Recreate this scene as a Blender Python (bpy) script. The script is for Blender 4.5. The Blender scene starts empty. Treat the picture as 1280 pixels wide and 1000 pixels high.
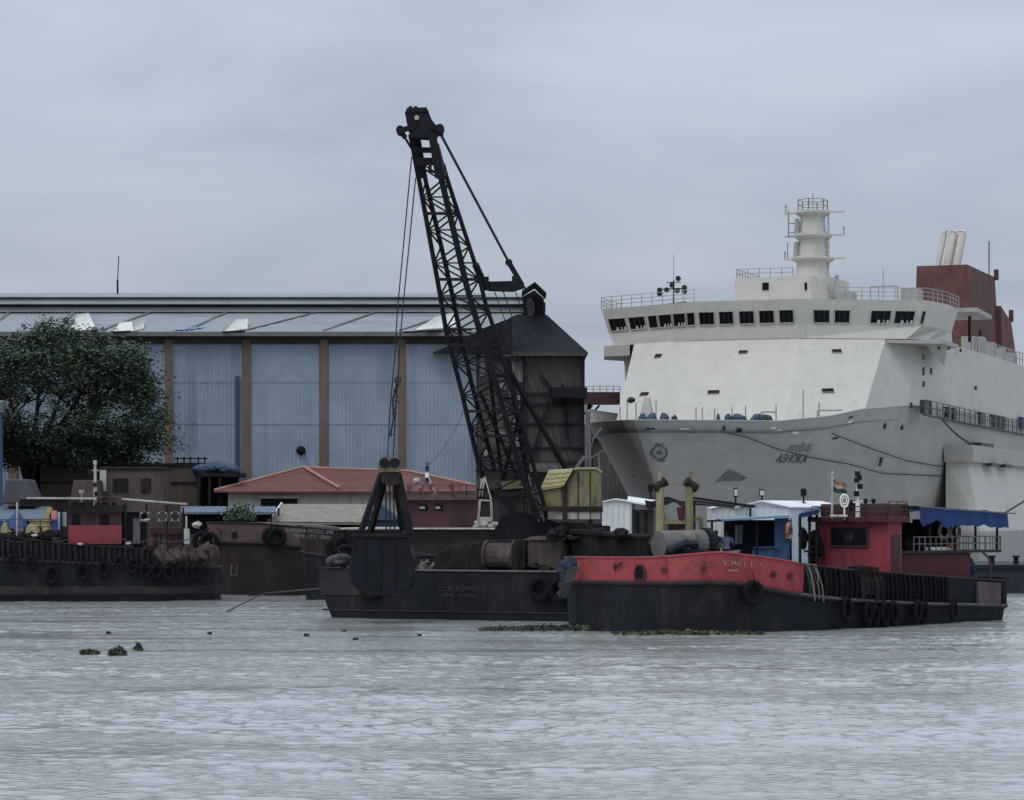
import bpy, math, random
import numpy as np
from mathutils import Vector, Matrix, noise as mnoise
random.seed(7)
R = math.radians
SC = bpy.context.scene
COL = SC.collection
E, H, F = 4.4, 640.0, 3400.0          # eye height (m), horizon row and focal length of the photo (px)

def P(px, py, Y):
    """a point of the place seen at that pixel of the photo when it stands Y metres away"""
    return Vector(((px-640)/F*Y, Y, E+(H-py)/F*Y))
def PW(px, pw):
    """a point on the water"""
    Y = F*E/(pw-H)
    return Vector(((px-640)/F*Y, Y, 0))

# ------------------------------------------------------------------ materials
def mat(name, col, rough=.7, var=.25, scale=1.2, stain=None, stain_amt=.45, sscale=(1, 1, .25), metal=0, bump=0, spec=.3, plates=None, runs=None):
    m = bpy.data.materials.new(name); m.use_nodes = True
    nt = m.node_tree; N = nt.nodes; L = nt.links
    b = N['Principled BSDF']
    b.inputs['Roughness'].default_value = rough
    b.inputs['Metallic'].default_value = metal
    b.inputs['Specular IOR Level'].default_value = spec
    tc = N.new('ShaderNodeTexCoord')
    n1 = N.new('ShaderNodeTexNoise'); n1.inputs['Scale'].default_value = scale
    n1.inputs['Detail'].default_value = 8; n1.inputs['Roughness'].default_value = .68
    L.new(tc.outputs['Object'], n1.inputs['Vector'])
    mx = N.new('ShaderNodeMix'); mx.data_type = 'RGBA'
    mx.inputs['A'].default_value = (*[c*(1-var) for c in col], 1)
    mx.inputs['B'].default_value = (*[min(1, c*(1+var)) for c in col], 1)
    r1 = N.new('ShaderNodeMapRange'); r1.inputs['From Min'].default_value = .3; r1.inputs['From Max'].default_value = .7
    L.new(n1.outputs['Fac'], r1.inputs['Value']); L.new(r1.outputs['Result'], mx.inputs['Factor'])
    out = mx.outputs['Result']
    if stain:
        mp = N.new('ShaderNodeMapping'); mp.inputs['Scale'].default_value = sscale
        L.new(tc.outputs['Object'], mp.inputs['Vector'])
        n2 = N.new('ShaderNodeTexNoise'); n2.inputs['Scale'].default_value = scale*1.7; n2.inputs['Detail'].default_value = 10
        n2.inputs['Roughness'].default_value = .7
        L.new(mp.outputs['Vector'], n2.inputs['Vector'])
        r2 = N.new('ShaderNodeMapRange'); r2.inputs['From Min'].default_value = .66-.35*stain_amt; r2.inputs['From Max'].default_value = .78-.3*stain_amt
        L.new(n2.outputs['Fac'], r2.inputs['Value'])
        m2 = N.new('ShaderNodeMix'); m2.data_type = 'RGBA'
        L.new(r2.outputs['Result'], m2.inputs['Factor']); L.new(out, m2.inputs['A']); m2.inputs['B'].default_value = (*stain, 1)
        out = m2.outputs['Result']
    if runs:        # rust weeping down the plating
        mp3 = N.new('ShaderNodeMapping'); mp3.inputs['Scale'].default_value = (1, 1, .07)
        L.new(tc.outputs['Object'], mp3.inputs['Vector'])
        n5 = N.new('ShaderNodeTexNoise'); n5.inputs['Scale'].default_value = runs[1]; n5.inputs['Detail'].default_value = 7; n5.inputs['Roughness'].default_value = .75
        L.new(mp3.outputs['Vector'], n5.inputs['Vector'])
        r5 = N.new('ShaderNodeMapRange'); r5.inputs['From Min'].default_value = .60; r5.inputs['From Max'].default_value = .85; r5.inputs['To Max'].default_value = runs[2]
        L.new(n5.outputs['Fac'], r5.inputs['Value'])
        m5 = N.new('ShaderNodeMix'); m5.data_type = 'RGBA'; L.new(r5.outputs['Result'], m5.inputs['Factor']); L.new(out, m5.inputs['A']); m5.inputs['B'].default_value = (*runs[0], 1)
        out = m5.outputs['Result']
    if plates:      # welded plate seams
        sp = N.new('ShaderNodeSeparateXYZ'); L.new(tc.outputs['Object'], sp.inputs['Vector'])
        ad = N.new('ShaderNodeMath'); ad.operation = 'ADD'; L.new(sp.outputs['X'], ad.inputs[0]); L.new(sp.outputs['Y'], ad.inputs[1])
        cb_ = N.new('ShaderNodeCombineXYZ'); L.new(ad.outputs[0], cb_.inputs['X']); L.new(sp.outputs['Z'], cb_.inputs['Y'])
        bk_ = N.new('ShaderNodeTexBrick'); bk_.inputs['Scale'].default_value = 1; bk_.inputs['Brick Width'].default_value = plates[0]; bk_.inputs['Row Height'].default_value = plates[1]
        bk_.inputs['Mortar Size'].default_value = plates[2]; bk_.inputs['Mortar Smooth'].default_value = .6
        k_ = plates[3]
        bk_.inputs['Color1'].default_value = (1, 1, 1, 1); bk_.inputs['Color2'].default_value = (k_, k_, k_, 1); bk_.inputs['Mortar'].default_value = (plates[4],)*3+(1,)
        L.new(cb_.outputs['Vector'], bk_.inputs['Vector'])
        m6 = N.new('ShaderNodeMix'); m6.data_type = 'RGBA'; m6.blend_type = 'MULTIPLY'; m6.inputs['Factor'].default_value = 1
        L.new(out, m6.inputs['A']); L.new(bk_.outputs['Color'], m6.inputs['B']); out = m6.outputs['Result']
    L.new(out, b.inputs['Base Color'])
    if bump:
        bn = N.new('ShaderNodeBump'); bn.inputs['Strength'].default_value = .6; bn.inputs['Distance'].default_value = bump
        n3 = N.new('ShaderNodeTexNoise'); n3.inputs['Scale'].default_value = scale*5; n3.inputs['Detail'].default_value = 6
        L.new(tc.outputs['Object'], n3.inputs['Vector']); L.new(n3.outputs['Fac'], bn.inputs['Height']); L.new(bn.outputs['Normal'], b.inputs['Normal'])
    return m

RUST = (.10, .045, .028)
M = {}
def defm(k, *a, **kw): M[k] = mat(k, *a, **kw)
defm('hull_black', (.0145, .016, .021), .7, .35, .9, (.032, .027, .026), .42, bump=.02, spec=.15, plates=(2.4, 1.1, .02, .85, .6), runs=((.06, .038, .03), 1.6, .7))
defm('hull_grey', (.03, .029, .031), .75, .3, .8, (.05, .04, .034), .4, bump=.02, spec=.15)
defm('hull_brown', (.028, .021, .022), .75, .3, .8, (.05, .032, .028), .4, bump=.02, spec=.15)
defm('band_brown', (.10, .062, .06), .75, .25, 1.0, (.07, .05, .045), .5)
defm('red_paint', (.34, .068, .072), .75, .16, 1.3, (.17, .062, .058), .36, (.5, .5, .6), bump=.02, spec=.15, plates=(1.6, 3, .02, .82, .65), runs=((.09, .04, .035), 2.2, .9))
defm('cabin_red', (.25, .042, .055), .7, .25, 1.0, (.12, .04, .046), .5, runs=((.06, .025, .025), 2, .7))
defm('red_panel', (.24, .042, .052), .65, .2, 1.0, (.15, .04, .045), .4)
defm('tarp_brown', (.07, .052, .048), .9, .3, 1.5, (.04, .032, .03), .45, spec=.08)
defm('cabin_maroon', (.07, .03, .035), .7, .25, 1.2, (.04, .03, .03), .4)
defm('dark_red', (.075, .02, .026), .7, .25, 1.4, (.03, .02, .02), .4)
defm('maroon_trim', (.11, .05, .055), .7, .2, 1.4)
defm('black_steel', (.013, .0145, .019), .75, .35, 1.2, (.018, .015, .015), .4, spec=.12)
defm('boom_steel', (.0155, .015, .018), .75, .3, 1.6, (.022, .017, .017), .35, spec=.12)
defm('rubber', (.009, .009, .011), .9, .3, 4, spec=.12)
defm('rubber_grey', (.075, .075, .075), .85, .3, 4)
defm('dark_clutter', (.018, .016, .018), .9, .4, 2, (.035, .03, .029), .45, spec=.12)
defm('rust_block', (.06, .045, .042), .85, .35, 1.4, (.1, .08, .07), .45)
defm('yellow_paint', (.42, .385, .20), .6, .18, 1.4, (.2, .18, .1), .4)
defm('yellow_pale', (.27, .245, .14), .7, .2, 1.4, (.22, .19, .12), .4)
defm('olive_paint', (.20, .18, .095), .7, .2, 1.5, (.09, .08, .055), .45)
defm('grey_paint', (.15, .14, .138), .8, .25, 1.5, (.09, .08, .07), .45)
defm('pale_grey', (.4, .39, .37), .7, .2, 1.5, (.24, .2, .17), .4)
defm('white_paint', (.78, .78, .76), .55, .08, 1.5, (.5, .45, .38), .2)
defm('ship_white', (.53, .505, .465), .65, .07, .8, (.43, .41, .375), .25, (1, 1, .10), plates=(9, 2.9, .035, .955, .86), runs=((.36, .30, .24), .9, .4))
defm('ship_grey', (.385, .365, .345), .65, .09, .7, (.325, .31, .295), .35, (1, 1, .12), plates=(11, 3.2, .035, .95, .85), runs=((.24, .20, .17), .7, .4))
defm('ship_rail', (.32, .31, .3), .6, .1, 1)
defm('dark_rail', (.10, .10, .10), .7, .2, 1)
defm('ship_dark', (.03, .03, .032), .4, .3, 1)
defm('deck_green', (.2, .22, .2), .8, .2, .5)
defm('window', (.006, .007, .009), .3, .2, 1, spec=.12)
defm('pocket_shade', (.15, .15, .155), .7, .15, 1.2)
defm('bow_mark', (.11, .11, .12), .6, .2, 1.2)
defm('bow_mark_faint', (.21, .21, .22), .6, .25, 1.2)
defm('funnel_red', (.115, .054, .05), .8, .3, .5, (.10, .035, .033), .4)
defm('funnel_pipe', (.5, .46, .42), .6, .15, .8, (.3, .22, .18), .35)
defm('wall_blue', (.265, .325, .395), .7, .14, .3, (.20, .25, .31), .45, (1, 1, .06), plates=(2.1, 3.4, .02, .9, .85), runs=((.17, .15, .14), .9, .7))
defm('wall_dark', (.062, .058, .057), .9, .45, .35, (.10, .092, .085), .45, (1, 1, .5), spec=.1)
defm('wall_panel', (.20, .19, .17), .8, .3, .9, (.07, .07, .07), .5)
defm('roof_blue', (.26, .28, .30), .65, .12, .25, (.2, .215, .235), .4, (.3, 1, 1))
defm('roof_dark', (.020, .020, .026), .95, .25, .3, (.032, .031, .033), .35, spec=.08)
defm('roof_strip', (.15, .15, .155), .8, .25, .6)
defm('gutter_grey', (.15, .145, .145), .7, .25, 1.2)
defm('pilaster', (.155, .115, .095), .85, .2, .6, (.11, .085, .07), .4)
defm('torn_sheet', (.72, .72, .70), .5, .15, 1.5)
defm('blue_sheet', (.13, .26, .45), .6, .2, 1)
defm('tile_red', (.185, .085, .075), .85, .25, 1.6, (.15, .075, .066), .45, (1, 1, 1))
defm('ridge_tile', (.38, .2, .16), .85, .2, 2)
defm('plaster', (.50, .48, .43), .9, .12, .8, (.33, .31, .28), .35)
defm('khaki_roof', (.235, .215, .18), .85, .2, 1.5, (.17, .155, .13), .5)
defm('brown_wall', (.085, .062, .048), .9, .3, .6, (.06, .045, .04), .5)
defm('crate_brown', (.10, .077, .08), .9, .3, .8, (.065, .05, .048), .5, spec=.1)
defm('cone_grey', (.085, .08, .09), .9, .25, .9)
defm('tarp_blue', (.012, .036, .14), .65, .3, 2.5, (.01, .03, .1), .5, (1,1,1), bump=.05)
defm('umbrella_blue', (.022, .055, .16), .6, .2, 2.5)
defm('bundle_navy', (.028, .042, .06), .85, .45, 4, bump=.05)
defm('pipe_blue', (.045, .07, .11), .6, .2, 1)
defm('tarp_dark', (.012, .025, .085), .65, .3, 2.5, bump=.05)
defm('tarp_teal', (.045, .075, .12), .75, .35, 2.5, bump=.05)
defm('blue_cabin', (.03, .075, .15), .7, .2, 1.2, (.022, .05, .10), .45)
defm('cabin_navy', (.012, .02, .035), .8, .2, 1.2)
defm('blue_roof', (.13, .23, .36), .6, .15, 1.2)
defm('sheet_blue', (.125, .16, .205), .7, .2, 1, (.09, .11, .14), .5)
defm('shed_white', (.58, .585, .585), .6, .08, 1, (.38, .37, .35), .35, (1, 1, .2), runs=((.3, .25, .2), 1.5, .5))
defm('shed_bluewhite', (.52, .57, .60), .6, .08, 1, (.36, .40, .42), .35, (1, 1, .2), runs=((.28, .25, .22), 1.5, .5))
defm('roof_white', (.72, .72, .72), .5, .06, 1)
defm('sand_yellow', (.36, .28, .13), .7, .2, 2)
defm('orange', (.33, .10, .06), .6, .15, 3)
defm('pink_sign', (.55, .2, .18), .6, .2, 5)
defm('sky_sign', (.3, .5, .6), .6, .2, 5)
defm('deep_blue', (.04, .06, .3), .6, .2, 5)
defm('rope', (.055, .052, .05), .9, .2, 6)
defm('rope_pale', (.17, .155, .135), .9, .25, 6)
defm('wire', (.02, .02, .024), .6, .1, 6)
defm('ground', (.11, .10, .085), .95, .3, .15, (.07, .065, .055), .5, (1, 1, 1))
defm('concrete', (.10, .098, .095), .9, .25, .5, (.05, .05, .048), .5)
defm('navy', (.012, .016, .028), .6, .3, .6, (.03, .03, .035), .35)
defm('bark', (.045, .036, .03), .95, .3, 2, bump=.05)
defm('skin', (.16, .085, .055), .6, .1, 5)
defm('hair', (.01, .009, .009), .6, .1, 5)
defm('shirt_blue', (.33, .42, .55), .85, .12, 6)
defm('shirt_navy', (.05, .065, .11), .85, .15, 6)
defm('trousers', (.03, .03, .035), .85, .15, 6)
defm('saffron', (.3, .13, .05), .8, .1, 4)
defm('flag_white', (.34, .34, .33), .8, .05, 4)
defm('flag_green', (.02, .07, .035), .8, .1, 4)
defm('letter', (.15, .145, .15), .8, .35, 4)
defm('letter_dim', (.05, .05, .052), .8, .4, 3)
defm('letter_yellow', (.27, .16, .10), .8, .4, 4)
defm('lamp_glass', (.4, .4, .39), .3, .1, 3)
defm('cloth_pale', (.25, .26, .30), .9, .2, 4)

def leaf_mat(name, c1, c2, scale):
    m = bpy.data.materials.new(name); m.use_nodes = True
    nt = m.node_tree; N = nt.nodes; L = nt.links; b = N['Principled BSDF']
    b.inputs['Roughness'].default_value = .6; b.inputs['Specular IOR Level'].default_value = .08
    tc = N.new('ShaderNodeTexCoord'); n = N.new('ShaderNodeTexNoise'); n.inputs['Scale'].default_value = scale; n.inputs['Detail'].default_value = 5
    L.new(tc.outputs['Object'], n.inputs['Vector'])
    r = N.new('ShaderNodeValToRGB'); r.color_ramp.elements[0].position = .36; r.color_ramp.elements[1].position = .66
    r.color_ramp.elements[0].color = (*c1, 1); r.color_ramp.elements[1].color = (*c2, 1)
    L.new(n.outputs['Fac'], r.inputs['Fac']); L.new(r.outputs['Color'], b.inputs['Base Color'])
    return m
M['leaf'] = leaf_mat('leaf', (.058, .076, .060), (.105, .135, .085), .55)
M['weed'] = leaf_mat('weed', (.05, .058, .04), (.10, .105, .07), 3)

# ------------------------------------------------------------------ mesh builder
ROOTM = {}
def root_matrix(o):
    while o.parent is not None: o = o.parent
    return ROOTM.get(o.name)

class MB:
    def __init__(s): s.v = []; s.f = []
    def add(s, vs, fs):
        k = len(s.v); s.v += [Vector(x) for x in vs]; s.f += [tuple(i+k for i in f) for f in fs]; return s
    def boxp(s, x0, x1, y0, y1, z0, z1):
        return s.add([(x0,y0,z0),(x1,y0,z0),(x1,y1,z0),(x0,y1,z0),(x0,y0,z1),(x1,y0,z1),(x1,y1,z1),(x0,y1,z1)],
                     [(0,3,2,1),(4,5,6,7),(0,1,5,4),(1,2,6,5),(2,3,7,6),(3,0,4,7)])
    def box(s, c, size, rot=None):
        k = len(s.v); hx, hy, hz = [q/2 for q in size]
        s.boxp(-hx,hx,-hy,hy,-hz,hz)
        m = rot if rot is not None else Matrix.Identity(3)
        for i in range(k, len(s.v)): s.v[i] = m @ s.v[i] + Vector(c)
        return s
    def hexa(s, a, b):
        """a solid between two quads"""
        return s.add(list(a)+list(b), [(3,2,1,0),(4,5,6,7),(0,1,5,4),(1,2,6,5),(2,3,7,6),(3,0,4,7)])
    def bar(s, p0, p1, w, h=None, up=(0,0,1)):
        p0 = Vector(p0); p1 = Vector(p1); h = h or w
        d = (p1-p0).normalized(); u = Vector(up)
        if abs(d.dot(u)) > .97: u = Vector((0,1,0))
        x = d.cross(u).normalized(); y = x.cross(d).normalized()
        o = [x*w/2*a+y*h/2*b for a, b in ((-1,-1),(1,-1),(1,1),(-1,1))]
        return s.hexa([p0+q for q in o], [p1+q for q in o])
    def cyl(s, p0, p1, r0, r1=None, n=10, cap=True):
        p0 = Vector(p0); p1 = Vector(p1); r1 = r0 if r1 is None else r1
        d = (p1-p0).normalized(); u = Vector((0,0,1)) if abs(d.z) < .95 else Vector((1,0,0))
        x = d.cross(u).normalized(); y = x.cross(d)
        vs = []
        for p, r in ((p0,r0),(p1,r1)):
            vs += [p+(x*math.cos(t)+y*math.sin(t))*r for t in [2*math.pi*i/n for i in range(n)]]
        fs = [(i,(i+1)%n,n+(i+1)%n,n+i) for i in range(n)]
        if cap: fs += [tuple(range(n-1,-1,-1)), tuple(range(n,2*n))]
        return s.add(vs, fs)
    def tube(s, pts, r, n=6):
        pts = [Vector(p) for p in pts]; vs = []; m = len(pts)
        for i, p in enumerate(pts):
            d = (pts[min(i+1,m-1)]-pts[max(i-1,0)]).normalized()
            u = Vector((0,0,1)) if abs(d.z) < .95 else Vector((1,0,0))
            x = d.cross(u).normalized(); y = x.cross(d)
            rr = r[i] if isinstance(r, (list, tuple)) else r
            vs += [p+(x*math.cos(t)+y*math.sin(t))*rr for t in [2*math.pi*k/n for k in range(n)]]
        fs = [(i*n+k, i*n+(k+1)%n, (i+1)*n+(k+1)%n, (i+1)*n+k) for i in range(m-1) for k in range(n)]
        fs += [tuple(range(n-1,-1,-1)), tuple(range((m-1)*n, m*n))]
        return s.add(vs, fs)
    def torus(s, c, axis, R0, r, n=18, m=7, sx=1):
        c = Vector(c); a = Vector(axis).normalized(); u = Vector((0,0,1)) if abs(a.z) < .9 else Vector((1,0,0))
        x = a.cross(u).normalized(); y = x.cross(a)
        vs = []
        for i in range(n):
            t = 2*math.pi*i/n; d = x*math.cos(t)+y*math.sin(t)
            for j in range(m):
                q = 2*math.pi*j/m; vs.append(c+d*(R0+r*math.cos(q))+a*r*sx*math.sin(q))
        return s.add(vs, [(i*m+j, ((i+1)%n)*m+j, ((i+1)%n)*m+(j+1)%m, i*m+(j+1)%m) for i in range(n) for j in range(m)])
    def prism(s, poly, vec):
        n = len(poly); poly = [Vector(p) for p in poly]; vec = Vector(vec)
        return s.add(poly+[p+vec for p in poly], [tuple(range(n-1,-1,-1)), tuple(range(n,2*n))]+[(i,(i+1)%n,n+(i+1)%n,n+i) for i in range(n)])
    def loft(s, rings, closed=True, caps=True):
        n = len(rings[0]); m = len(rings); vs = [p for r in rings for p in r]; fs = []
        for i in range(m-1):
            for k in range(n if closed else n-1):
                fs.append((i*n+k, i*n+(k+1)%n, (i+1)*n+(k+1)%n, (i+1)*n+k))
        if caps: fs += [tuple(range(n-1,-1,-1)), tuple(range((m-1)*n, m*n))]
        return s.add(vs, fs)
    def poly(s, pts): return s.add(pts, [tuple(range(len(pts)))])
    def slab(s, pts, t):
        """a flat outline with thickness t along its own normal, away from the viewer side"""
        pts = [Vector(p) for p in pts]; nrm = (pts[1]-pts[0]).cross(pts[2]-pts[0]).normalized()
        return s.prism(pts, nrm*t)
    def blob(s, c, size, n=10, m=6, rough=.2, seed=0, flat=.0):
        c = Vector(c); vs = []
        for j in range(m+1):
            ph = math.pi*j/m
            for i in range(n):
                t = 2*math.pi*i/n
                d = Vector((math.sin(ph)*math.cos(t), math.sin(ph)*math.sin(t), math.cos(ph)))
                k = 1+rough*mnoise.noise(d*1.7+Vector((seed*3.1, seed, 0)))*1.6
                z = max(d.z*k, -flat) if flat else d.z*k
                vs.append(c+Vector((d.x*k*size[0], d.y*k*size[1], z*size[2])))
        return s.add(vs, [(j*n+i, j*n+(i+1)%n, (j+1)*n+(i+1)%n, (j+1)*n+i) for j in range(m) for i in range(n)])
    def corrug(s, a, b, c, d, period=.3, amp=.03, t=0):
        """ribbed sheet over quad a-b (bottom) c-d (top, c above b)"""
        a, b, c, d = map(Vector, (a, b, c, d)); n = max(4, int((b-a).length/period)*2); nrm = (b-a).cross(d-a).normalized()
        k = len(s.v)
        for i in range(n+1):
            u = i/n; o = nrm*(amp if i % 2 else -amp)
            s.v.append(a.lerp(b, u)+o); s.v.append(d.lerp(c, u)+o)
        s.f += [(k+2*i, k+2*i+2, k+2*i+3, k+2*i+1) for i in range(n)]
        return s
    def rail(s, pts, h=1.0, n=3, step=1.5, r=.03):
        pts = [Vector(p) for p in pts]
        for a, b in zip(pts, pts[1:]):
            k = max(1, int(round((b-a).length/step)))
            for i in range(k+1):
                q = a.lerp(b, i/k); s.cyl(q, q+Vector((0,0,h)), r, n=5)
            for j in range(n):
                o = Vector((0,0,h*(j+1)/n)); s.cyl(a+o, b+o, r*.8, n=5)
        return s
    def build(s, name, m, parent=None, world=False, smooth=False, bevel=0):
        me = bpy.data.meshes.new(name)
        vs = s.v
        if world and parent is not None:
            inv = root_matrix(parent).inverted(); vs = [inv @ p for p in vs]
        me.from_pydata([tuple(p) for p in vs], [], s.f); me.update()
        o = bpy.data.objects.new(name, me); COL.objects.link(o)
        me.materials.append(M[m] if isinstance(m, str) else m)
        if parent is not None: o.parent = parent
        if smooth:
            me.polygons.foreach_set('use_smooth', [True]*len(me.polygons))
        if bevel:
            bm = o.modifiers.new('edge', 'BEVEL'); bm.width = bevel; bm.segments = 2; bm.limit_method = 'ANGLE'
        return o

def tag(o, label, cat, group=None):
    o['label'] = label; o['category'] = cat
    if group: o['group'] = group
    return o
def thing(name, label, cat, loc=(0,0,0), rz=0, group=None):
    o = bpy.data.objects.new(name, None); COL.objects.link(o); o.empty_display_size = .3
    o.location = loc; o.rotation_euler = (0, 0, rz)
    ROOTM[o.name] = Matrix.Translation(Vector(loc)) @ Matrix.Rotation(rz, 4, 'Z')
    return tag(o, label, cat, group)
def kind(o, k): o['kind'] = k; return o
def solo(mb, name, m, label, cat, group=None, base=None, **kw):
    """a thing that is one mesh, its origin at its base"""
    if base is None:
        base = Vector((sum(p.x for p in mb.v)/len(mb.v), sum(p.y for p in mb.v)/len(mb.v), min(p.z for p in mb.v)))
    mb.v = [p-Vector(base) for p in mb.v]
    o = mb.build(name, m, **kw); o.location = base
    return tag(o, label, cat, group)
def dup(o, loc, rot=None, label=None, group=None, scale=None):
    c = o.copy(); COL.objects.link(c); c.location = loc
    if rot is not None: c.rotation_euler = rot
    if label: c['label'] = label
    if group: c['group'] = group
    if scale: c.scale = scale
    for ch in o.children:
        k = ch.copy(); COL.objects.link(k); k.parent = c
        for g in ch.children:
            q = g.copy(); COL.objects.link(q); q.parent = k
    return c
def sag(a, b, d, n=16):
    a = Vector(a); b = Vector(b)
    return [a.lerp(b, i/n)-Vector((0,0,d*4*(i/n)*(1-i/n))) for i in range(n+1)]
def lerp_t(x, xs, ys): return float(np.interp(x, xs, ys))

def text_mesh(body, size, font_shear=0, extrude=.01):
    cu = bpy.data.curves.new('lettering', 'FONT'); cu.body = body; cu.size = size; cu.extrude = extrude
    cu.align_x = 'CENTER'; cu.align_y = 'CENTER'; cu.shear = font_shear; cu.resolution_u = 3
    o = bpy.data.objects.new('lettering', cu); COL.objects.link(o)
    dg = bpy.context.evaluated_depsgraph_get(); dg.update()
    me = bpy.data.meshes.new_from_object(o.evaluated_get(dg))
    bpy.data.objects.remove(o)
    mb = MB(); mb.v = [v.co.copy() for v in me.vertices]; mb.f = [tuple(p.vertices) for p in me.polygons]
    bpy.data.meshes.remove(me)
    return mb
def place_text(mb, origin, xdir, updir):
    """stand the lettering on a plane"""
    x = Vector(xdir).normalized(); z = Vector(updir).normalized(); n = x.cross(z)
    mb.v = [Vector(origin)+x*p.x+z*p.y+n*p.z for p in mb.v]
    return mb
# ------------------------------------------------------------------ camera, sky, sun
cam = bpy.data.objects.new('camera', bpy.data.cameras.new('camera')); COL.objects.link(cam)
cam.location = (0, 0, E); cam.rotation_euler = (R(90), 0, 0)
cam.data.sensor_width = 36; cam.data.lens = F/1280*36; cam.data.shift_y = 140/1280
cam.data.clip_start = .5; cam.data.clip_end = 20000
SC.camera = cam
SUN_EL, SUN_AZ = R(58), R(215)        # azimuth measured clockwise from +Y
w = bpy.data.worlds.new('World'); SC.world = w; w.use_nodes = True
nt = w.node_tree; N = nt.nodes; L = nt.links; N.clear()
out = N.new('ShaderNodeOutputWorld')
sky = N.new('ShaderNodeTexSky'); sky.sky_type = 'NISHITA'; sky.sun_disc = False
sky.sun_elevation = SUN_EL; sky.sun_rotation = SUN_AZ; sky.air_density = 1.2; sky.dust_density = 3
bg1 = N.new('ShaderNodeBackground'); bg1.inputs['Strength'].default_value = .06
L.new(sky.outputs['Color'], bg1.inputs['Color'])
tc = N.new('ShaderNodeTexCoord'); sx = N.new('ShaderNodeSeparateXYZ'); L.new(tc.outputs['Generated'], sx.inputs['Vector'])
mp = N.new('ShaderNodeMapping'); mp.inputs['Scale'].default_value = (4, 4, 15); mp.inputs['Rotation'].default_value = (0, R(4), 0)
L.new(tc.outputs['Generated'], mp.inputs['Vector'])
nz = N.new('ShaderNodeTexNoise'); nz.inputs['Scale'].default_value = 1.3; nz.inputs['Detail'].default_value = 7; nz.inputs['Roughness'].default_value = .52
nz.inputs['Distortion'].default_value = .6
L.new(mp.outputs['Vector'], nz.inputs['Vector'])
rp = N.new('ShaderNodeValToRGB'); rp.color_ramp.elements[0].position = .33; rp.color_ramp.elements[1].position = .70
rp.color_ramp.elements[0].color = (.370, .430, .510, 1); rp.color_ramp.elements[1].color = (.505, .570, .650, 1)
L.new(nz.outputs['Fac'], rp.inputs['Fac'])
mr = N.new('ShaderNodeMapRange'); mr.inputs['From Min'].default_value = .04; mr.inputs['From Max'].default_value = .75; mr.inputs['To Min'].default_value = 1; mr.inputs['To Max'].default_value = 2.3
L.new(sx.outputs['Z'], mr.inputs['Value'])
bg2 = N.new('ShaderNodeBackground'); L.new(rp.outputs['Color'], bg2.inputs['Color']); L.new(mr.outputs['Result'], bg2.inputs['Strength'])
mxs = N.new('ShaderNodeMixShader'); mxs.inputs['Fac'].default_value = .88
L.new(bg1.outputs[0], mxs.inputs[1]); L.new(bg2.outputs[0], mxs.inputs[2]); L.new(mxs.outputs[0], out.inputs['Surface'])
sl = bpy.data.lights.new('sun', 'SUN'); sl.energy = 1.1; sl.angle = R(25); sl.color = (1, .96, .9)
so = bpy.data.objects.new('sun', sl); COL.objects.link(so)
sd = Vector((math.sin(SUN_AZ)*math.cos(SUN_EL), math.cos(SUN_AZ)*math.cos(SUN_EL), math.sin(SUN_EL)))
so.rotation_euler = (-sd).to_track_quat('-Z', 'Y').to_euler(); so.location = (0, -50, 80)
SC.view_settings.view_transform = 'Standard'; SC.view_settings.look = 'None'
SC.view_settings.exposure = 0; SC.view_settings.gamma = 1

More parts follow.
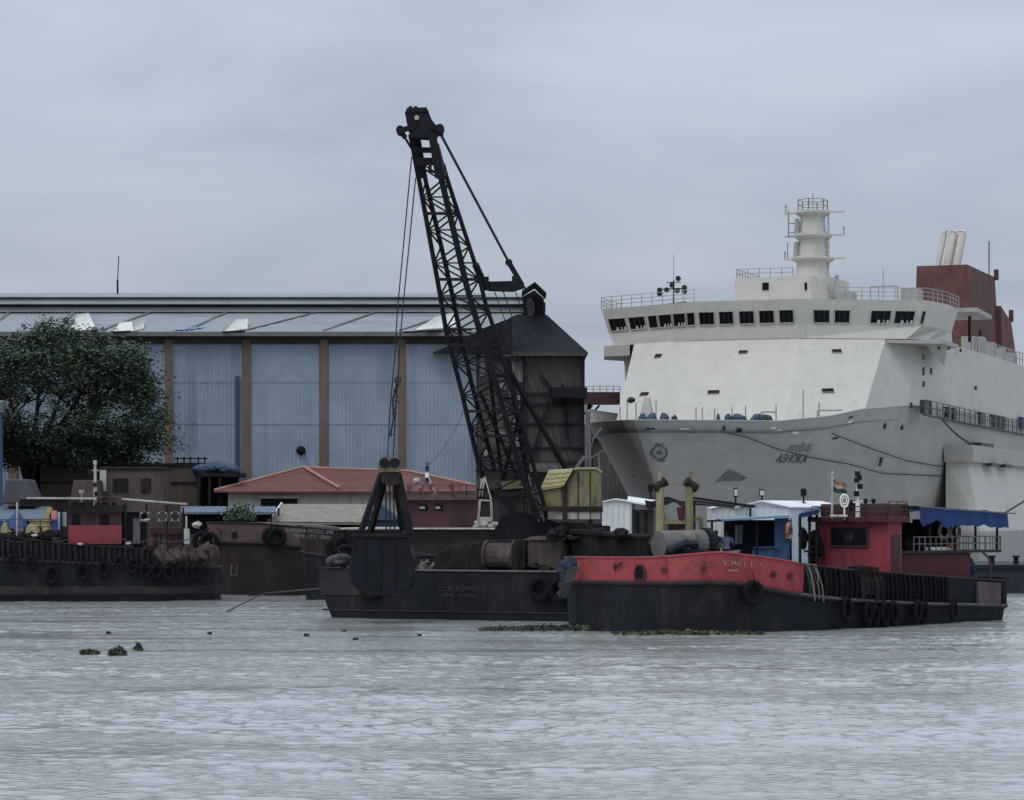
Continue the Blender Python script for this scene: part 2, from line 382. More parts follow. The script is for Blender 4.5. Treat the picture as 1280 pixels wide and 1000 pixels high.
# ------------------------------------------------------------------ water: one real rippled sheet
def make_water():
    rng = np.random.default_rng(3)
    inner = np.linspace(-.27, .27, 900)
    cols = np.concatenate([[-9, -4, -2, -1, -.6, -.42, -.33], inner, [.33, .42, .6, 1, 2, 4, 9]])
    rows = 1/np.linspace(1/30., 1/175., 950)
    rows = np.concatenate([[-400, -100, -20, 5, 15, 22, 27], rows, [190, 215, 250, 320, 450, 800, 1600, 4000, 9000]])
    T, Yg = np.meshgrid(cols, rows)
    X = T*np.maximum(Yg, 30)
    Z = np.zeros_like(X); 
    for i in range(140):
        lam = .26*(4.2 ** rng.random()**1.1) if i < 110 else 1*(4 ** rng.random())
        th = rng.normal(R(88), R(42 if i < 110 else 25))
        k = 2*math.pi/lam; sl_ = .0195 if i < 110 else .012
        ph = rng.random()*6.28
        Z += (sl_/k)*np.sin(k*(X*math.cos(th)+Yg*math.sin(th))+ph+1.1*np.sin(X*.13*math.cos(i)+Yg*.11*math.sin(i*2)+i))
    g = .75+.3*np.sin(X*.11+Yg*.05+1)*np.sin(Yg*.083+.4)+.25*np.sin(X*.31-Yg*.21)*np.sin(Yg*.17+X*.05)
    g = g*(.8+.45*np.sin(Yg*.52+2*np.sin(X*.06)+1)*np.sin(Yg*.21+X*.045))
    Z *= np.clip(g, .3, 1.5)
    Z *= np.clip((230-Yg)/60, 0, 1)*np.clip((Yg-25)/8, 0, 1)*np.clip((.4-np.abs(T))/.1, 0, 1)
    nr, nc = X.shape
    me = bpy.data.meshes.new('water')
    me.vertices.add(nr*nc); me.vertices.foreach_set('co', np.stack([X, Yg, Z], -1).astype(np.float32).ravel())
    idx = np.arange(nr*nc).reshape(nr, nc)
    q = np.stack([idx[:-1,:-1], idx[:-1,1:], idx[1:,1:], idx[1:,:-1]], -1).reshape(-1, 4)
    me.loops.add(q.size); me.loops.foreach_set('vertex_index', q.ravel().astype(np.int32))
    me.polygons.add(len(q)); me.polygons.foreach_set('loop_start', (np.arange(len(q))*4).astype(np.int32))
    me.polygons.foreach_set('use_smooth', np.ones(len(q), bool))
    me.update(); me.validate()
    m = bpy.data.materials.new('harbour_water'); m.use_nodes = True
    nt = m.node_tree; b = nt.nodes['Principled BSDF']
    b.inputs['Base Color'].default_value = (.335, .345, .338, 1); b.inputs['Roughness'].default_value = .07
    b.inputs['IOR'].default_value = 2.8; b.inputs['Specular IOR Level'].default_value = .5
    tc = nt.nodes.new('ShaderNodeTexCoord'); mp = nt.nodes.new('ShaderNodeMapping'); mp.inputs['Scale'].default_value = (1.0, 1.6, 1)
    nz = nt.nodes.new('ShaderNodeTexNoise'); nz.inputs['Scale'].default_value = 3.6; nz.inputs['Detail'].default_value = 4
    bp = nt.nodes.new('ShaderNodeBump'); bp.inputs['Strength'].default_value = .85; bp.inputs['Distance'].default_value = .07
    # slicks: patches where the wind ripple dies down
    mq = nt.nodes.new('ShaderNodeMapping'); mq.inputs['Scale'].default_value = (.05, .22, 1); nq = nt.nodes.new('ShaderNodeTexNoise'); nq.inputs['Scale'].default_value = 1.6; nq.inputs['Detail'].default_value = 5
    rq = nt.nodes.new('ShaderNodeMapRange'); rq.inputs['From Min'].default_value = .40; rq.inputs['From Max'].default_value = .54; rq.inputs['To Min'].default_value = .28; rq.inputs['To Max'].default_value = 1
    nt.links.new(tc.outputs['Object'], mq.inputs['Vector']); nt.links.new(mq.outputs['Vector'], nq.inputs['Vector']); nt.links.new(nq.outputs['Fac'], rq.inputs['Value']); nt.links.new(rq.outputs['Result'], bp.inputs['Strength'])
    nt.links.new(tc.outputs['Object'], mp.inputs['Vector']); nt.links.new(mp.outputs['Vector'], nz.inputs['Vector'])
    nt.links.new(nz.outputs['Fac'], bp.inputs['Height']); nt.links.new(bp.outputs['Normal'], b.inputs['Normal'])
    me.materials.append(m)
    o = bpy.data.objects.new('water', me); COL.objects.link(o); return kind(o, 'structure')
make_water()

# ground: the yard behind the quay, with a slip cut for the ship
g = MB(); g.prism([(-3000, 152, -3), (5.2, 152, -3), (5.2, 420, -3), (3000, 420, -3), (3000, 9000, -3), (-3000, 9000, -3)], (0, 0, 4.7))
kind(g.build('ground', 'ground'), 'structure')
qw = MB(); qw.boxp(-200, 5.5, 151.2, 152.6, -2, 1.95)
qw.boxp(5.21, 5.75, 152.6, 300, -2, 1.95)
kind(qw.build('quay_edge', 'concrete'), 'structure')

# ------------------------------------------------------------------ tyres, lifebuoys, lamps
def tyre_mesh(Rm=.42, r=.16):
    mb = MB(); n, m = 20, 8
    for i in range(n):
        t = 2*math.pi*i/n; d = Vector((math.cos(t), 0, math.sin(t)))
        for j in range(m):
            q = 2*math.pi*j/m; k = 1 if j % 4 else .92
            mb.v.append(d*(Rm+r*math.cos(q)*k)+Vector((0, r*.95*math.sin(q)*k, 0)))
    mb.f = [(i*m+j, ((i+1)%n)*m+j, ((i+1)%n)*m+(j+1)%m, i*m+(j+1)%m) for i in range(n) for j in range(m)]
    # the hanging rope loops over the tyre's top
    mb.tube([(0, -.05, Rm-.2), (0, -.2, Rm), (0, -.1, Rm+.22), (0, .12, Rm+.5)], .025, 5)
    return mb
tyre0 = None
def tyre(loc, yaw, label, group, size=1, squash=1, tilt=0, m=None):
    global tyre0
    if tyre0 is None:
        tyre0 = tyre_mesh().build('tyre_fender', 'rubber', smooth=True); o = tyre0
    else:
        o = tyre0.copy(); COL.objects.link(o)
        if m:
            o.data = tyre0.data.copy(); o.data.materials[0] = M[m]
    o.location = loc; o.rotation_euler = (tilt, random.uniform(-.2, .2), yaw); o.scale = (size*squash, size, size)
    return tag(o, label, 'tyre', group)
def buoy(loc, yaw, m, label, group=None):
    mb = MB(); mb.torus((0,0,0), (0,1,0), .3, .075, 20, 8)
    o = mb.build('lifebuoy', m, smooth=True); o.location = loc; o.rotation_euler = (0, 0, yaw)
    tag(o, label, 'lifebuoy', group)
    for i in range(4):
        bands = MB(); t = math.pi/4+i*math.pi/2; c = Vector((.3*math.cos(t), 0, .3*math.sin(t)))
        bands.torus(c, (-math.sin(t), 0, math.cos(t)), .055, .035, 10, 6); bands.build('band', 'pale_grey', o)
    return o
def floodlight(px, py_top, py_base, Y, label, pale=False, tw=10):
    base = P(px, py_base, Y); t = thing('floodlight', label, 'floodlight', base)
    z = (py_base-py_top)/F*Y; k = tw/F*Y
    mb = MB(); mb.cyl((0,0,0), (0,0,z*.55), .05, n=8); mb.boxp(-.12,.12,-.12,.12,0,.06); mb.build('post', 'black_steel', t)
    mb = MB(); mb.box((0,0,z*.75), (k, .3, z*.5), Matrix.Rotation(R(-12), 3, 'X')); hd = mb.build('lamp_head', 'black_steel', t, bevel=.02)
    mb = MB(); mb.box((0,-.17,z*.74), (k*.8, .03, z*.38), Matrix.Rotation(R(-12), 3, 'X')); mb.build('glass', 'lamp_glass' if pale else 'window', hd)
    return t
# ------------------------------------------------------------------ warehouse
YW = 185.0
G0 = 1.7
wh = thing('warehouse', 'long blue corrugated transit shed with a ridge vent and dark hipped end', 'warehouse', (-25, YW, G0))
xl, xr = -62.0, P(596, 0, YW).x
zE = P(0, 420, YW).z
mb = MB(); mb.corrug((xl, YW, G0), (xr, YW, G0), (xr, YW, zE), (xl, YW, zE), .26, .03)
mb.boxp(xl, xr, YW+.06, YW+.2, G0, zE)
wl = mb.build('wall', 'wall_blue', wh, world=True)
mb = MB()
for z in (P(0, 530, YW).z, P(0, 478, YW).z): mb.boxp(xl, xr, YW-.045, YW-.03, z, z+.05)
mb.build('sheet_joint', 'wall_blue', wl, world=True)
mb = MB()
for px in range(-880, 560, 97):
    pass
for i in range(-11, 2):
    x = P(405+97*i, 0, YW).x
    q = MB(); q.boxp(x-.27, x+.27, YW-.16, YW+.0, G0, zE-.25); q.build('pilaster', 'pilaster', wh, world=True, bevel=.02)
mb = MB(); mb.boxp(xl, xr, YW-.10, YW+.1, zE-.55, zE-.05); mb.build('eaves_band', 'wall_dark', wh, world=True)
# a downpipe and a vent cowl on the wall
x = P(297, 0, YW).x
mb = MB(); mb.cyl((x, YW-.12, P(0,600,YW).z), (x, YW-.12, P(0,470,YW).z), .12); mb.build('downpipe', 'pipe_blue', wh, world=True)
c = P(376, 563, YW-.2); mb = MB(); mb.blob(c, (.27,.3,.27), 10, 6, .1); mb.cyl(c+Vector((0,.2,0)), c+Vector((0,-.1,0)), .33, .2, 10); mb.build('vent_cowl', 'black_steel', wh, world=True)
# main roof: slope from the gutter up to the vent
YR = 194.0
zR = P(0, 391, YR).z
y0 = YW-.7; z0 = P(0, 415, y0).z
xrr = P(655, 0, YR).x
mb = MB(); n = 240
mb.corrug((xl, y0, z0), (P(590,0,y0).x, y0, z0), (xrr, YR, zR), (xl, YR, zR), .3, .025)
rf = mb.build('roof', 'roof_blue', wh, world=True)
mb = MB(); mb.add([(xl,YR+.3,zR+.5),(xrr,YR+.3,zR+.5),(xrr,YR+10,z0),(xl,YR+10,z0)], [(0,1,2,3)]); mb.build('rear_roof', 'roof_blue', wh, world=True)
mb = MB(); mb.boxp(xl, P(600,0,y0).x, y0-.12, y0+.12, z0-.28, z0+.02); mb.build('gutter', 'gutter_grey', wh, world=True)
for px0, px1 in ((10, -40), (92, 68), (188, 125), (283, 232), (395, 305), (468, 405), (565, 500), (-80,-140), (-170,-230)):
    if px0 == 10: px0, px1 = 12, -20
    a = P(px0, 0, YR); b = P(px1, 0, y0)
    a = Vector((a.x, YR-.1, zR+.03)); b = Vector((b.x, y0+.6, z0+.18))
    mb = MB(); mb.bar(a, b, .26, .05); mb.build('roof_strip', 'roof_strip', rf, world=True)
# lifted and torn sheets
def on_roof(px, py):
    """the point of the roof slope behind that pixel"""
    k = (zR-z0)/(YR-y0); sl = (H-py)/F
    Y = (E-z0+k*y0)/(k-sl); return P(px, py, Y)
def lifted(pts, m, h=.25):
    q = [on_roof(*p)+Vector((0, -.05, .06)) for p in pts]
    mb = MB(); a, b, c, d = q
    c = c+Vector((0, -.3, h)); d = d+Vector((0, -.3, h*.8))
    mb.corrug(a, b, c, d, .18, .05); mb.build('lifted_sheet', m, wh, world=True)
lifted([(86,413),(122,415),(112,399),(98,400)], 'torn_sheet', .35)
lifted([(142,416),(168,415),(166,408),(150,408)], 'torn_sheet')
lifted([(164,416),(180,412),(182,405),(172,408)], 'torn_sheet')
lifted([(280,416),(310,412),(311,405),(296,405)], 'torn_sheet', .3)
lifted([(518,414),(570,410),(572,397),(545,402)], 'torn_sheet', .3)
mb = MB(); q = [on_roof(*p)+Vector((0,-.02,.05)) for p in ((216,414),(240,413),(258,410),(236,410))]; mb.add(q, [(0,1,2,3)]); mb.v += [p+Vector((0,0,.02)) for p in q]; mb.f.append((7,6,5,4)); mb.build('sheet_patch', 'blue_sheet', rf, world=True)
for a, b in (((140,417),(164,416)), ((278,417),(306,416)), ((505,417),(590,413))):
    mb = MB(); p, q = on_roof(*a), on_roof(*b); mb.bar(p+Vector((0,-.1,.08)), q+Vector((0,-.1,.08)), .3, .12); mb.build('roof_hole', 'roof_dark', rf, world=True)
# ridge vent: louvre gaps between three sheeted bands
vt = MB(); vt.boxp(xl, xrr, YR+.1, YR+4, zR-.2, P(0,371,YR).z); vt = vt.build('ridge_vent', 'wall_dark', wh, world=True)
def band(pa, pb, m, dy0, dy1, name):
    mb = MB(); za = P(0, pa, YR).z; zb = P(0, pb, YR).z
    mb.hexa([(xl,YR+dy0,za),(xrr,YR+dy0,za),(xrr,YR+dy0+.05,za-.04),(xl,YR+dy0+.05,za-.04)], [(xl,YR+dy1,zb),(xrr,YR+dy1,zb),(xrr,YR+dy1+.05,zb-.04),(xl,YR+dy1+.05,zb-.04)])
    mb.build(name, m, vt, world=True)
band(390, 384, 'roof_blue', -.35, -.05, 'vent_sheet')
band(380.5, 373.5, 'roof_blue', -.55, -.2, 'vent_sheet')
za = P(0,371.5,YR).z; zb = P(0,366,YR+2).z
mb = MB(); mb.prism([(xl,YR-.5,za),(xl,YR+2.1,zb),(xl,YR+4.7,za),(xl,YR+4.7,za-.05),(xl,YR+2.1,zb-.06),(xl,YR-.5,za-.05)], (xrr-xl, 0, 0)); mb.build('ridge_cap', 'roof_blue', vt, world=True)
c = P(147, 367, YR+1.5)
mb = MB(); mb.cyl(c+Vector((0,0,-.2)), c+Vector((0,0,1.0)), .07); mb.cyl(c+Vector((0,0,1)), P(148.5, 320, YR+1.5), .035); mb.build('lightning_rod', 'black_steel', wh, world=True)
# vent end house with a lattice louvre
ye = YR-2.2
mb = MB(); mb.prism([P(655,394,ye),P(680,394,ye),P(680,373,ye),P(668,362.5,ye),P(653,371,ye)], (0, 5, 0)); eh = mb.build('vent_end', 'roof_dark', wh, world=True)
mb = MB(); mb.slab([P(682,374.5,ye-.3),P(668,361,ye-.3),P(652,371.5,ye-.3),P(652,370.2,ye-.3),P(668,359.7,ye-.3),P(682,373,ye-.3)], 5); mb.build('vent_end_cap', 'wall_dark', eh, world=True)
for z in (382, 389):
    mb = MB(); mb.boxp(P(679,0,ye).x, P(682,0,ye).x, ye-.1, ye+4, P(0,z,ye).z, P(0,z-4,ye).z); mb.build('vent_flap', 'wall_dark', eh, world=True)
mb = MB(); oct_ = [(659,374),(664,372),(668,381),(668.5,388),(664,399),(660,391),(658,382)]
mb.prism([P(a,b,ye-.06) for a,b in oct_][::-1], (0,-.05,0)); lv = mb.build('louvre', 'gutter_grey', eh, world=True)
mb = MB()
for k in range(6): mb.bar(P(658.3,376+k*4,ye-.14), P(668.2,377+k*4+6,ye-.14), .09, .05)
mb.build('louvre_slat', 'wall_dark', lv, world=True)
# hipped end block
yp = YW-.9
A = P(541, 441, yp); B = P(735.5, 441, yp); T0 = P(646, 393, YW+7); T1 = P(683, 393, YW+7)
mb = MB()
C = B+Vector((0, 18, 0)); D = A+Vector((0, 18, 0))
mb.add([A, B, C, D, T0, T1, T0+Vector((0,4,0)), T1+Vector((0,4,0))], [(0,1,5,4),(1,2,7,5),(2,3,6,7),(3,0,4,6),(4,5,7,6),(3,2,1,0)])
hr = mb.build('hip_roof', 'roof_dark', wh, world=True)
mb = MB(); mb.bar(A+Vector((2.6,0,.0)), B+Vector((-.1,-.05,-.05)), .1, .22); mb.build('fascia', 'wall_dark', hr, world=True)
mb = MB(); ys_ = YW-1.15; mb.prism([P(541,441.5,ys_),P(640,441.5,ys_),P(640,398,ys_+.0),P(612,409,ys_),P(590,418,ys_)], (0,.25,0)); mb.build('hip_skirt', 'roof_dark', hr, world=True)
x0 = P(597,0,YW-.2).x; x1 = P(731,0,YW-.2).x; zt = P(0,446,YW).z
mb = MB(); mb.corrug((x0,YW-.2,G0),(x1,YW-.2,G0),(x1,YW-.2,zt),(x0,YW-.2,zt), .3, .02); mb.boxp(x0,x1,YW-.1,YW+15,G0,zt); ew = mb.build('end_wall', 'wall_dark', wh, world=True)
mb = MB(); mb.boxp(x0+.1,x1-.05,YW-.5,YW+14,zt+.06,zt+.3); mb.build('eave_gap', 'shed_white', wh, world=True)
for a, b, c, d in ((640,452,655,478),(640,505,654,517),(641,520,651,534),(643,540,652,560),(612,478,632,487),(636,490,650,500),(600,448,606,470),(626,508,634,520),(605,562,611,570),(624,540,632,548)):
    mb = MB(); p = P(a,d,YW-.27); q = P(c,b,YW-.27); mb.boxp(p.x,q.x,YW-.3,YW-.24,p.z,q.z); mb.build('wall_panel', 'wall_panel', ew, world=True)
for z in (492, 505, 530, 560, 578):
    mb = MB(); p = P(640,z,YW-.3); mb.boxp(P(640,0,YW).x, x1-.03, YW-.34, YW-.26, p.z-.06, p.z+.06); mb.build('girt', 'roof_dark', ew, world=True)
for a, b in (((690,486),(663,580)),((676,470),(692,488)),((703,480),(712,560)),((655,446),(655,640)),((728,446),(729,640))):
    mb = MB(); mb.bar(P(*a,YW-.45), P(*b,YW-.45), .16, .16); mb.build('brace', 'black_steel', ew, world=True)
mb = MB(); p = P(690,497,YW-2.2); q = P(734,484,YW-2.2); mb.boxp(p.x,q.x,YW-2.2,YW-.25,p.z,q.z); mb.build('loading_hood', 'black_steel', wh, world=True)
mb = MB(); p = P(655,590,YW-1.5); q = P(706,577,YW-1.5); mb.prism([(p.x,YW-1.7,p.z),(p.x,YW-.25,q.z),(p.x,YW-.25,p.z)], (q.x-p.x,0,0)); mb.build('lean_to_roof', 'wall_dark', wh, world=True)
mb = MB(); mb.boxp(xl, xr-.05, YW+.3, YR+9.5, G0, zE-.3); mb.build('rear_wall', 'wall_blue', wh, world=True)

# conveyor gallery on trestle legs between the shed's end and the ship
yg = 236.0
gl = thing('conveyor_gallery', 'dark brown raised gallery with a handrail beside the shed end', 'gallery', (7, yg, G0))
xa, xb = P(725,0,yg).x, P(775,0,yg).x
mb = MB(); mb.boxp(xa, xb, yg, yg+2, P(0,505,yg).z, P(0,490,yg).z); mb.build('girder', 'cabin_maroon', gl, world=True)
mb = MB(); mb.rail([(xa,yg+.1,P(0,490,yg).z),(xb,yg+.1,P(0,490,yg).z)], .5, 2, .55, .03); mb.build('handrail', 'gutter_grey', gl, world=True)
for px in (728, 737):
    mb = MB(); x = P(px,0,yg).x; mb.bar((x,yg+1,G0),(x,yg+1,P(0,505,yg).z), .3); mb.bar((x,yg+1,P(0,520,yg).z),(x+.9,yg+1,P(0,506,yg).z), .18); mb.build('leg', 'black_steel', gl, world=True)
# dark repair shed far behind the ship's bow
ds = thing('repair_shed', 'dark grey shed wall behind the white ship bow', 'shed', (9.5, 320, G0))
mb = MB(); a = P(700,0,320).x; b = P(812,0,320).x
mb.corrug((a,320,G0),(b,320,G0),(b,320,P(0,549,320).z),(a,320,P(0,549,320).z), .5, .06); mb.boxp(a,b,320.1,338,G0,P(0,549,320).z); mb.build('wall', 'wall_dark', ds, world=True)
mb = MB(); z = P(0,549,320).z; mb.prism([(a-.5,319.3,z),(a-.5,329,z+2),(a-.5,339,z)], (b-a+1,0,0)); mb.build('roof', 'roof_dark', ds, world=True)
# grey pole and guy poles seen under the bow
mb = MB(); mb.tube([P(741,590,180),P(736,520,180)], .08); solo(mb, 'mooring_pole', 'black_steel', 'dark slim pole standing between the shed end and the white bow', 'pole')

# ------------------------------------------------------------------ yard on the quay
# blue wall edge at the border
st = thing('blue_shed', 'blue sheet metal shed corner in front of the spreading tree', 'shed', (P(0,0,160).x, 160, G0))
mb = MB(); a = P(-140,0,160).x; b = P(5,0,166.3).x; mb.corrug((a,160,G0),(b,160,G0),(b,160,P(0,512,160).z),(a,160,P(0,512,160).z), .3, .03); mb.boxp(a,b-.01,160.1,166,G0,P(0,512,160).z); mb.build('wall', 'blue_roof', st, world=True)
mb = MB(); z = P(0,512,160).z; mb.prism([(a,159.8,z),(a,166.2,z),(a,166.2,z+.8)], (b-a+.1,0,0)); mb.build('roof', 'roof_blue', st, world=True)

def tree_build(base, cx, cz, rx, ry, rz, name, label, nclump, seed):
    rnd = random.Random(seed)
    t = thing(name, label, 'tree', base)
    mb = MB(); O = Vector((0,0,0)); tops = []
    mb.tube([(0,0,-.2),(.05,.05,1.2),(.1,0,2.6),(.05,.1,4.2)], [.75,.55,.5,.42], 10)
    C = Vector((cx, .0, cz))
    for i in range(11):
        an = i*2.4; r = .55+.4*rnd.random()
        e = C+Vector((rx*.8*r*math.cos(an), ry*.8*r*math.sin(an), rz*rnd.uniform(-.3,.45)))
        m1 = Vector((0.05,.1,3.2+rnd.random())); m2 = m1.lerp(e, .5)+Vector((0,0,.7))
        mb.tube([m1, m2, e], [.3,.17,.05], 6); tops.append(e)
        for j in range(3):
            q = e.lerp(m2, .3*j)+Vector((rnd.uniform(-1.6,1.6), rnd.uniform(-1.6,1.6), rnd.uniform(.2,1.5)))
            mb.tube([e.lerp(m2,.3*j), q], [.07,.03], 5)
    mb.build('trunk', 'bark', t, smooth=True)
    vs = []; fs = []
    rv = lambda: Vector((rnd.gauss(0,1), rnd.gauss(0,1), rnd.gauss(0,1)))
    for i in range(nclump):
        d = rv().normalized(); 
        if d.z < -.8: d.z *= .5; d.normalize()
        k = rnd.uniform(.55, 1.0)**.5
        k *= 1+.22*mnoise.noise(d*2.3+Vector((seed,0,0)))
        c = C+Vector((d.x*rx*k, d.y*ry*k, math.copysign(abs(d.z)**.72, d.z)*rz*k*(1 if d.z > 0 else .85)))
        # gaps: leave out clumps where a coarse noise is low
        if mnoise.noise(c*.33+Vector((0,seed,0))) < -.30: continue
        s = rnd.uniform(.5, 1.15)
        for j in range(85):
            o = rv(); o = Vector((o.x*s*.62, o.y*s*.62, o.z*s*.26+abs(o.x)*-.05))
            p = c+o; a = rv(); a.z *= .3; a.normalize(); b = a.cross(Vector((rnd.gauss(0,.45), rnd.gauss(0,.45), 1))).normalized()
            l = rnd.uniform(.08,.16); wd = l*.6
            n = len(vs)
            vs += [p-a*l, p+b*wd, p+a*l, p-b*wd]; fs.append((n,n+1,n+2,n+3))
    mb = MB(); mb.v = vs; mb.f = fs
    mb.build('crown', 'leaf', t); return t
tb = P(38, 0, 172); tree_build((tb.x, 172, G0), P(62,0,172).x-tb.x, P(0,512,172).z-G0, 7.1, 6.0, 5.0, 'rain_tree', 'broad dark green spreading tree in front of the blue warehouse', 1350, 5)

def block(name, label, cat, px0, py0, px1, py1, Y, depth, m, bevel=.03, **kw):
    a = P(px0, py1, Y); b = P(px1, py0, Y)
    mb = MB(); mb.boxp(a.x, b.x, Y, Y+depth, min(a.z, b.z), max(a.z, b.z))
    return solo(mb, name, m, label, cat, bevel=bevel, **kw)
# brown boundary wall with a row of lumps along its coping
bw = thing('brown_wall', 'long brown brick yard wall below the tree and blue shed', 'wall', (P(150,0,170).x, 170, G0))
mb = MB(); a, b = P(50,0,170).x, P(248,0,170).x; z = P(0,583,170).z
mb.boxp(a,b,170,170.4,G0,z); mb.build('wall', 'brown_wall', bw, world=True)
mb = MB(); mb.boxp(a-.1,b+.1,169.9,170.5,z,z+.2); mb.build('coping', 'dark_clutter', bw, world=True)
mb = MB(); mb.boxp(a,b,169.88,169.97,P(0,604,170).z,P(0,602,170).z); mb.build('course_line', 'dark_clutter', bw, world=True)
for px in (52,73,107,143,158,166,184,197):
    mb = MB(); c = P(px,580,170.2); mb.blob(c, (.22,.2,.16), 8, 5, .3, px); mb.build('coping_stone', 'dark_clutter', bw, world=True)
wt = thing('steel_frame', 'low dark scaffold frame on the yard behind the brown wall', 'scaffold', (P(235,0,174).x, 174, G0))
mb = MB()
for px in (222,230,238,248,256): mb.cyl(P(px,640,174), P(px,571,174), .05)
for py in (573,579): mb.cyl(P(218,py,174), P(260,py,174), .04)
mb.build('frame', 'dark_clutter', wt, world=True)
# blue tarpaulin heap on a dark lean-to
lt = thing('lean_to', 'dark open lean-to under a blue tarpaulin heap beside the red roofed house', 'shelter', (P(265,0,168).x, 168, G0))
mb = MB(); mb.boxp(P(247,0,168).x, P(300,0,168).x, 168, 172, P(0,596,168).z, P(0,591,168).z); mb.build('roof', 'dark_clutter', lt, world=True)
for px in (249, 262, 275):
    mb = MB(); mb.bar(P(px,645,168.1), P(px,594,168.1), .16); mb.build('post', 'dark_clutter', lt, world=True)
mb = MB(); mb.boxp(P(250,0,171).x, P(298,0,171).x, 171, 171.2, G0, P(0,596,171).z); mb.build('back_wall', 'black_steel', lt, world=True)
mb = MB()
for i, px in enumerate((252,258,264,270,277,284,290)): mb.blob(P(px,588-3*math.sin(i*.6),169.5), (.55,1.0,.36), 12, 7, .35, i)
solo(mb, 'blue_tarpaulin', 'tarp_teal', 'crumpled blue tarpaulin heaped on the dark lean-to roof', 'tarpaulin', smooth=True)
# crates
cr = thing('site_office', 'rusty purple brown cabin with a small window by the brown wall', 'cabin', (P(150,0,160).x, 160, G0))
mb = MB(); mb.boxp(P(125,0,160).x, P(205,0,160).x, 160, 163, G0, P(0,584,160).z); mb.build('body', 'crate_brown', cr, world=True, bevel=.04)
mb = MB(); mb.boxp(P(124,0,160).x, P(206,0,160).x, 159.9, 163.1, P(0,587,160).z, P(0,584.5,160).z); mb.build('roof_edge', 'dark_clutter', cr, world=True)
for a, b, c, d, nm in ((141,598,160,615,'window'),(176,598,188,616,'door')):
    p = P(a,d,159.95); q = P(c,b,159.95); mb = MB(); mb.boxp(p.x,q.x,159.93,159.99,p.z,q.z); mb.build(nm, 'dark_clutter', cr, world=True)
mb = MB(); mb.boxp(P(125,0,160).x,P(133,0,160).x,159.93,159.98,P(0,614,160).z,P(0,586,160).z); mb.build('corner_panel', 'pale_grey', cr, world=True)
mb = MB(); mb.prism([P(88,624,158),P(124,624,158),P(122,600,158),P(92,600,158)], (0,2.2,0)); hp = solo(mb, 'scrap_hopper', 'crate_brown', 'brown tapered steel hopper standing beside the purple brown cabin', 'hopper', bevel=.03)
mb = MB(); mb.prism([P(2,630,158),P(45,630,158),P(33,599,158),P(6,599,158)], (0,3,0)); solo(mb, 'canvas_cover', 'cone_grey', 'grey tapered canvas covered pile under the tree', 'cover', bevel=.1)
# pale blue flat sheet roofs over the quay
def sheet_roof(px0, px1, py_f, py_b, Y0, Y1, label, legs):
    t = thing('sheet_canopy', label, 'canopy', (P((px0+px1)/2,0,Y0).x, Y0, G0))
    a, b = P(px0,py_f,Y0), P(px1,py_f,Y0); c = P(px1,py_b,Y1); d = P(px0,py_b,Y1)
    mb = MB(); mb.hexa([a,b,c,d], [p+Vector((0,0,.08)) for p in (a,b,c,d)]); mb.corrug(a+Vector((0,0,.1)), b+Vector((0,0,.1)), c+Vector((0,0,.1)), d+Vector((0,0,.1)), .3, .012)
    mb.build('roof_sheet', 'sheet_blue', t, world=True)
    for px in legs:
        mb = MB(); mb.cyl((P(px,0,Y0+.3).x,Y0+.3,G0),(P(px,0,Y0+.3).x,Y0+.3,a.z), .06); mb.build('post', 'dark_clutter', t, world=True)
        mb = MB(); mb.cyl((P(px,0,Y0+.3).x,Y1-.3,G0),(P(px,0,Y0+.3).x,Y1-.3,c.z), .06); mb.build('post', 'dark_clutter', t, world=True)
    return t
sheet_roof(-20, 62, 651, 634.5, 153.5, 160, 'pale blue sheet canopy behind the blue umbrella', (-15, 56))
sheet_roof(226, 345, 642.5, 635, 154, 160, 'pale blue sheet canopy in front of the white house', (230, 338))
bk = block('dark_screen', 'dark hoarding under the pale blue canopy by the white house', 'screen', 232, 643, 340, 668, 158.5, .15, 'black_steel')
# blue umbrella
um = thing('sun_umbrella', 'blue umbrella on a pole on the quay by the yellow hopper', 'umbrella', (P(20,0,150).x, 152.9, 1.95))
mb = MB(); T = P(21,635,152.9); n = 8
rim = [T+Vector((.78*math.cos(i*math.pi/4)*1.0, .78*math.sin(i*math.pi/4), -1.15)) for i in range(n)]
mid = [T+Vector((.30*math.cos(i*math.pi/4), .30*math.sin(i*math.pi/4), -.46)) for i in range(n)]
mb.add([T]+mid+rim, [(0,1+i,1+(i+1)%n) for i in range(n)]+[(1+i,1+n+i,1+n+(i+1)%n,1+(i+1)%n) for i in range(n)]); mb.build('canopy', 'umbrella_blue', um, world=True)
mb = MB(); mb.cyl((T.x,152.9,1.95), T, .03); mb.build('pole', 'pale_grey', um, world=True)
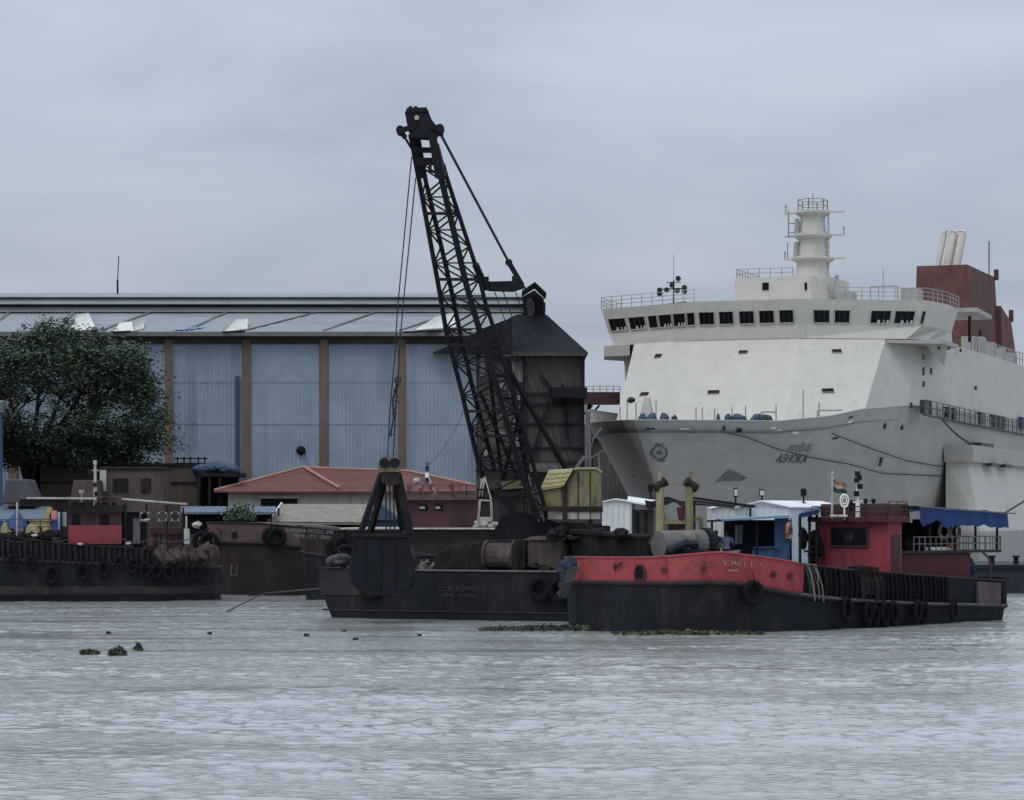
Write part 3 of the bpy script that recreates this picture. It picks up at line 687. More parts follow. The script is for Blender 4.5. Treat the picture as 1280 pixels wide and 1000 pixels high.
# yellow hopper with chute arm
yh = thing('yellow_hopper', 'yellow hopper with a raised chute arm behind the dark tugboat', 'hopper', (P(50,0,153).x, 153, 1.95))
mb = MB(); mb.prism([P(38,666,153),P(62,666,153),P(58,651,153),P(37,651,153)], (0,1,0)); mb.build('bin', 'sand_yellow', yh, world=True)
mb = MB(); mb.bar(P(55,652,153.4), P(63.5,634,153.4), .16, .25); mb.build('chute_arm', 'sand_yellow', yh, world=True)
mb = MB(); mb.prism([P(34,651,152.9),P(60,651,152.9),P(55,648.5,152.9)], (0,1.2,0)); mb.build('bin_lid', 'yellow_pale', yh, world=True)
mb = MB(); mb.boxp(P(48,0,152.95).x,P(52,0,152.95).x,152.93,152.99,P(0,664,153).z,P(0,658,153).z); mb.build('hatch', 'dark_clutter', yh, world=True)
for k, (a, b, c, d, m, l) in enumerate(((64,638,71,650,'pink_sign','red and white sign board by the yellow chute'),(65,649,72,663,'deep_blue','deep blue board under the red and white sign'),(72,640,77,662,'sky_sign','light blue board standing beside the deep blue board'),(78,640,83,658,'cloth_pale','pale board next to the light blue board'))):
    block('sign_board', l, 'board', a, b, c, d, 153.2+.15*k, .06, m, bevel=0)
mb = MB(); mb.prism([P(32,666,152),P(47,668,152),P(44,661,152),P(33,659,152)], (0,1,.2)); solo(mb, 'timber_sheet', 'yellow_pale', 'tan plywood sheet leaning in front of the yellow hopper', 'sheet')
mb = MB(); mb.prism([P(1,668,152),P(14,666,152),P(5,657,152),P(1,659,152)], (0,1,.2)); solo(mb, 'cement_sack', 'yellow_pale', 'tan sack below the blue umbrella', 'sack')

# ------------------------------------------------------------------ white house with red hipped tile roof
yh_ = 168.0
hs = thing('tiled_house', 'white walled house with a red hipped tile roof before the blue shed', 'house', (P(430,0,yh_).x, yh_, G0))
wx0, wx1 = P(285,0,yh_).x, P(612,0,yh_).x; zw = P(0,613,yh_).z
mb = MB(); mb.boxp(wx0, wx1, yh_, yh_+11, G0, zw); hw = mb.build('wall', 'plaster', hs, world=True)
A = P(268,613,yh_-.8); B = P(622,613,yh_-.8); zr = P(0,585.5,yh_+3).z
C = B+Vector((0,12.6,0)); D = A+Vector((0,12.6,0))
R0 = Vector((P(376,0,yh_+3.0).x, yh_+5.5, P(0,584.5,yh_+5.5).z)); R1 = Vector((P(512,0,yh_+5.5).x, yh_+5.5, P(0,590,yh_+5.5).z))
mb = MB(); mb.add([A,B,C,D,R0,R1], [(0,1,5,4),(1,2,5),(2,3,4,5),(3,0,4)]); mb.v += [p-Vector((0,0,.12)) for p in (A,B,C,D)]; mb.f += [(9,8,7,6),(0,6,7,1),(1,7,8,2),(2,8,9,3),(3,9,6,0)]
hr = mb.build('roof', 'tile_red', hs, world=True)
mb = MB()
for k in range(1, 15):
    u = k/15; mb.bar(A.lerp(R0,u)+Vector((0,-.02,.035)), B.lerp(R1,u)+Vector((0,-.02,.035)), .05, .03)
mb.build('tile_course', 'tile_red', hr, world=True)
mb = MB()
for a, b in ((A,R0),(B,R1),(R0,R1)): mb.tube([a+Vector((0,0,.02)), b+Vector((0,0,.06))], .09, 6)
mb.build('ridge_tile', 'ridge_tile', hr, world=True)
# the near hip of the front wing
mb = MB(); q = P(424,612,yh_-.7); mb.tube([R0+Vector((0,-.1,.05)), q+Vector((0,0,.12))], .09, 6); mb.build('hip_tile', 'ridge_tile', hr, world=True)
p = P(326,642,yh_-.03); q = P(372,623,yh_-.03); mb = MB(); mb.boxp(p.x,q.x,yh_-.06,yh_+.02,p.z,q.z); wn = mb.build('doorway', 'window', hs, world=True)
mb = MB(); mb.boxp(p.x-.1,q.x+.1,yh_-.25,yh_-.0,q.z,q.z+.12); mb.build('lintel', 'plaster', wn, world=True)
for px in (420, 437, 452):
    mb = MB(); x = P(px,0,yh_).x; mb.boxp(x,x+.12,yh_-.03,yh_+.01,G0,zw-.1); mb.build('wall_stain', 'pale_grey', hw, world=True)
ks = thing('khaki_shed', 'low shed with a khaki sheet roof in front of the white house', 'shed', (P(400,0,160).x, 160, G0))
a,b = P(336,652,158), P(455,653,158); c, d = P(470,630,163), P(352,630,163)
mb = MB(); mb.corrug(a,b,c,d,.25,.012); mb.hexa([p-Vector((0,0,.14)) for p in (a,b,c,d)], [p-Vector((0,0,.06)) for p in (a,b,c,d)]); mb.build('roof', 'khaki_roof', ks, world=True)
mb = MB(); mb.boxp(a.x+.8,b.x-.2,159,162.5,G0,a.z-.1); mb.build('wall', 'dark_clutter', ks, world=True)
mb = MB(); mb.tube([a+Vector((0,0,.05)),d+Vector((0,0,.05))], .07); mb.tube([b+Vector((0,0,.05)),c+Vector((0,0,.05))], .06); mb.build('verge', 'shed_white', ks, world=True)
def bush(px, py, Y, sx, sz, label, seed, m='leaf'):
    rnd = random.Random(seed); base = P(px, py, Y); vs=[]; fs=[]
    for j in range(420):
        d = Vector((rnd.gauss(0,.5)*sx, rnd.gauss(0,.4)*sx, abs(rnd.gauss(.3,.35))*sz)); a = Vector((rnd.gauss(0,1),rnd.gauss(0,1),rnd.gauss(.4,1))).normalized(); b = a.cross(Vector((rnd.gauss(0,1),rnd.gauss(0,1),rnd.gauss(0,1)))).normalized()
        l = rnd.uniform(.07,.15); n=len(vs); p = base+d; vs += [p-a*l,p+b*l*.5,p+a*l,p-b*l*.5]; fs.append((n,n+1,n+2,n+3))
    mb = MB(); mb.v=vs; mb.f=fs; return solo(mb, 'shrub', m, label, 'shrub', base=base)
bush(293, 650, 153.5, .6, .7, 'small green shrub on the quay under the pale blue canopy', 3)
bush(305, 650, 153.6, .6, .8, 'green shrub beside the khaki roofed shed', 4)
# blue gabled hut behind the grab
bh = thing('blue_hut', 'small dull blue gabled hut seen between the grab arms', 'hut', (P(480,0,157).x, 157, G0))
mb = MB(); mb.boxp(P(458,0,157).x,P(500,0,157).x,157,160,G0,P(0,645,157).z); mb.build('wall', 'tarp_teal', bh, world=True)
mb = MB(); mb.prism([P(452,650,156.7),P(500,650,156.7),P(476,630,156.7)], (0,3.6,0)); mb.build('roof', 'tarp_teal', bh, world=True)
# ------------------------------------------------------------------ the white ship
KS = 1.55
SCX, SCY = 12.4*KS, 143*KS
hv = Vector((-.342, -.94)); pv = Vector((.94, -.342))
sh = thing('white_ship', 'big cream white ship moored bow first with a brown funnel', 'ship', (SCX, SCY, 0), math.atan2(hv.y, hv.x))
def S(s, p, zu): return Vector((s*KS, p*KS, E+(zu-E)*KS))
def Sw(s, p, zu):
    l = S(s, p, zu); q = hv*l.x+pv*l.y
    return Vector((SCX+q.x, SCY+q.y, l.z))
def topx(v): return 640+F*v.x/v.y, H-F*(v.z-E)/v.y
ZWL = E-E/KS                                   # the waterline in ship units
LEV = []   # (stem s, [s table], [half breadth], z function)
rimS = ([-62,-5,0,5,10,15,18.5,20], [9.3,9.3,8.75,7.35,5.55,3.6,1.7,0])
z5S = ([-62,-20,-10,-5,3,8,13,15.9], [9.3,9.3,8.7,8.0,5.5,3.5,1.4,0])
wlS = ([-62,-22,-10,-3,4,10,12.2], [9.3,9.1,7.6,5.4,2.9,.8,0])
def zrim(s): return float(np.interp(s, [-62,-2,0,5,8,12,20], [9.9,9.9,9.9,9.55,9.1,8.75,8.6]))
FINE = {}
def smooth_tab(tab):
    xs = np.linspace(tab[0][0], tab[0][-1], 400); ys = np.interp(xs, *tab)
    k = np.hanning(41); k /= k.sum()
    yp = np.concatenate([np.full(20, ys[0]), ys, np.linspace(0, -1.2, 20)]); ys2 = np.convolve(yp, k, 'valid')
    ys2 = np.maximum(ys2, 0); ys2[-1] = 0
    return xs, ys2
TABS = [smooth_tab(t) for t in (rimS, z5S, wlS)]
def hull_pt(t, w):
    """t: 0 stem .. 1 aft, w: 0 rim, .5 mid height, 1 waterline, 1.25 below"""
    f = t**1.5
    pts = []
    for i, (xs, ys) in enumerate(TABS):
        s = xs[-1]-(xs[-1]-xs[0])*f; p = float(np.interp(s, xs, ys))
        if t == 0: p = 0
        z = (zrim(s), 5.0, ZWL)[i]; pts.append((s, p, z))
    if w <= .5: a, b, u = pts[0], pts[1], w*2
    else: a, b, u = pts[1], pts[2], w*2-1
    # quadratic through the three levels for a flared section
    l0 = (1-w)*(1-2*w); l1 = 4*w*(1-w); l2 = w*(2*w-1)
    if w <= 1: return tuple(l0*pts[0][k]+l1*pts[1][k]+l2*pts[2][k] for k in range(3))
    return (pts[2][0]-(w-1)*1.5, pts[2][1]*(1-(w-1)*.2), ZWL-(w-1)*6)
def hull_on(px, py, side=1, off=.03):
    """the hull surface point behind a pixel, pushed off the plate"""
    if side not in FINE:
        ts = np.linspace(.01, .62, 240); ws = np.linspace(0, .98, 90)
        FINE[side] = (ts, ws, np.array([[topx(Sw(q[0], q[1]*side, q[2])) for q in (hull_pt(tt, ww) for ww in ws)] for tt in ts]))
    ts, ws, A = FINE[side]
    i, j = np.unravel_index(np.argmin((A[..., 0]-px)**2+(A[..., 1]-py)**2), A.shape[:2])
    return float(ts[i]), float(ws[j])
def hull_w(t, w, side=1, off=.05):
    s, p, z = hull_pt(t, w); a = Sw(s, p*side, z)
    s2, p2, z2 = hull_pt(t+.004, w); s3, p3, z3 = hull_pt(t, min(1, w+.01))
    u = Sw(s2, p2*side, z2)-a; v = Sw(s3, p3*side, z3)-a
    n = u.cross(v).normalized()
    if (a+n-Vector((SCX, SCY, a.z))).length < (a-Vector((SCX, SCY, a.z))).length: n = -n
    return a+n*off
nt_, nw_ = 130, 26
TT = [i/nt_ for i in range(nt_+1)]; WW = [1.25*j/nw_ for j in range(nw_+1)]
mb = MB()
for side in (1, -1):
    k = len(mb.v)
    for t in TT:
        for w_ in WW:
            s, p, z = hull_pt(t, w_); mb.v.append(S(s, p*side, z))
    m = nw_+1
    for i in range(nt_):
        for j in range(nw_):
            q = (k+i*m+j, k+i*m+j+1, k+(i+1)*m+j+1, k+(i+1)*m+j)
            mb.f.append(q if side == 1 else q[::-1])
hull = mb.build('hull', 'ship_grey', sh, smooth=True)
# deck, a little below the rim
mb = MB(); L_ = []; 
for t in TT: s, p, z = hull_pt(t, .03); L_.append((s, p, z-.35))
mb.loft([[S(s, -p*.985, z), S(s, p*.985, z)] for s, p, z in L_], closed=False, caps=False); mb.build('foredeck', 'deck_green', sh)
mb = MB(); pts = [S(*hull_pt(t, 0)) for t in TT[:100]]; pts2 = [Vector((p.x, -p.y, p.z)) for p in pts]
mb.tube(pts2[::-1]+pts[1:], .05, 6); mb.build('rim', 'ship_grey', hull)
# deck rails and clutter on the foredeck
# superstructure front: leaning plates between base and top outline
base = [(-8,-9.1,9.45),(2.4,-6.7,8.3),(4.1,-2.95,8.3),(4.1,2.95,8.3),(2.35,6.42,8.45),(-2.2,7.9,9.2),(-9,9.2,9.45)]
top  = [(-7,-9.1),(-2.07,-6.9),(.0,-2.8),(.0,2.8),(-2.07,6.9),(-5.2,7.95),(-11,9.22)]
zb = 9.45; ztp = 13.5
def plates(lo, hi, z0, z1, close_lo=False, close_hi=True, aft=None):
    mb = MB(); n = len(lo)
    mb.v = [S(q[0],q[1],q[2] if len(q) > 2 else z0) for q in lo]+[S(s,p,z1) for s,p in hi]
    mb.f = [(i,i+1,n+i+1,n+i) for i in range(n-1)]
    if close_hi: mb.f.append(tuple(range(n,2*n)))
    if close_lo: mb.f.append(tuple(range(n-1,-1,-1)))
    return mb
mb = plates([(-60,-9.2)]+base+[(-60,9.24)], [(-60,-9.1)]+top+[(-60,9.24)], zb, ztp)
fr = mb.build('superstructure', 'ship_white', sh)
# bridge: skirt, window band and roof parapet, leaning outwards
def wing(e, sft=0): return [(-7-e,-8.9-e),(-5.9,-8.95-e),(-3.19+e*.5+sft,-8.6-e),(e+sft,-2.8),(e+sft,2.8),(-3.19+e*.5+sft,8.5+e),(-5.9,8.95+e),(-9-e,8.9+e)]
b0 = [(-8,-7.6),(-4.9,-8.7),(-2.9,-8.3),(.06,-2.82),(.06,2.82),(-2.5,7.9),(-3.9,8.75),(-9,9.1)]
b1 = wing(.12, 0); b2 = wing(.30); b3 = wing(.46)
mb = plates(b0, b1, ztp-.02, 14.2, True, False); br = mb.build('bridge_skirt', 'ship_white', sh)
mb = plates(b1, b3, 14.2, 15.5, False, True); mb.f.append(tuple(range(7,-1,-1)))
bb = mb.build('bridge', 'ship_white', sh)
# windows are dark panes set in frames on each facet (fraction along facet)
def band_pt(i, u, zu, off=.03):
    k = (zu-14.2)/(15.5-14.2); f = lambda a, b: (a[0]+(b[0]-a[0])*k, a[1]+(b[1]-a[1])*k)
    a = f(b1[i], b3[i]); b = f(b1[i+1], b3[i+1])
    p = Sw(a[0]+(b[0]-a[0])*u, a[1]+(b[1]-a[1])*u, zu)
    n = (Sw(*b, zu)-Sw(*a, zu)).cross(Vector((0,0,1))).normalized()
    mid = Vector((SCX, SCY, 0))-hv.to_3d()*12
    if (p+n-mid).length < (p-mid).length: n = -n
    return p+n*off
def facet_u(i, px, zu):
    us = np.linspace(0, 1, 400); xs = [topx(band_pt(i, u, zu))[0] for u in us]
    return float(us[int(np.argmin(np.abs(np.array(xs)-px)))])
WINS = [(2,(762,783)),(2,(787,807)),(2,(811,822)),(2,(824,840)),(2,(842,857)),(2,(859,869)),(3,(874,893)),(3,(899,917)),(3,(924,943)),(3,(949,968)),(3,(974,992)),
        (4,(1017,1037)),(4,(1043,1062)),(4,(1088,1113)),(4,(1118,1143)),(4,(1151,1157)),(4,(1160,1165))]
def yz(py, i, u):
    lo, hi = 14.2, 15.5
    for _ in range(20):
        m_ = (lo+hi)/2
        if topx(band_pt(i, u, m_))[1] > py: lo = m_
        else: hi = m_
    return lo
zw0, zw1 = 14.28, 14.95
for i, (a, b) in WINS:
    u0, u1 = facet_u(i, a, 14.6), facet_u(i, b, 14.6)
    mb = MB()
    q = [band_pt(i,u0,zw0,.02),band_pt(i,u1,zw0,.02),band_pt(i,u1,zw1,.02),band_pt(i,u0,zw1,.02)]
    r = [band_pt(i,u0,zw0,.05),band_pt(i,u1,zw0,.05),band_pt(i,u1,zw1,.05),band_pt(i,u0,zw1,.05)]
    mb.hexa(q, r); w_ = mb.build('bridge_window', 'window', bb, world=True)
    mb = MB(); rr = [band_pt(i,u,z,.06) for u, z in ((u0,zw0),(u1,zw0),(u1,zw1),(u0,zw1))]
    for k in range(4): mb.bar(rr[k], rr[(k+1)%4], .07, .07)
    mb.build('window_frame', 'ship_grey', w_, world=True)
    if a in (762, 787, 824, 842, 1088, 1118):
        for f_, fw in ((.35,.16),(.62,.12),(.82,.14)):  # pale shapes low on the glass, reflections painted in as thin pieces
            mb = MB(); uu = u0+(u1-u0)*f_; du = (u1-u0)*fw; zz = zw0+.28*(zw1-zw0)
            mb.hexa([band_pt(i,uu,zw0+.03,.05),band_pt(i,uu+du,zw0+.03,.05),band_pt(i,uu+du*.8,zz,.05),band_pt(i,uu+du*.2,zz,.05)],[band_pt(i,uu,zw0+.03,.055),band_pt(i,uu+du,zw0+.03,.055),band_pt(i,uu+du*.8,zz,.055),band_pt(i,uu+du*.2,zz,.055)]); mb.build('pane_reflection', 'ship_white', w_, world=True)
    if b-a > 17:
        mb = MB()
        for f_ in (.33,.67): mb.bar(band_pt(i,u0+(u1-u0)*f_,zw0,.058), band_pt(i,u0+(u1-u0)*f_,zw1,.058), .05, .03)
        mb.build('mullion', 'ship_dark', w_, world=True)
# square ports in the leaning front
def front_pt(i, px, py, off=.04):
    A, B = Sw(*base[i]), Sw(*base[i+1]); C, D = Sw(*top[i+1], ztp), Sw(*top[i], ztp)
    best = None
    for u in np.linspace(0,1,150):
        for v in np.linspace(0,1,100):
            p = A.lerp(B,u).lerp(D.lerp(C,u), v); x, y = topx(p); e = (x-px)**2+(y-py)**2
            if best is None or e < best[0]: best = (e, p)
    n = (B-A).cross(D-A).normalized()
    if n.y > 0: n = -n
    return best[1]+n*off, (B-A).normalized(), n
for i, px, py, w_, h_ in ((1,823,445,11,6),(2,929,441,11,5),(3,1046,439.5,12,5),(1,806,493.5,14,6),(2,892.5,490.5,15,5.5),(3,1035,488,15,5.5)):
    c, xd, n = front_pt(i, px, py); up = xd.cross(n); 
    if up.z < 0: up = -up
    s_ = c.y/F; x = xd*w_*s_/2; y = up*h_*s_/2
    mb = MB(); q = [c-x-y,c+x-y,c+x+y,c-x+y]; mb.hexa(q, [p+n*.04 for p in q]); pw = mb.build('port_window', 'window', fr, world=True)
    mb = MB(); 
    for k in range(4): mb.bar(q[k]+n*.02, q[(k+1)%4]+n*.02, .035, .035)
    mb.build('window_frame', 'ship_white', pw, world=True)
# wing struts and ledges
mb = MB(); q = [S(-1.9,7.0,13.25),S(-3.4,9.6,13.25),S(-7.5,9.7,13.25),S(-8,9.1,13.25)]; mb.hexa(q, [p+Vector((0,0,.28)) for p in q]); mb.add([S(-4.2,8.6,13.25),S(-7,9.1,13.25),S(-5.6,9.5,13.25),S(-6,9.2,12.2)], [(0,1,2),(0,3,1),(1,3,2),(2,3,0)]); mb.build('wing_ledge', 'ship_grey', sh)
mb = MB(); q = [S(-2.2,-7.2,12.9),S(-2.9,-8.9,12.9),S(-6,-9.9,12.9),S(-8,-9.1,12.9)]; mb.hexa(q, [p+Vector((0,0,.9)) for p in q]); mb.build('wing_box', 'ship_grey', sh)
# compass deck rail, deckhouse, mast
zr_ = 15.5
mb = MB(); mb.rail([S(s,p,zr_) for s,p in (b3[0],b3[1],b3[2],b3[3])], 1.0, 3, 1.3, .035); mb.build('deck_rail', 'ship_rail', sh); mb = MB()
mb.rail([S(s,p,zr_) for s,p in ((-.6,4.2),b3[5],b3[6],b3[7])], 1.0, 3, 1.3, .035); mb.build('deck_rail', 'ship_rail', sh)
def sbox(mb, s0, s1, p0, p1, z0, z1):
    return mb.hexa([S(s0,p0,z0),S(s1,p0,z0),S(s1,p1,z0),S(s0,p1,z0)], [S(s0,p0,z1),S(s1,p0,z1),S(s1,p1,z1),S(s0,p1,z1)])
# px 913..1040 at s ~ -2.5
mb = MB(); q = [(-8,-1.6),(-3.2,-1.6),(-3.2,2.6),(-4.6,3.6),(-8,3.6)]
mb.v = [S(s,p,15.5) for s,p in q]+[S(s,p,17.0) for s,p in q]; n = 5
mb.f = [(i,(i+1)%n,n+(i+1)%n,n+i) for i in range(n)]+[(5,6,7,8,9)]; dh = mb.build('deckhouse', 'ship_white', sh)
mb = MB(); mb.rail([S(-7.8,-1.5,17.0),S(-3.3,-1.5,17.0),S(-3.3,1.6,17.0)], .75, 2, .9, .04); mb.build('deck_rail', 'ship_rail', dh)
def on_face(px, py, w_, h_, sref, name, m, parent):
    """a small fitting on a transverse plane at s = sref"""
    # solve p and z on that plane
    p_ = 0; 
    best = min(((topx(Sw(sref,p,16))[0]-px)**2, p) for p in np.linspace(-9,9,1800))[1]
    Y = Sw(sref,best,16).y; z = E+((H-py)/F*Y); k = Y/F
    c = S(sref,best,0); c.z = z
    mb = MB(); mb.boxp(c.x-.04,c.x+.09,c.y-w_*k/2,c.y+w_*k/2,c.z-h_*k/2,c.z+h_*k/2); return mb.build(name, m, parent)
on_face(957, 358, 8, 9, -3.2, 'port_window', 'window', dh)
on_face(1007.5, 358, 3, 9, -3.2, 'vent_slot', 'window', dh)
mb = MB()
def mast_c(px): return None
MP = 2.3; MS = -4.9                       # the mast's place on deck
ml = lambda ds, dp, zu: S(MS+ds, MP+dp, zu)
def ring(r, zu, dp=0, n=12): return [ml(r*1.25*math.cos(t), dp+r*math.sin(t), zu) for t in [2*math.pi*i/n for i in range(n)]]
mb.loft([ring(1.2,15.5),ring(.98,16.8),ring(.84,18.0),ring(.76,19.2),ring(.68,20.0),ring(.66,20.5)], True, True)
ms = mb.build('mast', 'ship_white', sh, smooth=False)
for zu, r in ((18.0,1.15),(19.25,1.05),(20.5,.95)):
    mb = MB(); mb.loft([ring(r*.55,zu-.3),ring(r,zu),ring(r,zu+.12)], True, True)
    mb.bar(ml(0,-1.55,zu+.06), ml(0,1.75,zu+.06), .28, .14); mb.build('mast_platform', 'ship_white', ms)
mb = MB()
rg = [ml(.95*math.cos(t)*1.0,.8*math.sin(t),20.62) for t in [2*math.pi*i/6 for i in range(7)]]
mb.rail(rg, .95, 2, 1.2, .05); mb.cyl(ml(0,0,20.6), ml(0,0,21.6), .04); mb.build('mast_rail', 'ship_rail', ms)
mb = MB()
mb.cyl(ml(.2,-1.3,20.7), ml(.2,-1.3,19.3), .06); mb.cyl(ml(.2,-1.3,20.0), ml(.2,-.5,20.0), .05); mb.cyl(ml(.2,-1.3,19.5), ml(.2,-.5,19.5), .05); mb.cyl(ml(0,-1.4,18.1), ml(0,-1.4,19.0), .05)
for zu in np.arange(16.9, 20.5, .22): mb.bar(ml(-.2,.82,zu), ml(.2,.86,zu), .05)
mb.bar(ml(-.2,.84,16.8),ml(-.2,.84,20.5),.05); mb.bar(ml(.2,.86,16.8),ml(.2,.86,20.5),.05); mb.build('mast_ladder', 'ship_rail', ms)
for dp, zu, r in ((-.75,18.1,.2),(-.72,19.35,.18)):
    mb = MB(); mb.cyl(ml(.6,dp,zu), ml(.6,dp,zu+.85), r*1.4, r*1.1, 10); mb.build('radar_drum', 'ship_rail', ms)
for dp, zu in ((-1.55,18.1),(1.7,19.35),(-1.5,20.6)):
    mb = MB(); mb.cyl(ml(0,dp,zu), ml(0,dp,zu+.3), .06); mb.blob(ml(0,dp,zu+.35), (.1,.1,.12), 8, 5, 0); mb.build('mast_lamp', 'ship_rail', ms)
# things on the compass deck
def deck_at(px, s):
    p = min(((topx(Sw(s,p,15.6))[0]-px)**2, p) for p in np.linspace(-10,10,2000))[1]; return p
p = deck_at(842, -3.5)
mb = MB(); mb.cyl(S(-3.5,p,15.4), S(-3.5,p,17.0), .07); mb.bar(S(-3.5,p-.75,16.55), S(-3.5,p+.75,16.55), .09); mb.bar(S(-3.5,p-.4,16.9), S(-3.5,p+.4,16.9), .07)
sl_ = mb.build('searchlight_mast', 'ship_dark', sh)
for dp, dz in ((-.7,16.5),(-.7,16.3),(.7,16.6),(.7,16.4),(.0,16.75),(.35,17.1),(-.3,16.5),(.3,16.45)):
    mb = MB(); c = S(-3.4,p+dp,dz); mb.cyl(c, c+Vector((.35,0,-.05)), .16, .24, 10); mb.build('searchlight', 'ship_dark', sl_)
mb = MB(); mb.cyl(S(-3.5,p,17), S(-3.5,p,18.4), .03); mb.build('whip_aerial', 'ship_rail', sl_)
mb = MB(); a = S(-3.2,deck_at(810,-3.2),15.55); b = S(-3.2,deck_at(858,-3.2),15.75); mb.bar(a, b, .5, .18); mb.build('folded_awning', 'ship_dark', sh)
p0 = deck_at(1046,-4); p1 = deck_at(1066,-4); mb = MB(); sbox(mb,-5,-4,p0,p1,15.5,16.15); mb.build('locker', 'ship_rail', sh)
p0 = deck_at(1126,-5); p1 = deck_at(1147,-5); mb = MB(); sbox(mb,-6.5,-5,p0,p1,15.6,16.35); mb.build('locker', 'ship_rail', sh)
p0 = deck_at(1088,-4); p1 = deck_at(1122,-4); mb = MB(); mb.cyl(S(-4,p0,15.5),S(-4,p0,16.4),.06); mb.cyl(S(-4,p1,15.5),S(-4,p1,16.4),.06); mb.cyl(S(-4,p0,16.4),S(-4,p1,16.4),.06); pm = deck_at(1104,-4); mb.cyl(S(-4,pm,15.5),S(-4,pm,17.3),.04); mb.build('aerial_frame', 'ship_rail', sh)
mb = MB(); mb.bar(S(-4.2,deck_at(1034,-4.2),16.6),S(-4.2,deck_at(1052,-4.2),15.5),.18); mb.cyl(S(-4,deck_at(1040,-4),16.3),S(-4,deck_at(1046,-4),16.9),.08); mb.blob(S(-4,deck_at(1046,-4),17.0),(.2,.2,.16),8,5,.1); mb.build('dish_aerial', 'ship_rail', sh)
# overhanging aft roof of the wing
mb = MB(); q = [S(-9.5,8.2,15.35),S(-9.8,10.3,15.35),S(-16,10.0,15.35),S(-16,6.0,15.35)]; mb.hexa(q, [v+Vector((0,0,.35)) for v in q]); mb.build('wing_canopy', 'ship_grey', sh)
mb = MB(); mb.bar(S(-13,9.3,13.9),S(-13,9.3,15.35),.25); mb.build('canopy_post', 'ship_dark', sh)
# upper side deck rail following the side to aft
mb = MB(); mb.rail([S(-14,9.2,13.5),S(-60,9.2,13.5)], 1.2, 2, 1.6, .05); mb.build('side_rail', 'ship_rail', sh)
for s0 in (-20,-22.5,-26,-29.5,-33):
    mb = MB(); sbox(mb,s0-.7,s0+.5,7.6,8.4,13.5,14.4+.25*(s0%3)); mb.build('deck_locker', 'ship_rail', sh)
# brown funnel casing with three exhaust pipes
mb = MB(); fq0 = [(-31,2.4),(-31,6.0),(-42,6.0),(-42,2.4)]; fq1 = [(-31.2,2.6),(-31.2,5.8),(-41,5.8),(-41,2.6)]
mb.v = [S(s,p,13.4) for s,p in fq0]+[S(s,p,19.9) for s,p in fq1]; mb.f = [(0,1,5,4),(1,2,6,5),(2,3,7,6),(3,0,4,7),(4,5,6,7)]
fn = mb.build('funnel', 'funnel_red', sh)
mb = MB(); mb.add([S(-41,2.6,13.4),S(-41,6.3,13.4),S(-46,6.6,13.4),S(-46,2.6,13.4),S(-41,2.6,18),S(-41,6.2,18),S(-45,6.2,17.2),S(-45,2.6,17.2)], [(0,1,5,4),(1,2,6,5),(2,3,7,6),(3,0,4,7),(4,5,6,7)]); mb.build('funnel_step', 'funnel_red', fn)
mb = MB(); sbox(mb,-31.02,-30.9,3.3,4.6,13.4,15.6); mb.build('funnel_door', 'cabin_maroon', fn)
mb = MB(); sbox(mb,-36,-34.5,5.85,6.1,14.2,16); mb.build('vent_grille', 'cabin_maroon', fn)
for p_, r in ((3.55,.18),(4.15,.27),(4.72,.27)):
    mb = MB(); mb.cyl(S(-33,p_,19.8), S(-33.8,p_+.28,22.1), r*KS, r*KS, 12); a = S(-33.8,p_+.28,22.1); mb.cyl(a, a+(S(-34,p_+.36,22.35)-a), r*KS, r*KS*.5, 12); mb.build('exhaust_pipe', 'funnel_pipe', fn, smooth=False)
mb = MB(); mb.cyl(S(-40,5.6,19.8),S(-40,5.6,22.2),.06); mb.cyl(S(-41,5.9,19.7),S(-41,5.9,20.4),.25); mb.cyl(S(-45,6.2,17.2),S(-45,6.2,18),.25); mb.build('funnel_fitting', 'cabin_maroon', fn)
# side walkway opening with rail and doors
PSIDE = 9.32
def side_w(px, py, off=.06):
    """a point on the ship's flat side behind a pixel"""
    lo = min(((topx(Sw(s,PSIDE,9))[0]-px)**2, s) for s in np.linspace(-50,0,3000))[1]
    Y = Sw(lo,PSIDE,9).y; return lo, (E+(H-py)/F*Y-E)/KS+E
mb = MB(); L0 = side_w(1146,518); L1 = side_w(1290,545)
a = S(L0[0],PSIDE,L0[1]); b = S(L1[0],PSIDE,L1[1])
mb.rail([a+Vector((0,.14,0)), b+Vector((0,.14,0))], 1.15, 2, 2.4, .05); mb.bar(a+Vector((0,.1,-.05)), b+Vector((0,.1,-.05)), .35, .1); mb.build('walkway_rail', 'dark_rail', sh)
for px, py, w_, h_ in ((1158,509,9,17),(1185,515,5,12),(1193,517,5,14),(1226,523,5,14),(1248,527,17,15)):
    s_, z_ = side_w(px, py); Y = Sw(s_,PSIDE,z_).y; dz = h_/F*Y/KS/2
    s0_, _ = side_w(px-w_/2, py); s1_, _ = side_w(px+w_/2, py)
    mb = MB(); q = [S(s0_,PSIDE,z_-dz),S(s1_,PSIDE,z_-dz),S(s1_,PSIDE,z_+dz),S(s0_,PSIDE,z_+dz)]; mb.hexa([v+Vector((0,-.3,0)) for v in q], [v+Vector((0,.08,0)) for v in q]); mb.build('side_door', 'ship_dark', sh)
s_, z_ = side_w(1276,529); mb = MB(); c = S(s_,PSIDE+.1,z_); mb.box(c,(2.5,.3,1.1)); mb.build('side_screen', 'tarp_teal', sh)
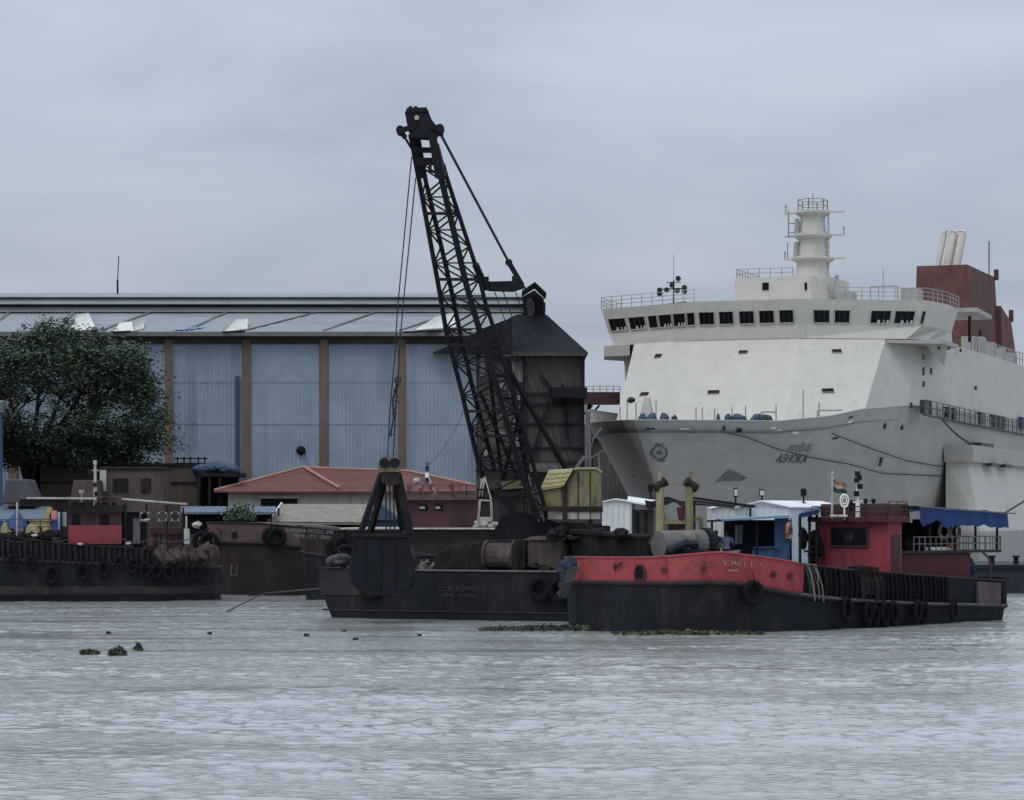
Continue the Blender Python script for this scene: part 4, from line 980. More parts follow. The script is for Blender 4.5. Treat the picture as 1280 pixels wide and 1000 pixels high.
for px, py, h_ in ((1136,444,7),(1147,446,7),(1154,464,10),(1164,464,8),(1174,435,4),(1186,435,4),(1201,438,4),(1220,485,5),(1146,480,7),(1105,531,7),(1127,533,6)):
    s_, z_ = side_w(max(px,1125), py); mb = MB(); c = S(s_,PSIDE,z_); k = Sw(s_,PSIDE,z_).y/F
    if px < 1140: 
        tt, ww = hull_on(px, py); v = hull_w(tt, ww); c = root_matrix(sh).inverted() @ v
    mb.box(c, (.3,.16,h_*k)); mb.build('side_scupper', 'ship_dark', sh)
# sponson: the bulged lower side with its rubbing box
mb = MB(); prof = [(10.2,7.1),(10.95,3.35),(10.95,ZWL-1)]
for s0_, s1_ in ((-7.6,-60),):
    mb.v = [S(s0_,9.0,7.1),S(s0_,10.2,7.1),S(s0_-.0+.35,10.95,3.35),S(s0_,9.0,3.35),S(s1_,9.0,7.1),S(s1_,10.2,7.1),S(s1_,10.95,3.35),S(s1_,9.0,3.35)]
    mb.f = [(0,1,2,3),(0,4,5,1),(1,5,6,2)]
mb.build('sponson', 'ship_white', sh)
mb = MB(); mb.v = [S(-7.25,8.5,3.35),S(-7.25,10.96,3.35),S(-7.25,10.96,ZWL-2),S(-7.25,8.5,ZWL-2),S(-60,8.5,3.35),S(-60,10.96,3.35),S(-60,10.96,ZWL-2),S(-60,8.5,ZWL-2)]; mb.f = [(0,1,2,3),(0,4,5,1),(1,5,6,2)]; mb.build('boot_top', 'ship_rail', sh)
mb = MB(); mb.v = [S(-7.2,9,7.1),S(-7.3,10.55,7.1),S(-7.0,10.55,8.0),S(-6.9,9,8.0),S(-60,9,7.1),S(-60,10.55,7.1),S(-60,10.55,8.0),S(-60,9,8.0)]; mb.f = [(0,1,2,3),(3,2,6,7),(1,5,6,2),(0,4,5,1)]; mb.build('belting_box', 'ship_grey', sh)
for s0_ in (-13,-17.5): 
    mb = MB(); sbox(mb,s0_-1.2,s0_+1.2,10.4,10.75,6.95,7.12); mb.build('belting_slot', 'ship_dark', sh)
mb = MB(); sbox(mb,-15.5,-11.5,9.5,10.2,8.0,8.25); mb.build('stowed_raft', 'ship_dark', sh)
# hull marks: name, crest, anchor pockets, chocks
def wrap(mbx, px0, py0, px1, py1, side=1, off=.05, skew=0):
    """lay flat lettering (unit box) on the bow plating between two pixels"""
    (t00,w00),(t10,w10),(t01,w01),(t11,w11) = [hull_on(*q, side) for q in ((px0,py1),(px1,py1),(px0+skew,py0),(px1+skew,py0))]
    xs = [p.x for p in mbx.v]; ys = [p.y for p in mbx.v]; x0, x1, y0, y1 = min(xs), max(xs), min(ys), max(ys)
    for k, p in enumerate(mbx.v):
        u = (p.x-x0)/(x1-x0); v = (p.y-y0)/(y1-y0)
        t = (t00*(1-u)+t10*u)*(1-v)+(t01*(1-u)+t11*u)*v; w_ = (w00*(1-u)+w10*u)*(1-v)+(w01*(1-u)+w11*u)*v
        mbx.v[k] = hull_w(t, w_, side, off+(.02 if p.z > 0 else 0))
    return mbx
wrap(text_mesh('ASHOKA', 1), 969, 567, 1007, 578, 1, .05, 5).build('name_lettering', 'bow_mark', hull, world=True)
wrap(text_mesh('अशोक', 1), 983, 552, 1013, 565, 1, .05, 4).build('name_lettering', 'bow_mark_faint', hull, world=True)
em = MB()
for r0, r1 in ((.80,1.0),):
    n = 32
    for i in range(n):
        a, b = 2*math.pi*i/n, 2*math.pi*(i+1)/n; k = len(em.v)
        em.v += [Vector((r*math.cos(t), r*math.sin(t), 0)) for r, t in ((r0,a),(r1,a),(r1,b),(r0,b))]; em.f.append((k,k+1,k+2,k+3))
n = 18; k = len(em.v); em.v += [Vector((.42*math.cos(2*math.pi*i/n)+.02, .33*math.sin(2*math.pi*i/n), 0)) for i in range(n)]; em.f.append(tuple(range(k,k+n)))
for a in range(10):
    t = 2*math.pi*a/10; k = len(em.v); c = Vector((.62*math.cos(t), .6*math.sin(t), 0)); em.v += [c+Vector((dx,dy,0)) for dx,dy in ((-.06,-.06),(.06,-.06),(.06,.06),(-.06,.06))]; em.f.append((k,k+1,k+2,k+3))
for x, y, w_, h_ in ((-.25,1.12,.1,.16),(-.05,1.12,.1,.2),(.15,1.1,.1,.12),(-.5,1.1,.16,.05),(.5,1.12,.12,.08),(0,-1.1,.5,.07),(.5,-1.0,.25,.06)):
    k = len(em.v); em.v += [Vector((x+dx*w_, y+dy*h_, 0)) for dx,dy in ((-1,-1),(1,-1),(1,1),(-1,1))]; em.f.append((k,k+1,k+2,k+3))
wrap(em, 811, 553.5, 834.5, 577, 1, .05).build('crest', 'bow_mark', hull, world=True)
def patch(name, poly, m, side=1, off=.05):
    mb = MB(); cs = [hull_on(*q, side) for q in poly]; mb.v = [hull_w(t, w_, side, off) for t, w_ in cs]
    c = sum(mb.v, Vector())/len(mb.v); mb.v.append(c); n = len(poly); mb.f = [(i,(i+1)%n,n) for i in range(n)]; return mb.build(name, m, hull, world=True)
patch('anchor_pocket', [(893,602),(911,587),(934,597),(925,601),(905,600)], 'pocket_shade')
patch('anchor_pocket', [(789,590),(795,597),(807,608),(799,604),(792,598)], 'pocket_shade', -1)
for px, py, w_ in ((781,536.5,6),(855,535.5,12),(966,535,6),(973,536,5),(993,540.5,8),(1062,527,7)):
    patch('fairlead', [(px-w_/2,py+1.5),(px+w_/2,py+1.2),(px+w_/2,py-1.5),(px-w_/2+1,py-1)], 'roof_white')
for px, py, w_ in ((813,535,10),(905,535,4),(924,537,6),(1044,548,8),(1063,522,4)):
    patch('mooring_chock', [(px-w_/2,py+2),(px+w_/2,py+1.5),(px+w_/2,py-2),(px-w_/2,py-2)], 'ship_dark')
# foredeck gear
def fd(px, py, s):
    p = min(((topx(Sw(s,p,9.4))[0]-px)**2, p) for p in np.linspace(-9,9,1500))[1]; return S(s, p, 9.0), Sw(s,p,9).y/F
for px, w_, h_, m in ((803,10,7,'tarp_teal'),(814,14,9,'tarp_teal'),(830,12,8,'tarp_teal'),(843,8,6,'ship_dark'),(898,5,8,'tarp_teal'),(910,8,6,'tarp_teal'),(924,18,7,'tarp_teal'),(946,14,7,'tarp_teal'),(958,12,5,'ship_dark')):
    c, k = fd(px, 520, 7); z1 = E+(H-520+h_*.55-1)*k
    mb = MB(); mb.blob((c.x, c.y, c.z), (w_*k*.55, w_*k*.55, z1-c.z), 10, 6, .25, px, ); mb.build('covered_winch', m, sh)
for px, h_ in ((775,12),(784,22),(795,18),(820,20),(870,12),(878,12),(893,10),(915,12),(932,14),(970,16),(1004,34),(1024,18)):
    c, k = fd(px, 520, 6); mb = MB(); mb.cyl(c, (c.x,c.y,E+(H-521+h_)*k), .05, n=6); mb.build('deck_post', 'ship_rail', sh)
c, k = fd(789, 520, 6); mb = MB(); mb.blob((c.x,c.y,E+(640-500)*k), (.3,.35,.25), 8, 6, .1); mb.build('deck_lamp', 'ship_dark', sh)
c, k = fd(809, 520, 5.0); z1 = E+(640-497)*k; mb = MB(); mb.loft([[Vector((c.x+a*r,c.y+b*r,z)) for a,b in ((-1,-1),(1,-1),(1,1),(-1,1))] for r, z in ((9*k,c.z),(3*k,z1))]); mb.build('vent_trunk', 'ship_white', sh)
for (a, b, z) in ((952,970,515),(1022,1052,513)):
    c, k = fd(a,520,6); d, _ = fd(b,520,6); z1 = E+(640-z)*k; mb = MB(); mb.cyl(c,(c.x,c.y,z1),.06); mb.cyl((c.x,c.y,z1),(d.x,d.y,z1),.06); mb.build('deck_frame', 'ship_rail', sh)
# hanging lines along the bow, with short fender pieces
def hull_line(pts, r, name):
    vs = []
    for px, py in pts: t, w_ = hull_on(px, py); vs.append(hull_w(t, w_, 1, .25))
    mb = MB(); mb.tube(vs, r, 5); return mb.build(name, 'rope', sh, world=True)
hull_line([(902,536),(930,545),(967,558),(1010,570),(1060,580),(1100,589),(1150,593),(1185,594.5),(1203,594)], .045, 'bow_line')
hull_line([(1037,540),(1050,545),(1087,561),(1130,575),(1165,581),(1203,585)], .045, 'bow_line')
for px, py in ((1098,576),(1185,586),(1204,589)):
    t, w_ = hull_on(px, py); v = hull_w(t, w_, 1, .3); mb = MB(); mb.cyl(v+Vector((-.1,0,-.35)), v+Vector((.1,0,.35)), .12); mb.build('line_toggle', 'ship_dark', sh, world=True)
a0 = Sw(*[side_w(1172,520)[0], PSIDE+.1, side_w(1172,520)[1]]); 
for px in (1206,1212):
    mb = MB(); mb.tube(sag(a0, Sw(-8.2-.5*(px-1206)/6,10.3,8.05), .3), .06, 5); mb.build('side_line', 'rope', sh, world=True)
# ------------------------------------------------------------------ dark jetty, white sheds in front of the bow
jt = thing('floating_jetty', 'low dark navy floating jetty under the white ship side', 'jetty', (30, 147.5, 0))
mb = MB(); mb.boxp(5.8, 75, 147.5, 158, -1, 1.55); mb.build('pontoon', 'navy', jt, world=True, bevel=.05)
mb = MB(); mb.boxp(5.8, 75, 147.38, 147.5, 1.3, 1.5); mb.build('fender_beam', 'black_steel', jt, world=True)
for px in (1203, 1240, 1270):
    c = P(px, 0, 148.2); mb = MB(); mb.cyl((c.x,148.2,1.5),(c.x,148.2,1.95),.14); mb.cyl((c.x,148.2,1.95),(c.x,148.2,2.03),.22); mb.build('bollard', 'black_steel', jt, world=True)
def gable_shed(name, label, px0, pxm, px1, py_eave, py_apex, Y, mwall, depth, dark=None, vx=0):
    """a ribbed shed whose gable faces us, its long side running back"""
    base = 1.56
    t = thing(name, label, 'shed', (P(pxm,0,Y).x, Y, base))
    a, b = P(px0,py_eave,Y), P(px1,py_eave,Y); ap = P(pxm,py_apex,Y); d = Vector((vx, depth, 0))
    mb = MB(); mb.corrug((a.x,Y,base),(b.x,Y,base),b,a,.3,.03); mb.prism([a+Vector((0,.04,0)),b+Vector((0,.04,0)),ap+Vector((0,.04,0))], (0,.08,0))
    mb.corrug((b.x,Y,base),(b.x+d.x,Y+depth,base),b+d,b,.3,.03); mb.corrug((a.x+d.x,Y+depth,base),(a.x,Y,base),a,a+d,.3,.03)
    mb.add([(a.x+d.x,Y+depth,base),(b.x+d.x,Y+depth,base),b+d,ap+d,a+d],[(0,1,2,3,4)]); mb.build('wall', mwall, t, world=True)
    mb = MB(); o = Vector((0,-.15,0)); u = Vector((0,0,.07))
    for p, q in ((a-(ap-a)*.06, ap), (ap, b+(b-ap)*.06)):
        mb.hexa([p+o,q+o,q+d,p+d], [p+o+u,q+o+u,q+d+u,p+d+u])
    mb.build('roof', 'roof_white', t, world=True)
    return t
s1 = gable_shed('white_shed', 'white ribbed site shed beside the yellow crane house', 753, 769, 789, 628, 624.5, 149, 'shed_white', 6, vx=.5)
mb = MB(); mb.boxp(P(789,0,149).x+.05, P(818,0,149).x, 149.6, 155, 1.56, P(0,637,149).z); mb.build('annex', 'wall_dark', s1, world=True)
mb = MB(); a, b = P(784,628,149), P(825,634,149); mb.hexa([a,b,b+Vector((.3,6,.3)),a+Vector((.3,6,.3))], [q+Vector((0,0,.08)) for q in (a,b,b+Vector((.3,6,.3)),a+Vector((.3,6,.3)))]); mb.build('annex_roof', 'roof_white', s1, world=True)
for px in (796, 806):
    mb = MB(); x = P(px,0,149.5).x; mb.boxp(x,x+.12,149.48,149.58,1.56,P(0,640,149).z); mb.build('annex_post', 'black_steel', s1, world=True)
s2 = gable_shed('white_shed', 'small white hut under the sloping dark pipes', 889, 905, 921, 636, 632, 151, 'shed_white', 3)
s3 = gable_shed('white_shed', 'long bluish white ribbed shed behind the blue deck cabin', 920, 951, 987, 634.5, 627, 149, 'shed_bluewhite', 8, vx=4.2)
floodlight(813, 606, 624, 149.6, 'small dark floodlight on the roof beside the yellow gallows', tw=6)
floodlight(919.5, 610, 632, 151.5, 'small white floodlight above the little white hut', True, 5)
floodlight(952.5, 612, 628, 149.4, 'pale faced floodlight on the gable of the long bluish shed', True, 7)
floodlight(1004.5, 611, 629, 153, 'black square floodlight at the far end of the long bluish shed', tw=7)
# sloping pipe roof and black netting over the jetty
pr = thing('pipe_rack', 'rack of long grey pipes sloping beside black netting', 'pipe rack', (P(890,0,147.8).x, 148.5, 1.56))
for k in range(5):
    mb = MB(); mb.tube([P(858,621+k*2.0,148+k*.35), P(944-k*3,633.0+k*.4,148.4+k*.35)], .07, 6); mb.build('pipe', 'gutter_grey' if k % 2 else 'dark_clutter', pr, world=True)
for px, py in ((868,626),(938,634)):
    mb = MB(); c = P(px,py,148.8); mb.cyl((c.x,c.y,1.56), c, .06); mb.build('post', 'black_steel', pr, world=True)
mb = MB(); n = 14; top_ = []; bot = []
for i in range(n+1):
    px = 806+i*58/n; top_.append(P(px, 623+2.2*math.sin(i*.7)+abs(i-7)*.25, 148)); bot.append(P(px+2, 632+3*math.sin(i*.5+1)+2*math.sin(i*1.3), 147.8+.15*math.sin(i)))
mb.loft([[a, b, b+Vector((0,.12,0)), a+Vector((0,.12,0))] for a, b in zip(top_, bot)]); nt_o = solo(mb, 'cargo_net', 'black_steel', 'black netting hung across the yellow gallows posts', 'net')

# ------------------------------------------------------------------ boats: shared hull maker
def hull_strips(st, name, m, parent, rows, near_k=1, far_k=1, smooth=True, caps=True):
    """st: list of (u, dict) with half breadths and heights per row; closed shell"""
    mb = MB(); rings = []
    for u, hb, zs in st:
        near = [Vector((u+0, -b*near_k, z)) for b, z in zip(hb, zs)]
        far = [Vector((u+0, b*far_k, z)) for b, z in zip(hb, zs)]
        rings.append(near+far[::-1])
    mb.loft(rings, True, caps); return mb.build(name, m, parent, smooth=False)

# ------------------------------------------------------------------ grab dredger: pontoon
th = math.atan2(-.39, .92)
dp = thing('dredger_pontoon', 'black flat steel pontoon carrying the lattice boom crane', 'pontoon', (-7.6, 113.3, 0), th)
LP, BP, ZD = 13.3, 8.0, 2.0
mb = MB(); prof = [(.55,-.6),(.1,0),(-.42,1.15),(-.55,1.25),(-.50,ZD+.08),(LP,ZD-.05),(LP,-.6)]
mb.prism([Vector((x,0,z)) for x, z in prof], (0,BP,0)); ph = mb.build('hull', 'hull_black', dp, bevel=.03)
mb = MB(); mb.boxp(-.3,LP,-.06,0,.30,.38); mb.build('rubbing_bar', 'hull_grey', ph)
mb = MB(); mb.boxp(3,LP,-.05,.25,ZD-.02,ZD+.04); mb.build('deck_edge', 'grey_paint', ph)
mb = MB(); mb.prism([Vector((x,-.035,z)) for x, z in ((.3,-.6),(.12,.02),(.0,.28),(LP-.01,.28),(LP-.01,-.6))], (0,.03,0)); mb.build('waterline_band', 'black_steel', ph)
mb = MB(); mb.prism([Vector((x,-.03,z)) for x, z in ((-.35,.95),(-.48,1.25),(-.43,ZD),(3.2,ZD),(3.2,.95))], (0,.025,0)); mb.build('bow_plate', 'hull_grey', ph)
iw = root_matrix(dp).inverted()
def on_pont(px, py):
    """point on the pontoon's near side behind a pixel"""
    d = Vector(((px-640)/F, 1, (H-py)/F)); o = Vector((0,0,E)); a = Vector((-7.6,113.3,0)); n = Vector((.39,.92,0))
    return o+d*((a-o).dot(n)/d.dot(n))
ax = Vector((.92,-.39,0)); up = Vector((0,0,1))
t_ = text_mesh('G.L.B.  N.DIVYA', .26, .0); place_text(t_, on_pont(574,736.5)-Vector((.02,.05,0)), ax, up).build('name_lettering', 'letter_dim', ph, world=True)
t_ = text_mesh('MMB - F 10037', .26, .0); place_text(t_, on_pont(576,744.5)-Vector((.02,.05,0)), ax, up).build('name_lettering', 'letter_dim', ph, world=True)
# deck clutter: winch housings, spoil hopper, stores
mb = MB(); mb.loft([[Vector((x,y,z)) for x,y,z in r] for r in (
    [(4.1,1.2,ZD),(4.1,5.5,ZD),(4.3,5.2,ZD+.7),(4.3,1.3,ZD+.7)], [(4.9,1.0,ZD),(4.9,5.8,ZD),(4.9,5.6,ZD+1.1),(4.9,1.2,ZD+1.0)],
    [(6.6,1.0,ZD),(6.6,5.8,ZD),(6.6,5.6,ZD+1.35),(6.6,1.2,ZD+1.25)], [(8.4,1.0,ZD),(8.4,5.8,ZD),(8.4,5.6,ZD+1.25),(8.4,1.2,ZD+1.3)])]); mb.build('winch_housing', 'dark_clutter', dp, bevel=.08)
mb = MB(); mb.boxp(8.55,10.0,.9,2.6,ZD,ZD+1.25); mb.prism([Vector(p) for p in ((8.4,.8,ZD+1.25),(10.1,.8,ZD+1.25),(9.9,.9,ZD+1.45),(8.7,.9,ZD+1.4))],(0,1.9,0)); mb.build('rusty_locker', 'rust_block', dp, bevel=.04)
mb = MB(); mb.cyl((6.9,.85,ZD+.6),(8.0,.85,ZD+.6),.55,.55,14); mb.cyl((6.8,.85,ZD+.6),(6.9,.85,ZD+.6),.68,.68,14); mb.cyl((8.0,.85,ZD+.6),(8.1,.85,ZD+.6),.68,.68,14); mb.build('mooring_winch', 'rust_block', dp)
mb = MB(); mb.boxp(10.2,12.9,1.6,3.4,ZD,ZD+1.5); mb.prism([Vector(p) for p in ((10.1,1.5,ZD+1.5),(13,1.5,ZD+1.3),(13,1.5,ZD+1.45),(10.2,1.5,ZD+1.7))],(0,2,0)); mb.build('deck_store', 'dark_clutter', dp, bevel=.05)
mb = MB()
for i in range(26): mb.blob((random.uniform(8.6,13), random.uniform(.6,3), ZD+random.uniform(.05,.4)+ (1.25 if i%3==0 else 0)), (random.uniform(.15,.4), .3, random.uniform(.1,.3)), 8, 5, .4, i)
kind(mb.build('deck_gear', 'dark_clutter', dp), 'stuff')
mb = MB()
for x in (3.0,3.35,3.8): mb.cyl((x,.4,ZD),(x,.4,ZD+.75),.05,n=6)
mb.cyl((2.9,.4,ZD+.72),(4.2,.45,ZD+.72),.04,n=6); mb.cyl((2.9,.4,ZD+.4),(4.2,.45,ZD+.4),.04,n=6); mb.build('handrail', 'hull_grey', dp)
mb = MB()
for i in range(9): mb.blob((random.uniform(2.6,4.2), random.uniform(.5,2), ZD+random.uniform(.05,.25)), (.2,.25,random.uniform(.1,.25)), 8, 5, .4, 40+i)
mb.build('rope_heap', 'rope_pale', dp)
mb = MB()
for x, y in ((.4,.5),(.8,.5)): mb.cyl((x,y,ZD),(x,y,ZD+.45),.13)
mb.build('bitts', 'black_steel', dp)
mb = MB(); mb.boxp(9.5,13.2,4,7,ZD,ZD+1.1); mb.build('hatch_coaming', 'dark_clutter', dp)
c = on_pont(426,704); 
for px, py, s_ in ((466,737,.85),(678,736,.95),(702,738,.9)):
    tyre(on_pont(px,py)-Vector((.08,.2,0)), th, 'black tyre fender hung against the black pontoon side', 'tyre fenders of the dredger pontoon', s_)
tyre(on_pont(424,704)+Vector((-.05,.15,.12)), R(10), 'grey tyre lying flat on the black pontoon corner', 'tyres on the dredger pontoon', .92, 1, R(68), 'rubber_grey')
tyre(on_pont(430,692)+Vector((0,1.1,0)), R(10), 'dark tyre propped above the grey tyre on the pontoon corner', 'tyres on the dredger pontoon', .8, 1, R(40))
# floating mooring line
mb = MB(); mb.tube([PW(283,766)+Vector((0,0,.05)), PW(330,749)+Vector((0,0,.3)), P(408,735,113.5)], .03, 5); solo(mb, 'mooring_line', 'rope', 'thin dark line running from the water to the pontoon bow', 'rope')

# ------------------------------------------------------------------ the crane
cr = thing('floating_crane', 'black lattice boom crane with a yellow engine house', 'crane', P(688,0,113.6).xy.to_3d()+Vector((0,0,ZD)))
e2 = Vector((.77,.64,0)); lat = Vector((.64,-.77,0))
def chord(tab, off):
    pts = []
    for px, py in tab:
        f = (py-140)/(650-140); Y = 108.5+(112.3-108.5)*f
        v = P(px, py, Y+off); pts.append(v)
    return pts
TA = [(517,180),(523,221),(548,357),(558,416),(577,490),(599,584),(620,652)]
TB = [(524,180),(531,221),(563,357),(575,416),(592,490),(611,560),(634,652)]
TCc = [(540,180),(551,221),(583,357),(600,416),(623,490),(649,584),(674,652)]
TD = [(547,180),(558,221),(597,340),(607,380),(619,416),(640,490),(661,560),(682,640)]
def res(tab, n=44, y0=205, y1=648):
    ys = np.linspace(y0, y1, n); xs = np.interp(ys, [t[1] for t in tab], [t[0] for t in tab]); return list(zip(xs, ys))
CH = {}
for nm, tab, off, r in (('A',TA,.7,.085),('B',TB,1.2,.075),('C',TCc,-.7,.11),('D',TD,-.2,.075)):
    pts = chord(res(tab), off); CH[nm] = pts
bm_ = MB()
for nm, r in (('A',.10),('B',.10),('C',.13),('D',.09)): bm_.tube(CH[nm], r, 7)
bo = bm_.build('boom', 'boom_steel', cr, world=True)
lc = MB(); n = 44
for a, b, st in (('A','C',2),('B','D',2),('A','B',2),('C','D',2)):
    for i in range(0, n-st, st):
        j = i+st
        if (i//st) % 2 == 0: lc.bar(CH[a][i], CH[b][j], .055)
        else: lc.bar(CH[b][i], CH[a][j], .055)
        if i % 4 == 0: lc.bar(CH[a][i], CH[b][i], .06)
for i in (6, 14, 22, 30, 33):
    for a, b in (('A','C'),('B','D'),('A','B'),('C','D'),('A','D')): lc.bar(CH[a][i], CH[b][i], .12)
lc.build('boom_lattice', 'boom_steel', bo, world=True)
# plated head
hd = MB()
def plate(polys, Y, t, m, name, parent):
    mb = MB(); mb.prism([P(x,y,Y) for x,y in polys], (0,t,0)); return mb.build(name, m, parent, world=True)
hp = plate([(510,162),(506,141),(509,135),(533,134),(540,150),(548,160),(546,170),(538,172),(514,170)], 107.9, .9, 'black_steel', 'boom_head', cr)
mb = MB(); q = [P(508,140.5,107.85),P(536,139.5,107.85),P(533,134,107.85),P(508,135,107.85)]; mb.prism(q,(0,1.1,0)); mb.build('head_cap', 'boom_steel', hp, world=True)
mb = MB(); p_ = P(520,146,107.86); mb.cyl(P(521,147,107.82), P(521,147,107.95), .10, n=8); mb.build('head_opening', 'pale_grey', hp, world=True)
# side plates of the head with lightening holes left open between them
for poly, Y in (([(510,168),(525,168),(534,222),(520,222)],108.9),([(535,168),(545,168),(557,222),(544,222)],107.7)):
    plate(poly, Y, .25, 'black_steel', 'head_cheek', hp)
for y0_, y1_ in ((168,174),(184,190.5),(197,206)):
    f0 = (y0_-168)/54; f1 = (y1_-168)/54
    plate([(513+f0*9,y0_),(536+f0*13,y0_),(536+f1*13,y1_),(513+f1*9,y1_)], 108.3, .2, 'black_steel', 'head_web', hp)
mb = MB(); q = [P(545,178,108.0),P(549,180,108.6),P(559,218,108.9),P(553,222,108.2)]; mb.prism(q,(0,.12,0)); mb.build('head_side_panel', 'crate_brown', hp, world=True)
for px, py in ((500.5,163),(550,161)):
    mb = MB(); c = P(px,py,107.9); mb.cyl(c-Vector((0,.25,0)), c+Vector((0,.5,0)), .17, n=12); mb.bar(c, P(px+(6 if px<520 else 1),py+9,107.9), .22, .2); mb.bar(c, P(524 if px<520 else 530,py-6,108), .2, .2); mb.build('head_sheave', 'boom_steel', hp, world=True)
for px in (513, 519.5): 
    mb = MB(); mb.cyl(P(px,135,108.2), P(px,133,108.2), .08, n=8); mb.build('head_bolt', 'black_steel', hp, world=True)
mb = MB(); mb.bar(P(506,172,107.95),P(514,185,108.2),.07); mb.build('head_tackle', 'boom_steel', hp, world=True); mb = MB(); mb.bar(P(538,205,107.7),P(537,216,107.7),.12); mb.bar(P(531,212,107.7),P(543,216,107.7),.06); mb.build('head_tackle', 'boom_steel', hp, world=True)
# luffing tackle: pendant, strut and equaliser beam
lf = MB(); lf.bar(P(636,328,110.5),P(653,357,110.5),.26,.2); lf.cyl(P(636,328,110.4),P(636,328,110.7),.15); lf.bar(P(640,349,110.5),P(646,349,110.5),.3,.25)
lf.prism([P(607,352,110.3),P(641,351,110.3),P(645,341,110.3),P(657,359,110.3),P(641,364,110.3),P(611,363,110.3),P(603,357,110.3)],(0,.5,0)); lf.boxp(P(604,0,110.3).x,P(611,0,110.3).x,110.2,110.9,P(0,362,110.3).z,P(0,346,110.3).z)
lf.bar(P(594,330,109.6),P(607,360,110.3),.22,.18); lf.cyl(P(598,336,109.7),P(598,336,110.1),.1); lf.build('equaliser_beam', 'black_steel', cr, world=True)
rp_ = MB(); rp_.tube([P(551,168,107.95), P(635,326,110.4)], .055, 6); rp_.build('pendant_rope', 'wire', cr, world=True)
for k, (a, b) in enumerate((((618,364),(700,588)),((629,364),(708,588)),((644,363),(716,590)))):
    mb = MB(); mb.tube([P(*a,110.5+.1*k), P(*b,113.2+.3*k)], .022, 5); mb.build('luffing_rope', 'wire', cr, world=True)
mb = MB(); mb.bar(P(627,446,111.2), P(707,586,113.4), .17, .14); mb.bar(P(634,446,111.9), P(668,640,113.8), .2, .16); mb.bar(P(610,446,112.2),P(632,640,113),.16,.14); mb.bar(P(627,446,111.2),P(612,446,112.2),.2); mb.bar(P(600,490,112),P(648,600,112.6),.12); mb.bar(P(655,500,112),P(628,600,112.6),.12)
for y in (470,498,530,560): mb.bar(P(617+(y-446)*.15,y,112.2),P(632+(y-446)*.19,y,112),.12)
mb.build('gantry_frame', 'boom_steel', cr, world=True)
# hoist ropes to the grab
for k, (pts) in enumerate(([(514.5,196),(505,300),(497,385),(493,450),(487.5,512),(484.5,571)],[(519.5,222),(512,300),(503.5,385),(498.5,450),(494.5,512),(491.5,571)])):
    mb = MB(); mb.tube([P(x,y,107.6+.1*k) for x,y in pts], .026, 5); mb.build('hoist_rope', 'wire', cr, world=True)
mb = MB()
for i in range(7): 
    y = 474+i*7; mb.torus(P(496-.35*i+1.2*math.sin(i*2),y,107.6), (.3,1,.2), .07, .025, 10, 5)
mb.torus(P(497,475,107.6),(0,1,0),.12,.03,10,5); mb.bar(P(486,545,107.6),P(491.5,543,107.65),.05); mb.tube([P(497,476,107.6),P(491,500,107.6),P(492,522,107.6),P(488,545,107.6)],.04,5); mb.build('rope_clip', 'wire', cr, world=True)
# machinery deck, cab and engine house
cc = P(690,0,113.0); 
mb = MB(); mb.cyl((cc.x,113.6,ZD),(cc.x,113.6,ZD+1.2),1.9,1.6,24); mb.cyl((cc.x,113.6,ZD+1.2),(cc.x,113.6,ZD+1.45),1.8,1.8,24); mb.build('slewing_ring', 'black_steel', cr, world=True)
plate([(612,690),(636,692),(700,689),(752,684),(755,672),(752,655),(700,654),(655,640),(628,645),(614,668)], 112.2, 3.2, 'black_steel', 'machinery_deck', cr)
plate([(700,672),(752,672),(750,655),(700,652)], 111.9, .3, 'dark_clutter', 'deck_skirt', cr)
cb = plate([(596,652),(652,652),(652,590),(600,589),(596,600)], 112.6, 1.7, 'wall_dark', 'cab', cr)
mb = MB(); 
for a, b in (((597.5,651),(602.5,598)),((597.5,651),(615,651)),((615,651),(614,626)),((600,625),(614,626)),((600,625),(606,596)),((606,596),(614,625))): mb.bar(P(*a,112.5),P(*b,112.5),.1,.06)
mb.prism([P(597.5,651,112.55),P(615,651,112.55),P(615,646,112.55),P(597.5,646,112.55)],(0,-.04,0)); mb.build('cab_frame', 'pale_grey', cb, world=True)
mb = MB(); mb.prism([P(600,645,112.57),P(613,645,112.57),P(613,628,112.57),P(600.5,628,112.57)],(0,-.03,0)); mb.build('cab_window', 'hull_grey', cb, world=True)
mb = MB(); mb.prism([P(623,652,112.57),P(643,652,112.57),P(642,627,112.57),P(623,627,112.57)],(0,-.03,0)); mb.build('cab_panel', 'hull_grey', cb, world=True)
mb = MB(); mb.prism([P(628,612,112.5),P(655,610,112.5),P(650,600,112.5),P(626,602,112.5)],(0,-.1,0)); mb.build('cab_roof_panel', 'olive_paint', cb, world=True)
mb = MB(); mb.bar(P(594,588,112.4),P(660,588,112.4),.14,.08); mb.bar(P(596,612,112.5),P(658,612,112.5),.07); mb.bar(P(596,622,112.5),P(658,622,112.5),.06)
for px in (599,607,618,628): mb.blob(P(px,586.5,112.4),(.08,.08,.05),8,5,.1)
mb.build('cab_rail', 'black_steel', cb, world=True)
